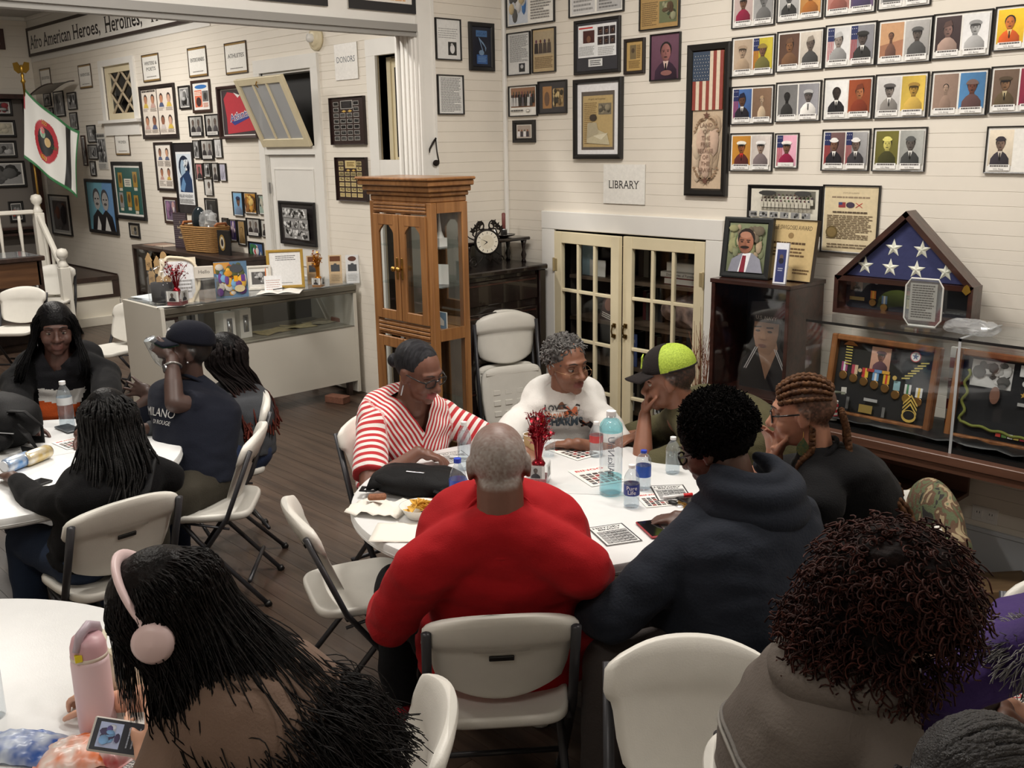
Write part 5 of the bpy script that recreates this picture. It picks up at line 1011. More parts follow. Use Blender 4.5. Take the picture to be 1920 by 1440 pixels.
bell = thing('alarm_bell','round cream alarm bell high on the museum wall','bell');place(bell,ony(594,72,-.002),(1,0,0),(0,0,1),(0,-1,0));MB().lathe([(.10,0),(.10,.02),(.085,.03),(.07,.03),(.065,.045),(.04,.05)],24).build('plate',M_cream,bell,smooth=True);MB().lathe([(.035,.05),(.035,.085),(.0,.09)],16,cap=False).build('gong',M_trim,bell,smooth=True)
def art(f,w,h):
    for i in range(3):
        for j in range(3): x0 = -w*.42+i*w*.28;y0 = -h*.42+j*h*.28;f.rect(x0,y0,x0+w*.27,y0+h*.27,G(150),keep=False);f.blobs(x0,y0,x0+w*.27,y0+h*.27,[G(30),G(70),G(200),G(230)],12,i*3+j,.35)
picture('A',(520,376),(593,464),'black framed collage of nine photographs hung on the museum door',art,fw=.03,d=.02,bg=(40,36,38))
# ---- end wall pictures inside the tall showcase
for i,(tl,br,lab,s) in enumerate((((-30,186),(25,217),'framed record award in the end showcase, top',51),((-30,225),(32,257),'framed certificate in the end showcase, second row',52),((-30,264),(34,295),'framed dim photo in the end showcase, third row',53),((-40,303),(52,350),'framed crowd of dark photos in the end showcase',54),((15,378),(48,415),'framed photo of a red dancer in the end showcase',55))):
    cols = [[G(60),(150,40,50),G(180)],[(206,200,180),(190,186,170)],[G(60),G(200),G(140)],[G(50),G(100),G(160)],[G(150),(190,70,50),G(90)]][i]
    picture('E',tl,br,lab,photo(s,cols,n=14,bg=cols[-1]),fw=.03,d=.02,base=.0)
def art(f,w,h): f.rect(-w*.4,-h*.4,w*.4,h*.4,G(220))
picture('E',(-60,50),(11,93),'brown framed sheet high on the end wall',art,fw=.06,fc=(66,40,34),d=.02)
# ================================================================ small things
M_pet = glass('clear_plastic',(.90,.93,.95),.05,2.2,.08);M_clr = glass('clear_glass',(.985,.99,.99),.03,1.2,.02)
M_water = glass('water',(.93,.96,.98),.02,.8,.03);M_teal = glass('teal_drink',(.55,.88,.92),.05,.6,.12)
M_blk = mat('black_nylon',(15,15,17),.6,spec=.2,bump=.3,bscale=300);M_gold = mat('gilt',(176,140,60),.35,.8)
M_red = mat('red_foil',(150,18,36),.25,.7);M_whcap = mat('white_cap',(238,238,238),.4);M_blcap = mat('blue_cap',(40,70,190),.4)
def upright(t,f,back=.004,m=None,par=None):
    """turn a Flat (x right, y up) so that it stands facing local -y"""
    o = f.build('print',t);o.rotation_euler = (PI/2,0,0);o.location = (0,-back,0);return o
FACE = math.atan2(CAM[1]+1,CAM[0])   # nothing depends on this but easel rotation
def facing(p,extra=0.0):
    """rotation so that local -y looks from p toward the room centre where visitors stand"""
    return math.atan2(-3.6-p[1],3.2-p[0])+PI/2+extra
# ---- on the glass counter
def card(px,py,w,h,label,art,name='framed_card',cat='card',lean=-.12,fw=0.0,fc=(230,228,222),th=.008,z=CZ,back=.0,rz=None,foot=True):
    p = at_ct(px,py,z,back) if z == CZ else onz(px,py,z);t = thing(name,label,cat,(p[0],p[1],z+.001),facing(p) if rz is None else rz)
    q = bpy.data.objects.new('card_body',None)
    b = MB().bx((-w/2,0,0),(w/2,th,h),R=rotx(lean)).build('board',mat('card_%d_%d_%d' % tuple(fc),fc,.5),t)
    if fw:
        mb = ring(w,h,fw,.012);o = mb.build('frame',frm(tuple(fc)),t);o.rotation_euler = (PI/2+lean,0,0);o.location = (0,-h/2*math.sin(lean)*-1 if False else (h/2)*math.sin(-lean)+.0,h/2*math.cos(lean))
    f = Flat();f.z = .001;art(f,w-2*fw,h-2*fw);o = f.build('print',t);o.rotation_euler = (PI/2+lean,0,0);o.location = (0,(h/2)*math.sin(-lean)-.0,h/2*math.cos(lean))
    if foot: MB().bx((-.015,th,0),(.015,th+.07,.006)).build('easel',mat('card_%d_%d_%d' % tuple(fc),fc,.5),t)
    return t
p = at_ct(243,557);mb = MB();
for k in range(4): mb.bx((-.16,-.11,k*.003),(.16,.11,k*.003+.0028),R=rotz(.08*k))
o = mb.build('paper_stack',mat('pale_paper',(222,230,236),.6));o.location = (p[0]+.12,p[1]+.12,CZ+.001);tag(o,'stack of pale papers on the left end of the counter','papers')
p = at_ct(308,570);jr = thing('glass_jar','big lidded glass jar holding dark cloth and wooden tags on the counter','jar',(p[0]-.02,p[1]+.02,CZ+.001))
MB().lathe([(.09,0),(.115,.01),(.118,.06),(.118,.2),(.105,.215),(.1,.235)],28,cap=False).build('body',M_clr,jr,smooth=True);MB().lathe([(.108,.232),(.11,.245),(.07,.275),(.025,.285),(.02,.295),(.032,.315),(.02,.335),(.0,.34)],28,cap=False).build('lid',M_clr,jr,smooth=True);MB().lathe([(.08,.012),(.095,.02),(.096,.16),(.05,.17)],20).build('dark_filling',mat('dark_cloth',(40,40,44),.9),jr,smooth=True)
for k in range(3): MB().prism([(-.025,0),(.025,0),(.025,.035),(0,.055),(-.025,.035)],-.002,.002,R=rotz(.6+.5*k),at=(.05*math.cos(k*1.2-1),.05*math.sin(k*1.2-1),.165)).build('wood_tag',M_kraft,jr)
def art(f,w,h):
    f.rect(-w*.42,-h*.42,w*.42,h*.42,(230,232,236));f.lines(-w*.1,-h*.3,w*.34,h*.02,4,G(150));f.ell(w*.14,h*.1,w*.03,h*.02,G(90))
t = card(352,570,.26,.34,'wavy rope-edged cream frame with a white sheet behind the red tinsel',art,'wavy_frame','frame',fc=(226,216,196),back=.10)
mb = MB();mb.tube([((.13+.012*math.cos(4*a))*math.copysign(abs(math.cos(a))**.6,math.cos(a)),-.004,.17+(.17+.012*math.sin(4*a))*math.copysign(abs(math.sin(a))**.6,math.sin(a))) for a in np.linspace(0,2*PI,60,endpoint=False)],.012,8,close=True);o = mb.build('rope_edge',mat('rope_cream',(226,214,190),.6,bump=.3,bscale=90),t,smooth=True);o.rotation_euler = (-.12,0,0)
def tinsel_vase(px,py,z,label,m,hh=.26,s=.06,spread=.07,ph=True,n=34,seed=1,loc=None):
    p = onz(px,py,z) if loc is None else loc;t = thing('tinsel_centrepiece',label,'centrepiece',(p[0],p[1],z+.001),.6,'star tinsel centrepieces')
    mb = MB();h = s*1.9
    for a,b in (((-s,-s,0),(s,s,.006)),((-s,-s,.006),(s,-s+.003,h)),((-s,s-.003,.006),(s,s,h)),((-s,-s+.003,.006),(-s+.003,s-.003,h)),((s-.003,-s+.003,.006),(s,s-.003,h))): mb.bx(a,b)
    mb.build('square_vase',M_clr,t);MB().bx((-s*.86,-s*.86,.008),(s*.86,s*.86,h*.32)).build('filling',m,t)
    if ph:
        for rz_ in (0,PI/2):
            f = Flat();f.rect(-s*.8,-s*.55,s*.8,s*.7,(214,214,212));f.portrait(-s*.6,-s*.5,s*.5,s*.65,(170,170,168),(96,84,78),(44,42,46),seed=3);o = f.build('photo',t)
            o.matrix_basis = Matrix.Rotation(rz_,4,'Z') @ Matrix.Translation((0,-s-.0005,h*.6)) @ Matrix.Rotation(PI/2,4,'X')
    r = random.Random(seed);mb = MB();ms = MB()
    for k in range(n):
        a = r.uniform(0,2*PI);q = r.uniform(.2,1)**.7;top = hh*r.uniform(.55,1.0);P = [(.008*math.cos(a),.008*math.sin(a),h*.3),(.012*math.cos(a),.012*math.sin(a),h+.02),(spread*.4*q*math.cos(a),spread*.4*q*math.sin(a),h+top*.5),(spread*q*math.cos(a),spread*q*math.sin(a),h+top*.95*(1-.25*q)+.02)]
        mb.tube(P,.0016,4)
        for j in range(5):
            e = np.array(P[3])*(.4+.15*j)+np.array(P[2])*(.6-.15*j)+np.array([r.uniform(-.012,.012) for _ in range(3)]);sz = r.uniform(.007,.014);R = rotz(r.uniform(0,6)) @ rotx(r.uniform(0,3));V = [(0,0,0)]+[((sz if i % 2 == 0 else sz*.42)*math.sin(i*PI/5),(sz if i % 2 == 0 else sz*.42)*math.cos(i*PI/5),0) for i in range(10)];ms.add(np.array(V) @ R.T+e,[(0,1+i,1+(i+1) % 10) for i in range(10)])
    tag(mb.build('wire_stems',m,t),kind='stuff');tag(ms.build('tinsel_stars',m,t),kind='stuff')
    MB().lathe([(.014,h*.3),(.018,h*.6),(.03,h*.95),(.024,h*1.05),(.008,h*1.2)],12).build('foil_weight',m,t,smooth=True);return t
p = at_ct(352,577);tinsel_vase(0,0,CZ,'red star tinsel centrepiece in a square glass vase on the counter',M_red,.25,.062,.10,loc=p,seed=4)
p = at_ct(615,542);tinsel_vase(0,0,CZ,'gold star tinsel centrepiece in a small vase on the counter',mat('gold_foil',(190,124,30),.25,.7),.24,.045,.05,loc=p,seed=6)
def art(f,w,h): f.text('Hello',0,-h*.1,h*.3,(110,106,102),maxw=w*.7)
bx_ = at_ct(398,567);ab = thing('acrylic_box','clear acrylic box on the counter under a small Hello sign','box',(bx_[0]-.03,bx_[1],CZ+.001),.2);
mb = MB();w = .075
for a,b in (((-w,-w,0),(w,w,.004)),((-w,-w,.004),(w,-w+.003,.17)),((-w,w-.003,.004),(w,w,.17)),((-w,-w+.003,.004),(-w+.003,w-.003,.17)),((w-.003,-w+.003,.004),(w,w-.003,.17))): mb.bx(a,b)
mb.build('walls',M_clr,ab);bxp('lid',(-w,-w,.1705),(w,w,.175),M_clr,ab)
hs = thing('hello_sign','small white block sign reading Hello on the acrylic box','sign',(bx_[0]-.03,bx_[1],CZ+.178),facing(bx_));bxp('block',(-.07,0,0),(.07,.03,.09),mat('offwhite_block',(216,210,200),.5),hs,.003);f = Flat();art(f,.14,.09);o = upright(hs,f);o.location = (0,-.0005,.045)
def art(f,w,h):
    f.rect(-w*.5,-h*.5,w*.5,h*.5,(90,120,150));f.rect(-w*.5,h*.18,-w*.02,h*.48,(206,150,70));f.rect(-w*.46,-h*.46,w*.02,-h*.04,(96,98,100));f.blobs(-w*.48,-h*.48,w*.48,h*.48,[(214,150,50),(110,70,140),(120,170,210),(206,200,190),(90,96,60),(200,90,50),(230,180,70)],46,7,.3);f.ell(w*.18,h*.3,w*.2,h*.12,(70,74,80));f.rect(w*.08,-h*.06,w*.2,h*.1,(236,170,30));f.rect(w*.3,-h*.06,w*.42,h*.12,(100,60,140));f.ell(w*.24,-h*.26,w*.16,h*.1,(206,190,150))
card(448,560,.25,.28,'tall colourful postcard collage stand on the counter',art,'postcard_stand','card',fc=(110,100,90),back=.1)
def art(f,w,h): f.rect(-w*.5,-h*.5,w*.5,h*.5,(238,236,230));f.rect(-w*.36,-h*.34,w*.36,h*.3,(96,94,94));f.blobs(-w*.36,-h*.34,w*.36,h*.3,[G(40),G(140),G(200)],12,3,.35)
card(494,545,.2,.2,'white framed black and white group photo on the counter',art,'photo_frame','picture',fc=(236,232,222),back=.06,fw=.02)
p = at_ct(500,545);pc = thing('pencil','orange pencil standing in a small holder on the counter','pencil',(p[0],p[1],CZ+.001));MB().lathe([(.02,0),(.02,.012)],14).build('holder',M_steel,pc,smooth=True);MB().tube([(0,0,.01),(.004,0,.17),(.005,0,.19)],[.004,.004,.0008],6).build('shaft',mat('orange_paint',(230,120,40),.5),pc)
def art(f,w,h): f.rect(-w*.5,-h*.5,w*.5,h*.5,(240,240,242));f.lines(-w*.4,-h*.4,w*.4,h*.3,5,(190,150,140),.25)
card(518,548,.14,.13,'small white lined card beside the gold frame on the counter',art,'note_card','card',fc=(236,236,238),back=.04)
def art(f,w,h): f.rect(-w*.5,-h*.5,w*.5,h*.5,(240,240,240));f.lines(-w*.3,h*.25,w*.34,h*.42,3,G(80),.35);f.lines(-w*.2,-h*.44,w*.2,-h*.4,1,G(150))
card(552,543,.3,.32,'gold framed white notice on the counter',art,'gold_frame','frame',fc=(182,146,60),fw=.024,back=.12)
bk = at_ct(545,552);ob = thing('guest_book','open white guest book with a pen on the counter','book',(bk[0],bk[1],CZ+.001),.9)
for s in (-1,1):
    P = np.array([[(s*u*.17,v*.12,.004+.014*math.sin(min(1,u*1.2)*PI)*(1-.3*u)) for v in (-1,1)] for u in np.linspace(0,1,9)]);mb = MB();mb.grid(P if s < 0 else P[::-1]);mb.grid((P[::-1] if s < 0 else P)*np.array([1,1,.1]));mb.build('page',M_paper,ob,smooth=True)
MB().tube([(-.05,-.02,.026),(.03,.04,.03)],.004,6).build('pen',M_slot,ob)
def leaflet(px,py,label,c,oval):
    def art(f,w,h):
        f.rect(-w*.5,-h*.5,w*.5,h*.5,c);f.ell(0,h*.36,w*.32,h*.09,(96,60,50)) if oval else f.rect(-w*.4,h*.28,w*.4,h*.46,(110,66,40));f.rect(-w*.34,-h*.08,w*.34,h*.16,(74,78,84));f.ell(0,h*.17,w*.12,h*.04,(74,78,84));f.lines(-w*.36,-h*.42,w*.36,-h*.14,5,tuple(v*.7 for v in c),.3)
    t = card(px,py,.11,.24,label,art,'leaflet_holder','leaflets',fc=tuple(int(v*.95) for v in c),back=.03,foot=False);bxp('acrylic_pocket',(-.06,-.03,0),(.06,.05,.08),M_clr,t);return t
leaflet(593,533,'tan leaflets in a holder left of the gold tinsel',(206,178,140),False);leaflet(634,532,'tan leaflets in a holder right of the gold tinsel',(208,182,146),False);leaflet(670,532,'white leaflets with an oval seal in a holder at the right end of the counter',(226,228,230),True)
f = Flat();p = at_ct(335,578);sl = MB().bx((-.1,-.03,0),(.1,.03,.001)).build('paper_slip',M_paper);sl.location = (p[0],p[1],CZ+.001);sl.rotation_euler = (0,0,1.2);tag(sl,'white paper slip lying by the glass jar on the counter','paper')
# ---- on and in the dark showcase
tz = 1.10
p = ony(345,462,-.2);
def art(f,w,h):
    f.rect(-w*.5,-h*.5,w*.5,h*.5,(56,44,52));f.lines(-w*.46,-h*.46,w*.46,h*.46,16,(96,84,92),.4)
    for i,s in enumerate(('I','believe','in','music')): f.text(s,0,h*(.2-.14*i),h*.075,(226,204,160),maxw=w*.6)
sgn = thing('slogan_sign','dark printed slogan sign beside the wicker basket on the showcase','sign',(p[0],-.22,tz+.001),.1);bxp('board',(-.13,0,0),(.13,.012,.37),frm((50,40,46)),sgn);f = Flat();art(f,.26,.37);o = upright(sgn,f);o.location = (0,-.001,.185)
p = ony(386,470,-.2);bsk = thing('wicker_basket','tan wicker basket of wrapped goods on the dark showcase','basket',(p[0]+.02,-.20,tz+.001),.15);M_wick = mat('wicker',(176,132,78),.7,var=.35,scale=40,bump=.4,bscale=120)
for k in range(13):
    s = .2+.004*k;z = .012+k*.02;mb = MB();P = []
    for a in np.linspace(0,2*PI,48,endpoint=False): e = .45;x = math.copysign(abs(math.cos(a))**e,math.cos(a))*(s+.05);y = math.copysign(abs(math.sin(a))**e,math.sin(a))*(s*.62);P.append((x,y*.8,z+.005*math.sin(a*24+k*PI)))
    mb.tube(P,.0115,6,close=True);mb.build('woven_row',M_wick,bsk,smooth=True)
bxp('floor',(-.22,-.09,0),(.22,.09,.01),M_wick,bsk)
for s in (-1,1): MB().tube([(s*.27,-.07,.265),(s*.285,-.05,.29),(s*.285,.05,.29),(s*.27,.07,.265)],.014,8).build('handle',wood('basket_grip',(180,110,60),(150,86,44),.5),bsk,smooth=True)
t = thing('dark_bowl_cover','shiny dark wrapped dome sticking out of the wicker basket','wrapped goods',(p[0]-.10,-.20,tz+.26),.3);MB().ell((0,0,.07),(.085,.05,.12),R=roty(.25)).build('dome',mat('dark_gloss',(34,44,50),.15),t,smooth=True)
t = thing('clear_bag','crumpled clear plastic bag in the wicker basket','bag',(p[0]+.10,-.20,tz+.25));mb = MB();mb.ell((0,0,.07),(.13,.07,.10),n=20,m=12);V = mb.v[0];V += np.array([[noise.noise(Vector(v*22))*.02 for _ in range(3)] for v in V]);mb.build('bag',glass('bag_film',(.85,.86,.86),.15,1.6,.22),t)
p2_ = ony(421,478,-.25);t = thing('badge_plaque','black plaque with a round gold emblem beside the basket','plaque',(p2_[0],-.25,tz+.001),.1);bxp('board',(-.1,0,0),(.1,.02,.24),frm(BLK),t);f = Flat();f.ell(-.02,0,.05,.08,(150,120,60));f.ell(-.02,0,.036,.06,(200,190,170));f.ell(-.02,0,.02,.036,(40,36,40));o = upright(t,f);o.location = (0,-.001,.12)
t = thing('paper_prints','faded prints lying on the left end of the dark showcase','papers',(-5.35,-.2,tz+.001));bxp('sheet',(-.22,-.12,0),(.02,.12,.002),mat('faded_print',(150,120,104),.5),t);bxp('sheet',(.03,-.1,0),(.25,.1,.002),mat('faded_print2',(186,170,154),.5),t)
M_orn = mat('laser_wood',(204,168,118),.6)
for i,(px,py,rd,lab) in enumerate(((277,493,0,'wooden house-shaped ornament hung in the showcase, upper left'),(293,499,0,'wooden house-shaped ornament hung in the showcase, right of the other'),(305,487,1,'round wooden disc ornament hung in the showcase'),(283,520,0,'wooden house-shaped ornament hung low in the showcase'))):
    q = ony(px,py,-.42);t = thing('wooden_ornament',lab,'ornament',(q[0],-.406,q[2]),0,'laser-cut ornaments')
    if rd: MB().lathe([(.085,0),(.085,.006)],26,R=rotx(PI/2)).build('disc',M_orn,t)
    else: MB().prism([(-.075,-.085),(.075,-.085),(.075,.03),(.09,.03),(.045,.07),(.045,.095),(.02,.095),(0,.11),(-.09,.03),(-.075,.03)],-.006,0).build('house',M_orn,t)
    f = Flat();f.text('MB' if False else 'HIS',0,-.045,.05,(84,60,40)) if not rd else f.star(0,0,.03,(84,60,40));o = upright(t,f);o.location = (0,-.0065,0);MB().tube([(0,-.003,.09),(0,-.003,.14)],.0015,4).build('string',M_slot,t)
# ---- flag on its pole
fl = thing('flag_on_pole','white flag with green edge, black stripe and red emblem on an eagle-topped pole','flag');fl.location = (-7.75,-.62,0)
p0 = dist(45,165,11.75);pole_x,pole_y = p0[0]+7.75,p0[1]+.62
MB().tube([(pole_x+.02,pole_y,.61),(pole_x,pole_y,2.93)],.014,10).build('pole',M_brass,fl,smooth=True);bxp('stand',(pole_x-.12,pole_y-.12,.601),(pole_x+.12,pole_y+.12,.64),M_brown,fl)
MB().lathe([(.012,2.9),(.03,2.93),(.014,2.96),(.02,3.0),(.01,3.03)],12,at=(pole_x,pole_y,0)).build('finial_base',M_gold,fl,smooth=True)
MB().ell((pole_x,pole_y,3.07),(.022,.022,.05)).build('eagle_body',M_gold,fl,smooth=True)
for s in (-1,1): MB().prism([(0,0),(s*.05,.07),(s*.11,.06),(s*.10,-.02),(s*.05,-.06),(s*.02,-.05)][::s],-.006,.006,R=rotz(.6),at=(pole_x,pole_y,3.08)).build('eagle_wing',M_gold,fl)
nu,nv = 110,80;TLp,BLp,TRp,BRp = (dist(44,163,11.75),dist(45,296,11.8),dist(151,246,11.95),dist(144,372,12.0));off = np.array([-7.75,-.62,0])
G_ = np.zeros((nu,nv,3))
for i in range(nu):
    for j in range(nv):
        u,v = i/(nu-1),j/(nv-1);q = TLp*(1-u)*(1-v)+BLp*(1-u)*v+TRp*u*(1-v)+BRp*u*v;q = q+np.array([.66,-.75,0])*(.07*math.sin(u*9-v*3)*(0.25+u)*.6)+np.array([0,0,-.06*math.sin(u*PI)*(1-v)]);G_[i,j] = q-off
mb = MB();mb.grid(G_);Cc = np.zeros((nu,nv,3))
for i in range(nu):
    for j in range(nv):
        u,v = i/(nu-1),j/(nv-1);c = (228,228,224)
        ex,ey = (u-.40)/.20,(v-.50)/.31;rr = ex*ex+ey*ey
        if rr < 1: c = (26,24,26) if rr < .45 else (176,40,52)
        if .74 < u < .86: c = (24,24,24)
        if v < .04 or v > .95 or u > .975: c = (44,116,66)
        if u < .02 and v < .3: c = (170,50,60)
        Cc[i,j] = rgb(c)
mb.c = [Cc.reshape(-1,3)];fo = mb.build('flag_cloth',colmat('flag_fabric',.6,sheen=.2),fl,smooth=True,usecol=True)
sm = fo.modifiers.new('thick','SOLIDIFY');sm.thickness = .003
def on_flag(u,v,lift=.012):
    i,j = u*(nu-1),v*(nv-1);i0,j0 = min(int(i),nu-2),min(int(j),nv-2);a,b = i-i0,j-j0;q = G_[i0,j0]*(1-a)*(1-b)+G_[i0+1,j0]*a*(1-b)+G_[i0,j0+1]*(1-a)*b+G_[i0+1,j0+1]*a*b
    return q+np.array([.66,-.75,0])*lift*-1*-1
def flag_print(nm,st,u0,v0,us,vs,c):
    V,Fs = text_geo(st);V = V-V.mean(0);mb = MB();mb.add(np.array([on_flag(u0+x*us,v0-y*vs) for x,y in V]),Fs,rgb(c));return mb.build(nm,colmat('print'),fl,usecol=True)
flag_print('flag_date','1863',.40,.74,.065,.09,(214,190,60));flag_print('flag_text','SIZI',.36,.23,.05,.07,(206,180,70));flag_print('flag_text','LAN',.55,.5,.04,.08,(40,110,60))
mb = MB();
for du,dv,rr_,c in ((-.04,-.1,.045,(90,130,90)),(-.045,-.15,.035,(190,60,60)),(.045,-.02,.05,(200,170,120))): mb.add(np.array([on_flag(.40+du+rr_*math.cos(a),.50+dv+rr_*1.4*math.sin(a)) for a in np.linspace(0,2*PI,12,endpoint=False)]),[tuple(range(12))],rgb(c))
mb.build('flag_crest',colmat('print'),fl,usecol=True)
# ---- library closet books
rB = random.Random(11);bx0,bx1 = DOOR[0]+.03,DOOR[1]-.03
cols = [(38,36,40),(62,44,36),(40,50,64),(70,66,60),(86,30,34),(120,112,100),(34,44,38)]
def book(x,y,z,w,h,d,c,label,lean=0.0,grp=None,flat=False):
    t = thing('book',label,'book',(x,y,z),0,grp);m = mat('book_%d_%d_%d' % c,c,.5)
    R = roty(lean)
    if flat: bxp('cover',(0,0,0),(w,d,h),m,t,.002);bxp('pages',(.004,-.002,.006),(w+.002,d-.004,h-.006),M_paper,t)
    else: MB().bx((0,0,0),(w,d,h),R=R).build('cover',m,t);MB().bx((.004,.004,h-.002),(w-.004,d-.004,h+.002),R=R).build('pages',M_paper,t)
    return t
shn = {.04: 'bottom',.36: 'fourth',.66: 'third',.945: 'second',1.235: 'top'}
for z in (.36,.66,.945,1.235):
    x = bx0+rB.uniform(.25,.34)
    while x < bx1-.08:
        if (z == 1.235 and x > .98) or (z == .945 and x > 1.12): break
        w = rB.uniform(.022,.045);h = rB.uniform(.17,.24);book(x,.34,z+.001,w,h,.18,rB.choice(cols),'dim book spine standing on the %s library shelf' % shn[z],0,'standing books on the %s library shelf' % shn[z]);x += w+.002+(.1 if rB.random() < .12 else 0)
book(1.28,.17,1.236,.30,.045,.2,(110,28,34),'thick red book at the bottom of the stack behind the right door',flat=True)
t = book(1.25,.17,1.2815,.32,.035,.2,(206,204,198),'white Dictionaries of Painting book in the middle of the stack behind glass',flat=True);f = Flat();f.text('Dictionaries of Painting',0,-.008,.016,(40,40,44),maxw=.24);o = f.build('title',t);o.rotation_euler = (PI/2,0,0);o.location = (.16,-.003,.018)
book(1.29,.18,1.317,.26,.06,.19,(196,194,186),'thick white book topping the stack behind the right door',flat=True)
t = thing('leaning_brochure','pale blue brochure leaning on the top library shelf behind the left door','brochure',(.56,.18,1.236));bxp('sheet',(0,0,0),(.14,.006,.2),mat('pale_blue',(170,200,214),.5),t);bxp('sheet',(.08,-.01,0),(.22,-.004,.11),M_paper,t)
t = thing('face_book','book with a portrait cover leaning on the second library shelf','book',(.74,.16,.946));MB().bx((0,0,0),(.11,.02,.19),R=roty(.25)).build('cover',mat('darkcover',(60,40,40),.4),t);f = Flat();f.ell(0,.03,.035,.045,(130,90,76));f.lines(-.04,-.07,.04,-.03,3,(220,214,206));o = f.build('cover_print',t);o.rotation_euler = (PI/2,.25,0);o.location = (.075,-.001,.08)
t = thing('printed_bag','crumpled printed bag on the second library shelf behind the right door','bag',(1.42,.28,.946));mb = MB();mb.ell((0,0,.11),(.22,.09,.12),n=30,m=18);V = mb.v[0];V += np.array([[noise.noise(Vector(v*9)+Vector((k*5,0,0)))*.05 for k in range(3)] for v in V]);V[:,2] = np.maximum(V[:,2],0);o = mb.build('bag',mat('printed_film',(176,150,140),.35,col2=(50,42,46),scale=14,detail=6),t,smooth=True)
book(1.36,.16,.661,.2,.035,.18,(206,184,140),'tan book lying on the third library shelf behind the right door',flat=True)
t = thing('blue_booklet','blue and white booklet facing out on the third shelf behind the left door','booklet',(.95,.16,.661));bxp('cover',(0,0,0),(.12,.008,.22),mat('blue_cover',(90,110,170),.4),t);f = Flat();f.text('DISCOVER',0,.05,.022,(230,232,240),maxw=.1);f.text('EDUCATION',0,.0,.022,(230,232,240),maxw=.1);o = upright(t,f);o.location = (.06,-.001,.11)
t = thing('white_framed_photo','dark photo with a white border standing on the fourth library shelf','picture',(1.22,.17,.361));bxp('frame',(0,0,0),(.4,.015,.26),M_paper,t);bxp('photo',(.015,-.002,.015),(.385,.001,.245),mat('dark_photo',(34,34,40),.3),t)
t = thing('portrait_card','small portrait card on the fourth shelf behind the left door','card',(.97,.15,.361));bxp('card',(0,0,0),(.09,.005,.12),M_paper,t);f = Flat();f.portrait(-.035,-.05,.035,.05,G(200),G(150),G(40));o = upright(t,f);o.location = (.045,-.001,.06)
# ---- navy portrait box and the things on it
nb = thing('portrait_box','deep mahogany box with a glazed cut-out of a sailor','display box',(2.02,-.355,.755));w,d,h = .485,.34,.615
for nm,a,b in (('side_board',(0,0,0),(.022,d,h)),('side_board',(w-.022,0,0),(w,d,h)),('top_board',(-.006,-.006,h),(w+.006,d+.006,h+.022)),('bottom_board',(.022,0,0),(w-.022,d,.022)),('back_board',(.022,d-.015,.022),(w-.022,d,h))): bxp(nm,a,b,M_mahog if nm != 'back_board' else M_slot,nb,.002)
bxp('front_glass',(.022,.01,.022),(w-.022,.014,h),glass('box_glass',(.95,.95,.96),.03,1.2),nb)
f = Flat(.0006);sk = (150,116,92);f.poly([(-.17,-.30),(-.15,-.12),(-.06,-.03),(.08,-.03),(.16,-.12),(.19,-.30)],(22,22,26));f.poly([(-.06,-.04),(.0,-.22),(.07,-.04),(.05,.04),(-.05,.04)],sk,grad=.2)
f.poly([(-.085,.02),(-.07,-.035),(-.03,-.075),(.02,-.08),(.055,-.03),(.07,.04),(.075,.12),(-.08,.12)],sk,gx=-.3,grad=.15)
for s in (-1,1): f.ell(-.02+s*.038,.05,.016,.006,(50,36,30));f.poly([(-.02+s*.038-.022,.066),(-.02+s*.038+.022,.07),(-.02+s*.038+.022,.078),(-.02+s*.038-.022,.074)],(50,36,30))
f.poly([(-.032,.06),(-.014,.06),(-.006,.005),(-.044,.005)],(166,130,104));f.ell(-.024,-.03,.026,.009,(110,70,60));f.poly([(-.085,.10),(.085,.10),(.085,.15),(-.085,.15)],(24,24,28));f.poly([(-.11,.14),(.11,.15),(.10,.22),(-.10,.21)],(30,30,34));f.text('U.S. NAVY',-.005,.115,.02,(190,186,176),maxw=.13)
for s in (-1,1):
    for k in range(2): f.poly([(s*(.05+.012*k),-.04),(s*(.056+.012*k),-.04),(s*(.125+.012*k),-.17),(s*(.119+.012*k),-.17)],(190,190,186))
o = f.build('cutout',nb);o.rotation_euler = (PI/2,0,0);o.location = (w/2+.02,.16,.30);mbb = MB();mbb.prism([(-.17,-.30),(-.15,-.12),(-.06,-.03),(-.085,.1),(-.10,.21),(.10,.22),(.085,.1),(.08,-.03),(.16,-.12),(.19,-.30)],0,.006,at=(w/2+.02,.161,.30));mbb.build('cutout_board',M_slot,nb)
st = thing('side_table','dark stand under the sailor portrait box','table',(2.0,-.40,0));bxp('top',(0,0,.72),(.56,.38,.752),M_brown,st,.003)
for x in (.02,.49):
    for y in (.02,.31): bxp('leg',(x,y,0),(x+.05,y+.05,.72),M_brown,st)
ptop = .755+.615+.023
def lean_frame(x,y,z,w,h,label,art,fw,fc,rz,lean=-.14,name='photo_frame',cat='picture'):
    t = thing(name,label,cat,(x,y,z+.001),rz);R = rotx(lean)
    MB().bx((-w/2,.001,0),(w/2,.014,h),R=R).build('backing',frm(fc),t)
    if fw: o = ring(w,h,fw,.016).build('frame',frm(fc),t);o.rotation_euler = (PI/2+lean,0,0);o.location = (0,h/2*math.sin(-lean),h/2*math.cos(lean))
    f = Flat();f.z = .006 if fw else .001;art(f,w-2*fw,h-2*fw);o = f.build('print',t);o.rotation_euler = (PI/2+lean,0,0);o.location = (0,h/2*math.sin(-lean),h/2*math.cos(lean));MB().bx((-.02,.014,0),(.02,.018,h*.5),R=rotx(lean-.35) ).build('easel',frm(fc),t);return t
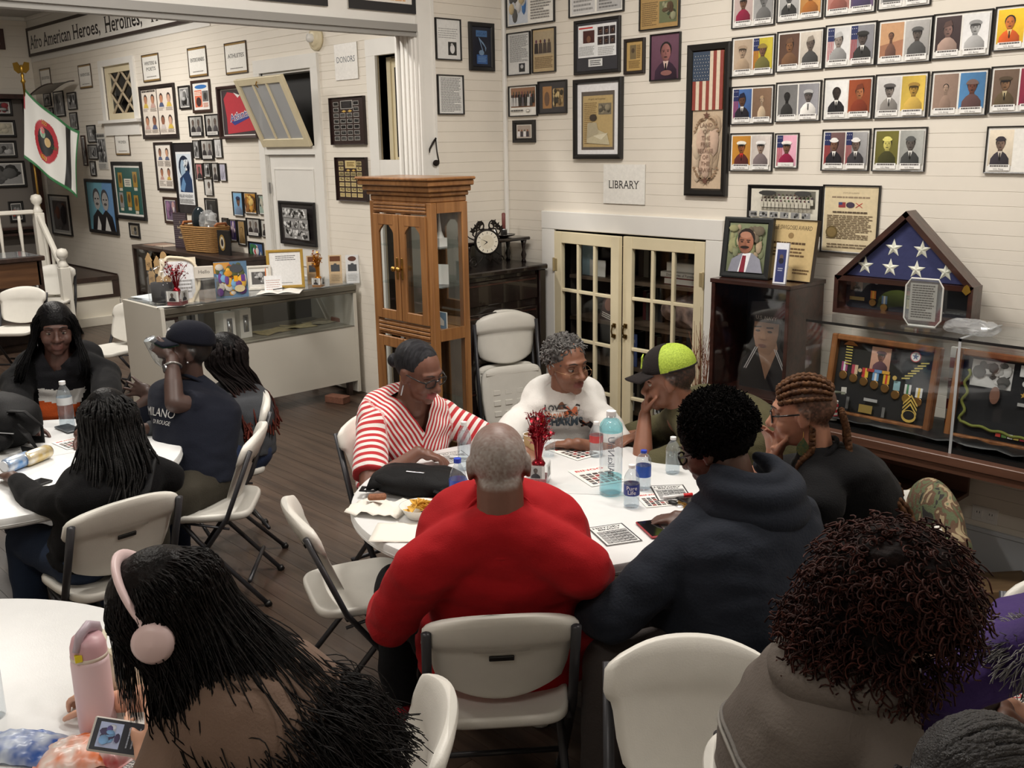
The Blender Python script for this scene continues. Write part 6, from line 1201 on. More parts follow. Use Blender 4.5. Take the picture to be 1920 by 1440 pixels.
def art(f,w,h):
    f.poly([(-w*.5,-h*.5),(w*.5,-h*.5),(w*.5,h*.5),(-w*.5,h*.5)],(116,124,96),grad=.2);f.blobs(-w*.5,-h*.3,w*.5,h*.5,[(150,150,110),(96,112,76),(176,156,130),(130,136,104),(110,100,84)],40,3,.28)
    f.poly([(-w*.42,-h*.5),(-w*.34,-h*.24),(-w*.1,-h*.12),(w*.18,-h*.1),(w*.4,-h*.22),(w*.5,-h*.5)],(140,142,156),gx=.1);f.poly([(-w*.16,-h*.5),(-w*.06,-h*.12),(w*.16,-h*.1),(w*.06,-h*.5)],(234,236,240));f.poly([(-w*.06,-h*.16),(w*.04,-h*.16),(w*.02,-h*.5),(-w*.12,-h*.5)],(130,36,54))
    f.ell(0,h*.2,w*.23,h*.2,(40,30,28));f.ball(0,h*.1,w*.2,h*.22,(156,104,82),lx=.3);f.ell(-w*.02,h*.26,w*.15,h*.07,(176,126,104));f.ell(-w*.02,h*.01,w*.12,h*.03,(34,24,22));f.ell(-w*.02,-h*.03,w*.06,h*.012,(120,66,60))
    for s in (-1,1): f.ell(-w*.02+s*w*.085,h*.12,w*.035,h*.012,(40,28,26));f.rect(-w*.02+s*w*.085-w*.05,h*.15,-w*.02+s*w*.085+w*.05,h*.165,(46,32,28))
    f.poly([(-w*.05,h*.04),(w*.02,h*.04),(0,h*.13),(-w*.03,h*.13)],(140,92,72))
lean_frame(2.165,-.26,ptop,.285,.325,'black framed colour portrait of a man with a moustache in a grey suit',art,.032,(26,30,32),.12)
def art(f,w,h):
    f.rect(-w*.5,-h*.5,w*.5,h*.5,(206,182,134));f.text('ELE SWIGOSKI AWARD',0,h*.34,h*.07,(60,48,36),w=w*.8,serif=True);f.ell(-w*.02,h*.24,w*.06,h*.05,(150,124,84));f.lines(-w*.4,h*.08,w*.3,h*.14,1,(90,70,50),.6);f.lines(-w*.44,-h*.12,w*.3,h*.05,3,(110,88,62));f.lines(w*.1,-h*.4,w*.44,-h*.3,2,(110,88,62))
lean_frame(2.385,-.19,ptop,.30,.32,'tan award certificate standing behind the black portrait frame',art,.004,(60,48,40),-.05,name='award_certificate',cat='certificate')
def art(f,w,h): f.rect(-w*.5,-h*.5,w*.5,h*.5,(226,228,236));f.rect(-w*.36,-h*.46,w*.36,h*.34,(50,58,110));f.ell(0,h*.16,w*.16,h*.06,(96,80,76));f.ell(0,h*.06,w*.2,h*.07,(30,30,44));f.lines(-w*.2,-h*.2,w*.2,-h*.1,2,(170,174,200))
lean_frame(2.42,-.325,ptop,.07,.21,'blue memorial bookmark card leaning in front of the tan certificate',art,0,(214,216,224),.1,name='bookmark_card',cat='card')
# dried twigs
tw = thing('dried_twigs','bundle of thin dried twigs standing beside the portrait box','twigs',(1.93,-.30,0));mb = MB();rT = random.Random(5)
MB().lathe([(.06,0),(.07,.1),(.05,.3),(.055,.4)],16).build('vase',M_brown,tw,smooth=True)
for k in range(26):
    a = rT.uniform(0,6.28);s = rT.uniform(.0,.075);hz = rT.uniform(.8,1.22);P = [(.01*math.cos(a),.01*math.sin(a),.3),(s*.5*math.cos(a),s*.5*math.sin(a),.3+(hz-.3)*.5),(s*math.cos(a),s*math.sin(a)*.6,hz)];mb.tube(P,[.0035,.0025,.001],4);
    for j in range(3): q = np.array(P[1])*.5+np.array(P[2])*.5;mb.tube([q,q+np.array([rT.uniform(-.05,.05),rT.uniform(-.03,.03),rT.uniform(.05,.15)])],[.002,.0008],3)
tag(mb.build('twigs',mat('twig_brown',(120,72,48),.8),tw),kind='stuff')
# ---- folded flag case
fc_ = thing('flag_case','triangular wooden case with a folded starred flag above a tray of medals','flag case',(2.685,-.24,1.264));w,h1,h2,d = .69,.185,.335,.10
def seg(a,b,t_,m=M_mahog,nm='case_board'):
    a,b = np.array(a),np.array(b);u = unit(b-a);n = np.array([-u[1],u[0]])*t_;MB().prism([tuple(a),tuple(b),tuple(b+n),tuple(a+n)],0,d).build(nm,m,fc_)
MB().bx((0,0,0),(w,d,.022)).build('case_board',M_mahog,fc_);MB().bx((0,0,h1-.02),(w,d,h1+.005)).build('case_board',M_mahog,fc_);MB().bx((0,0,.022),(.022,d,h1-.02)).build('case_board',M_mahog,fc_);MB().bx((w-.022,0,.022),(w,d,h1-.02)).build('case_board',M_mahog,fc_)
seg((w,h1),(w/2,h1+h2),.026);seg((w/2,h1+h2),(0,h1),.026)
MB().prism([(.03,h1+.005),(w-.03,h1+.005),(w/2,h1+h2-.034)],d-.012,d).build('back_board',M_mahog,fc_);MB().bx((.022,d-.012,.022),(w-.022,d,h1-.02)).build('tray_lining',mat('navy_felt',(36,36,46),.9),fc_)
mb = MB();mb.prism([(.05,h1+.008),(w-.05,h1+.008),(w/2,h1+h2-.05)],.03,.08);mb.build('folded_flag',mat('flag_blue',(38,44,92),.8,sheen=.3,bump=.2,bscale=40),fc_)
for x,y in ((.285,.155),(.425,.155),(.145,.06),(.275,.06),(.405,.06),(.545,.06)):
    V = [(0,-.008,0)]+[((.045 if i % 2 == 0 else .018)*math.sin(i*PI/5),0,(.045 if i % 2 == 0 else .018)*math.cos(i*PI/5)) for i in range(10)];MB().add(np.array(V)+np.array([x,.029,h1+y]),[(0,1+(i+1) % 10,1+i) for i in range(10)]).build('embroidered_star',mat('star_white',(226,228,214),.7),fc_)
bxp('front_glass',(.02,.008,.02),(w-.02,.011,h1-.018),M_cabgl,fc_)
def medal(par,x,z,y,rib,mc,s=1.0,nm='medal',drop=.0):
    """ribbon drape with a round pendant"""
    n = len(rib);wd = .028*s
    f = MB();ms = []
    for i,c in enumerate(rib): f.m = i;ms.append(mat('ribbon_%d_%d_%d' % c,c,.7));f.bx((x-wd/2+wd*i/n,y-.003,z),(x-wd/2+wd*(i+1)/n,y,z+.04*s))
    o = f.build(nm,ms,par);MB().lathe([(.017*s,0),(.019*s,.002),(.017*s,.004)],18,at=(x,y-.004,z-.018*s),R=rotx(PI/2)).build('pendant',mat('medal_%d_%d_%d' % mc,mc,.35,.8),o,smooth=False);return o
BZ = (150,112,66);GD = (176,140,70);ly = d-.013
for x,z,rb in ((.17,.075,[(206,120,50),(226,170,60),(206,120,50)]),(.23,.055,[(90,120,180),G(220),(90,120,180)]),(.40,.045,[(170,40,60),G(220),(170,40,60)]),(.455,.06,[(150,60,60),(226,200,150),(150,60,60)])): medal(fc_,x,z,ly,rb,BZ)
f = Flat();f.rect(-.3,.02,-.235,.085,(120,96,84));f.portrait(-.295,.022,-.24,.083,(120,96,84),(70,54,48),(60,48,44));f.rect(-.3,-.03,-.22,-.012,(150,128,80));f.text('U.S.ARMY',.02,.075,.016,(190,170,120));f.rect(-.02,.015,.06,.05,(20,20,26));f.text('WORLD WAR II',.02,.055,.008,(200,190,170),maxw=.07);f.rect(-.005,.02,.045,.042,(170,40,50));f.rect(0,-.045,.045,.0,(200,184,140));f.text('VETERAN',.02,.006,.007,(200,190,170),maxw=.06);f.ell(-.16,.07,.012,.012,G(150));f.ell(.12,.07,.006,.004,(206,160,70));o = f.build('tray_print',fc_);o.rotation_euler = (PI/2,0,0);o.location = (w/2,ly-.0005,.09)
MB().prism([(0,.02),(.012,.01),(.02,-.012),(0,-.03),(-.02,-.012),(-.012,.01)],-.004,0,at=(w-.03,-.001,h1-.005)).build('clasp',M_gold,fc_)
# ---- boxes of medals in the case
def shadow_box(x,w,label,z=.765,h=.41):
    t = thing('medal_shadow_box',label,'medal frame',(x,-.355,z));t.rotation_euler = (-.16,0,0);M_o = wood('frame_oak',(150,98,54),(104,60,30),.4,axis=2)
    for a,b in (((0,-.03,0),(.03,.02,h)),((w-.03,-.03,0),(w,.02,h)),((.03,-.03,0),(w-.03,.02,.03)),((.03,-.03,h-.03),(w-.03,.02,h))): bxp('frame_rail',a,b,M_o,t,.006)
    bxp('felt',(.03,.005,.03),(w-.03,.02,h-.03),mat('black_felt',(30,30,33),.95),t);return t
mf = shadow_box(2.735,.55,'oak framed board of eight medals, stripes and a tinted soldier portrait in the case');ly = .004
RB = [[(150,60,110),G(220),(150,60,110)],[(170,60,80),(206,180,150)],[(190,50,50),(226,190,60)],[(110,160,206),G(226),(110,160,206)],[(226,180,50),(200,60,40),(226,180,50)],[(150,190,200),(150,190,200)],[G(220),(60,130,80),G(220)],[G(226),(230,190,60),G(226)]]
for i,rb in enumerate(RB): medal(mf,.075+i*.056,.225-.008*i+(.004 if i < 5 else -.01),ly,rb,BZ if i != 6 else GD,1.15)
f = Flat();
f.rect(-.07,.05,.03,.165,(206,160,140));f.portrait(-.068,.052,.028,.163,(206,160,140),(130,90,84),(96,66,80),'peak',(96,66,76))
for k in range(3): f.rect(-.08+k*.04,.04,-.042+k*.04,.055,((170,60,60),(110,150,200),(226,170,70))[k])
for k in range(7): f.rect(-.2,.06+k*.014,-.165,.065+k*.014,(206,190,100));f.poly([(.10+k*.014,.03+k*.014),(.14+k*.014,.036+k*.014),(.14+k*.014,.042+k*.014),(.10+k*.014,.036+k*.014)],(206,190,100))
f.poly([(-.215,.155),(-.18,.185),(-.14,.155),(-.15,.165),(-.18,.17),(-.205,.165)],(206,130,50));f.ell(.155,.145,.026,.026,(190,60,70));f.ell(.155,.145,.022,.022,G(230));f.star(.155,.145,.018,(70,90,130));f.rect(-.09,-.165,-.02,-.125,(150,128,72));f.rect(-.07,-.105,0,-.09,(170,170,170));f.rect(-.16,-.16,-.145,-.1,G(110));f.rect(.03,-.17,.045,-.12,G(110));f.ell(-.11,.04,.01,.01,(190,170,130));f.ell(.07,.03,.011,.011,(206,176,100))
for k in range(3): f.poly([(.13,-.12+k*.02),(.165,-.075+k*.02),(.2,-.12+k*.02),(.2,-.13+k*.02),(.165,-.087+k*.02),(.13,-.13+k*.02)],(206,176,90))
f.ell(.165,-.14,.036,.03,(206,176,90));f.ell(.165,-.135,.028,.022,(30,30,33));o = f.build('insignia',mf);o.rotation_euler = (PI/2,0,0);o.location = (.275,ly-.001,.205)
mf2 = shadow_box(3.355,.62,'oak framed board of badges with a grey photo and green braid in the case',h=.42);f = Flat();f.rect(-.24,.05,-.06,.17,G(190));f.blobs(-.24,.05,-.06,.17,[G(60),G(90),G(210)],18,3,.4);f.rect(-.03,.12,.06,.17,G(200));f.ell(.0,.09,.014,.014,G(190));f.star(.0,.04,.016,(190,150,70));f.rect(-.02,-.01,.015,.005,G(170));f.star(.16,.04,.014,(206,190,150));f.rect(.1,.02,.14,.035,G(190))
for k in range(5): f.rect(-.09+k*.026,-.16,-.068+k*.026,-.14,((190,60,50),(90,130,70),G(220),(200,180,90),(150,50,60))[k])
f.ell(-.12,.02,.022,.04,(120,84,70));o = f.build('insignia',mf2);o.rotation_euler = (PI/2,0,0);o.location = (.31,ly-.001,.21)
mb = MB();mb.tube([(.06+.01*math.sin(k*.9),-.004,.33-.012*k) if k < 20 else (.06+.014*(k-20),-.006,.085-.0012*(k-20)+.004*math.sin(k)) for k in range(45)],.007,6);mb.build('green_braid',mat('braid_green',(110,116,44),.7),mf2,smooth=True)
fs = thing('folded_stripes','red and white striped flag fold between the two medal frames','flag',(3.29,-.22,.765));
for k in range(8): bxp('stripe',(0,0,k*.05),(.08,.02,k*.05+.049),mat('stripe_red',(128,44,50),.8) if k % 2 == 0 else mat('stripe_white',(206,204,200),.8),fs)
mb = MB();n = 30;P = [[(2.72+1.9*u,-.49+.36*v,.775+.02*noise.noise(Vector((u*30,v*4,0)))+.012) for v in np.linspace(0,1,8)] for u in np.linspace(0,1,n)];mb.grid(np.array(P)[::-1]);o = mb.build('black_cloth',mat('satin_black',(26,26,28),.45),smooth=True);o.modifiers.new('t','SOLIDIFY').thickness = .003;tag(o,'crumpled black cloth lying on the floor of the medal case','cloth')
pl = thing('model_plane','small grey model propeller plane on the left inside the medal case','model plane',(2.80,-.44,.90),.5);MB().tube([(-.07,0,0),(0,0,0),(.08,0,.004)],[.006,.012,.003],8).build('fuselage',mat('olive_grey',(120,124,110),.5),pl,smooth=True);bxp('wing',(-.012,-.1,-.003),(.018,.1,.003),MATS['olive_grey'],pl);bxp('tail_fin',(.06,-.03,0),(.08,.03,.004),MATS['olive_grey'],pl);bxp('rudder',(.06,-.002,0),(.085,.002,.03),G and M_trim,pl);MB().tube([(0,0,-.13),(0,0,0)],.003,6).build('stand',M_steel,pl)
sf = thing('small_flag','little folded striped flag beside the medals inside the case','flag',(2.835,-.455,.77));
for k in range(7): MB().lathe([(.028+.004*(k % 2),k*.014),(.03,k*.014+.014)],14,sx=1,sy=.6).build('stripe',mat('bright_red',(176,36,48),.7) if k % 2 else M_paper,sf)
aw = thing('glass_award','octagonal clear glass award with grey engraving on the medal case','award',(3.23,-.42,1.264),.1);bxp('foot',(-.085,-.03,0),(.085,.03,.018),M_clr,aw,.004);P = [(-.06,.02),(.06,.02),(.082,.05),(.082,.20),(.06,.235),(-.06,.235),(-.082,.20),(-.082,.05)];MB().prism(P,-.006,.006).build('plate',glass('award_glass',(.9,.93,.93),.03,2.0,.06),aw);f = Flat();f.rect(-.06,-.085,.06,.085,(150,152,148));f.lines(-.05,-.075,.05,.08,14,(84,84,82));o = upright(aw,f);o.location = (0,-.0065,.13);MB().tube([(x*1.0,0,z) for x,z in P],.004,6,close=True).build('bevel_edge',M_trim,aw)
pb = thing('plastic_bag','crumpled clear plastic bag on the right top of the medal case','bag',(3.43,-.36,1.264));mb = MB();mb.ell((0,0,.028),(.12,.07,.035),n=24,m=14);V = mb.v[0];V += np.array([[noise.noise(Vector(v*30)+Vector((0,k*7,0)))*.02 for k in range(3)] for v in V]);V[:,2] = np.maximum(V[:,2],.002);mb.build('film',MATS['bag_film'],pb)
rf = thing('standing_picture','dark framed picture standing at the right edge on the medal case','picture',(3.78,-.20,1.264),.0);rf.rotation_euler = (-.1,0,0);o = ring(.4,.36,.03,.02).build('frame',frm((40,26,22)),rf);o.rotation_euler = (PI/2,0,0);o.location = (.03,0,.18);bxp('picture',(-.14,-.004,.03),(.2,0,.33),mat('grey_pic',(70,74,84),.3),rf)
ou = thing('wall_outlet','white double power outlet on the wall under the case','outlet');place(ou,ony(1847,965,-.0005),(1,0,0),(0,0,1),(0,-1,0));MB().bx((-.062,-.04,0),(.062,.04,.006),bev=.002).build('plate',M_trim,ou)
for x in (-.03,.03): MB().bx((x-.018,-.02,.006),(x+.018,.02,.009),bev=.002).build('socket',M_trim,ou);MB().bx((x-.008,.004,.0091),(x-.005,.014,.0098)).build('slot',M_slot,ou);MB().bx((x+.005,.004,.0091),(x+.008,.014,.0098)).build('slot',M_slot,ou)
# ---- bottles
def bottle(x,y,z,h,r,label,cap,band=None,fill=.6,liquid=None,shape=0,text=None,name='water_bottle',bandz=(.42,.62),tc=(235,235,240)):
    t = thing(name,label,'bottle',(x,y,z+.001),math.atan2(CAM[1]-y,CAM[0]-x),'bottles on the tables')
    pr = [(r*.82,0),(r*.96,h*.02),(r,h*.06),(r*.97,h*.2),(r,h*.35),(r*.97,h*.45),(r,h*.6),(r*.98,h*.68),(r*.8,h*.78),(r*.45,h*.88),(r*.36,h*.91),(r*.36,h*.95)] if not shape else [(r*.85,0),(r,h*.03),(r,h*.74),(r*.93,h*.80),(r*.62,h*.88),(r*.42,h*.91),(r*.42,h*.95)]
    MB().lathe(pr,22).build('body',M_pet,t,smooth=True);MB().lathe([(r*.42,h*.93),(r*.42,h*1.0),(r*.3,h*1.005)],16).build('cap',cap,t)
    if fill: q = [(a*.95,max(b,h*.01)) for a,b in pr if b < h*fill];q.append((q[-1][0],h*fill));MB().lathe(q,20).build('liquid',liquid or M_water,t,smooth=True)
    if band:
        o = MB().lathe([(r*1.015,h*bandz[0]),(r*1.015,h*bandz[1])],24,cap=False).build('label_band',mat('band_%d_%d_%d' % band,band,.35),t,smooth=True)
        if text:
            for i,s in enumerate(text.split('|')):
                V,Fs = text_geo(s);k = h*(bandz[1]-bandz[0])*.36/.686;W_ = V[:,0].max();k = min(k,1.6*r/W_);V = (V-np.array([W_/2,0]))*k;zz = h*(bandz[0]+(bandz[1]-bandz[0])*(.56-.4*i)) if '|' in text else h*((bandz[0]+bandz[1])/2)-k*.3
                MB().add([(r*1.03*math.cos(vx/r),r*1.03*math.sin(vx/r),zz+vy) for vx,vy in V],Fs,rgb(tc)).build('label_text',colmat('print'),t,usecol=True)
    return t
tz = .741;Z = lambda px,py: onz(px,py,.74)
p = Z(861,970);bottle(p[0],p[1],tz,.235,.034,'water bottle with blue cap and wide blue label by the chips',M_blcap,(58,92,196),.5,bandz=(.46,.66))
p = Z(872,880);bottle(p[0],p[1],tz,.215,.031,'clear water bottle with white cap in front of the striped shirt',M_whcap,None,.8)
p = Z(1145,925);
t = bottle(p[0],p[1],tz,.345,.047,'big clear bottle of pale blue water lettered Alkaline',M_whcap,None,.22,M_teal,1,name='large_bottle');MB().lathe([(.046,.262),(.0475,.272),(.044,.292),(.030,.31)],22).build('shoulder_band',M_teal,t,smooth=True)
V,Fs = text_geo('AlkaNinU');k = .026/.686;V = V*k;L_ = V[:,0].max();MB().add([(.0485*math.cos((vy-.012)/.0485),.0485*math.sin((vy-.012)/.0485),.10+vx) for vx,vy in V],[f[::-1] for f in Fs],rgb((120,128,140))).build('vertical_lettering',colmat('print'),t,usecol=True)
o = MB()
for i in range(8): o.bx((.0478,-.012+i*.003,.085),(.049,-.0105+i*.003,.105))
tag(o.build('barcode',M_slot,t),kind='stuff')
p = Z(1206,917);bottle(p[0],p[1],tz,.165,.031,'short water bottle with blue cap and blue label',M_blcap,(44,90,190),.45,bandz=(.34,.62),shape=1)
p = Z(1184,950);bottle(p[0],p[1],tz,.17,.031,'short water bottle with a red and blue Pure Life label',M_whcap,(36,52,130),.4,bandz=(.30,.56),text='Pure|Life');
p = Z(1261,887);bottle(p[0],p[1],tz,.16,.031,'short clear water bottle with white cap nearest the olive sleeve',M_whcap,None,.55)
p = Z(1118,855);bottle(p[0],p[1],tz,.16,.031,'short water bottle half hidden behind the big blue one',M_whcap,(190,60,60),.5)
p = Z(127,800);bottle(p[0],p[1],tz,.24,.038,'clear water bottle with white label standing on the left table',M_whcap,(226,228,230),.8,bandz=(.5,.66))
p = Z(1029,856);t = thing('drinking_glass','small clear glass of water by the woman in white','glass',(p[0],p[1],tz));MB().lathe([(.026,0),(.032,.1)],18,cap=False).build('tumbler',M_clr,t,smooth=True);MB().lathe([(.025,.004),(.029,.06)],18).build('water',M_water,t,smooth=True)
p = Z(997,858);t = thing('paper_cup','tan paper cup behind the red tinsel','cup',(p[0],p[1],tz));MB().lathe([(.028,0),(.037,.11)],22,cap=False).build('wall',mat('cup_tan',(206,176,128),.6),t,smooth=True);MB().tube([(.037*math.cos(a),.037*math.sin(a),.11) for a in np.linspace(0,2*PI,24,endpoint=False)],.002,6,close=True).build('rim',M_paper,t);MB().lathe([(.03,.002),(.031,.004)],20).build('base',MATS['cup_tan'],t)
p = Z(1010,903);tinsel_vase(0,0,.74,'red star tinsel centrepiece in a photo vase on the game table',M_red,.25,.045,.065,loc=p,n=46,seed=9)
# ---- bag, chips, phones, cards on the game table
p = Z(780,925);hb = thing('handbag','black nylon shoulder bag lying on the game table','bag',(p[0],p[1]+.02,tz),math.radians(28));mb = MB();mb.ell((0,0,.05),(.2,.12,.055),n=32,m=16);V = mb.v[0];V[:] = np.sign(V)*0+V;V[:,0] = np.sign(V[:,0])*(np.abs(V[:,0]/.2)**.7)*.2;V[:,1] = np.sign(V[:,1])*(np.abs(V[:,1]/.12)**.7)*.12;V[:,2] = np.maximum(V[:,2],0);V += np.array([[0,0,noise.noise(Vector(v*14))*.012*(v[2] > .01)] for v in V]);mb.build('body',M_blk,hb,smooth=True)
P = np.array([[(u*.19,v,.106-.05*((v+.02)/.11)**2*(1 if v > -.02 else 1.5)+.006-.035*abs(u)**4) for v in np.linspace(-.115,.06,10)] for u in np.linspace(-1,1,16)]);mb = MB();mb.grid(P);o = mb.build('flap',M_blk,hb,smooth=True);o.modifiers.new('t','SOLIDIFY').thickness = .006
bxp('name_plate',(-.03,-.06,.103),(.05,-.05,.107),M_steel,hb,.001);MB().tube([(-.17,-.06,.02),(-.21,-.09,.03),(-.2,-.13,.03),(-.15,-.12,.03),(-.14,-.08,.03)],.012,8,flat=.3).build('strap',M_blk,hb,smooth=True);MB().tube([(.17,.02,.07),(.22,-.04,.06),(.2,-.12,.04),(.12,-.13,.06)],.012,8,flat=.3).build('strap',M_blk,hb,smooth=True);MB().tube([(.19+.015*math.cos(a),-.09,.05+.018*math.sin(a)) for a in np.linspace(0,2*PI,14,endpoint=False)],.0025,6,close=True).build('ring',M_steel,hb)
t = thing('snack_pouch','small orange snack pouch tucked by the black bag strap','snack',(p[0]+.17,p[1]-.05,tz));MB().ell((0,0,.016),(.05,.035,.016)).build('pouch',mat('orange_brown',(150,80,40),.4,col2=(70,40,30),scale=40),t,smooth=True)
p = Z(780,972);bw = thing('chip_bowl','white foam bowl of yellow corn chips on the game table','bowl',(p[0],p[1]+.02,tz));MB().lathe([(.045,0),(.05,.005),(.075,.045),(.08,.048),(.074,.046),(.048,.008),(.0,.006)],30,cap=False).build('bowl',M_paper,bw,smooth=True);rC = random.Random(2);M_chip = mat('corn_chip',(226,176,70),.6,var=.2,scale=60)
for k in range(26):
    a = rC.uniform(0,6.28);q = rC.uniform(0,.05);R = rotz(rC.uniform(0,6)) @ rotx(rC.uniform(-.6,.6)) @ roty(rC.uniform(-.5,.5));s = rC.uniform(.024,.032);V = np.array([(s,0,.004),(-s*.6,s*.8,.004),(-s*.6,-s*.8,.004),(0,0,-.003),(s,0,.001),(-s*.6,s*.8,.001),(-s*.6,-s*.8,.001),(0,0,-.006)]);V = V @ R.T+np.array([q*math.cos(a),q*math.sin(a),.034+.016*(1-q/.05)+rC.uniform(0,.012)])
    ch = MB().add(V,[(0,1,3),(1,2,3),(2,0,3),(5,4,7),(6,5,7),(4,6,7),(0,4,5,1),(1,5,6,2),(2,6,4,0)]).build('corn_chip',M_chip);ch.location = bw.location;tag(ch,'yellow corn chip heaped in the white foam bowl','chip','corn chips in the bowl')
def crumple(nm,label,cat,px,py,w,d,rz,m,hgt=.03,seed=1,sub=10,par=None):
    p = Z(px,py);P = np.array([[(u*w/2,v*d/2,.002+abs(noise.noise(Vector((u*2.2+seed,v*2.2,seed*3))))*hgt) for v in np.linspace(-1,1,sub)] for u in np.linspace(-1,1,sub)]);mb = MB();mb.grid(P);o = mb.build(nm,m,smooth=True);o.modifiers.new('t','SOLIDIFY').thickness = .0012;o.location = (p[0],p[1],tz);o.rotation_euler = (0,0,rz);return tag(o,label,cat)
M_nap = mat('napkin',(236,232,222),.8)
crumple('napkin','creased white napkin under the brown cookie on the game table','napkin',712,958,.22,.17,.5,M_nap,.05,2);crumple('napkin','flat white napkins in front of the chip bowl','napkin',755,1000,.22,.18,.75,M_nap,.008,5)
p = Z(708,950);t = thing('cookie','brown cookie bar on the creased napkin','cookie',(p[0],p[1],tz+.03),.9);MB().bx((-.036,-.018,0),(.036,.018,.02),bev=.006).build('bar',mat('cookie_brown',(150,100,72),.8,var=.3,scale=60,bump=.4,bscale=120),t)
crumple('candy_wrapper','silver crumpled wrapper right of the red shirt collar on the game table','wrapper',1008,930,.13,.08,.6,mat('silver_film',(206,206,208),.3,.4),.05,9);crumple('snack_packet','blue snack packet beside the bald head on the game table','packet',893,952,.09,.07,.3,mat('blue_film',(40,100,200),.3,col2=(150,190,230),scale=40),.02,4)
def phone(px,py,rz,label,case,screen,art=None,w=.075,h=.155,z=None,loc=None):
    p = Z(px,py) if loc is None else loc;t = thing('smartphone',label,'phone',(p[0],p[1],(tz if z is None else z)+.001),rz);bxp('body',(-w/2,-h/2,0),(w/2,h/2,.009),mat('case_%d_%d_%d' % case,case,.4),t,.003);bxp('screen',(-w/2+.004,-h/2+.005,.0091),(w/2-.004,h/2-.005,.0096),mat('scr_%d_%d_%d' % screen,screen,.08,emit=.25 if max(screen) > 90 else 0),t)
    if art: f = Flat(.0002);f.z = .0097;art(f,w,h);f.build('display',t)
    return t
phone(825,957,math.radians(-15),'phone with a lit blue screen beside the chip bowl',(40,50,66),(110,150,220));phone(1224,995,math.radians(62),'black phone in a red case near the edge of the game table',(150,24,36),(16,16,18));phone(1298,942,math.radians(75),'dark phone lying beside the keys on the game table',(24,24,28),(18,18,20))
p = Z(60,912);phone(0,0,math.radians(20),'black phone lying face down on the left table',(36,36,38),(30,30,32),loc=p)
def bingo(px,py,rz,label,border=True,w=.14,h=.18,colr=False,z=.0012,loc=None):
    p = Z(px,py) if loc is None else loc;t = thing('bingo_card',label,'game card',(p[0],p[1],tz+z),rz,'printed game cards on the tables');bxp('sheet',(-w/2,-h/2,0),(w/2,h/2,.001),M_paper,t);f = Flat(.0001);f.z = .0011
    if border: f.rect(-w/2,-h/2,w/2,h/2,(60,60,64));f.rect(-w/2+.006,-h/2+.006,w/2-.006,h/2-.006,(238,238,236))
    if colr: f.text('BINGO',0,h*.34,h*.09,(200,50,60),w=w*.75,bold=.03)
    else: f.text('HISTORY',0,h*.35,h*.075,(30,30,34),w=w*.8,bold=.03);f.text('BINGO',0,h*.25,h*.07,(30,30,34),w=w*.6,bold=.03)
    for i in range(5):
        for j in range(5):
            x = -w*.40+i*w*.165;y = -h*.42+j*h*.125
            if colr: f.rect(x,y,x+w*.13,y+h*.10,random.Random(i*5+j).choice([(50,46,48),(110,100,96),(150,60,60),(80,84,90)]),keep=i+j > 0)
            else: f.rect(x,y,x+w*.15,y+h*.105,(120,120,122),keep=i+j > 0);f.rect(x+.001,y+.001,x+w*.15-.001,y+h*.105-.001,(236,236,234)) if False else f.lines(x+.002,y+h*.02,x+w*.14,y+h*.09,2,(232,232,230),.4,i+j)
    f.build('print',t);return t
bingo(1152,1003,math.radians(65),'black bordered bingo card right of the red sleeve');bingo(1258,925,math.radians(50),'black bordered bingo card under the red marker');bingo(1228,938,math.radians(58),'loose photo card under the bordered card near the keys',False,.12,.15,True,.0006)
bingo(1025,952,math.radians(52),'colourful picture bingo sheet right behind the bald head',False,.18,.22,True);bingo(1122,893,math.radians(70),'colourful picture bingo sheet behind the big blue bottle',False,.18,.22,True);bingo(852,858,math.radians(70),'dark edged bingo card in front of the striped shirt',True,.13,.16);bingo(1080,848,math.radians(85),'pale sheet in front of the woman in white',False,.16,.2,True)
def marker(px,py,rz,label,capc,z=.0):
    p = Z(px,py);t = thing('marker',label,'marker',(p[0],p[1],tz+.008+z),rz);MB().tube([(-.055,0,0),(.03,0,0)],.007,10).build('barrel',M_whcap,t,smooth=True);MB().tube([(.03,0,0),(.068,0,0)],.008,10).build('cap',mat('cap_%d_%d_%d' % capc,capc,.4),t,smooth=True);return t
marker(820,980,math.radians(200),'black and white marker in front of the chip bowl',(20,20,22));marker(1268,936,math.radians(60),'red capped marker on the bordered bingo card',(210,30,36),.004);marker(866,862,math.radians(40),'blue capped marker on the dark edged card',(40,60,170),.003)
p = Z(1275,950);ky = thing('key_ring','ring of keys with a green tag beside the dark phone','keys',(p[0],p[1],tz));MB().tube([(.016*math.cos(a),.016*math.sin(a),.004) for a in np.linspace(0,2*PI,18,endpoint=False)],.0015,6,close=True).build('ring',M_steel,ky);MB().ell((-.035,.0,.008),(.022,.014,.008)).build('fob',M_slot,ky,smooth=True)
for k in range(4): a = k*.7+.2;MB().bx((.016,-.004,.002),(.055,.004,.0045),R=rotz(a)).build('key',M_brass,ky);MB().lathe([(.011,.002),(.011,.005)],14,at=(.024*math.cos(a),.024*math.sin(a),.001*k)).build('key_bow',M_brass,ky)
MB().lathe([(.014,.002),(.014,.005)],16,at=(.06,.04,0)).build('green_tag',mat('green_tag',(70,170,90),.5),ky)
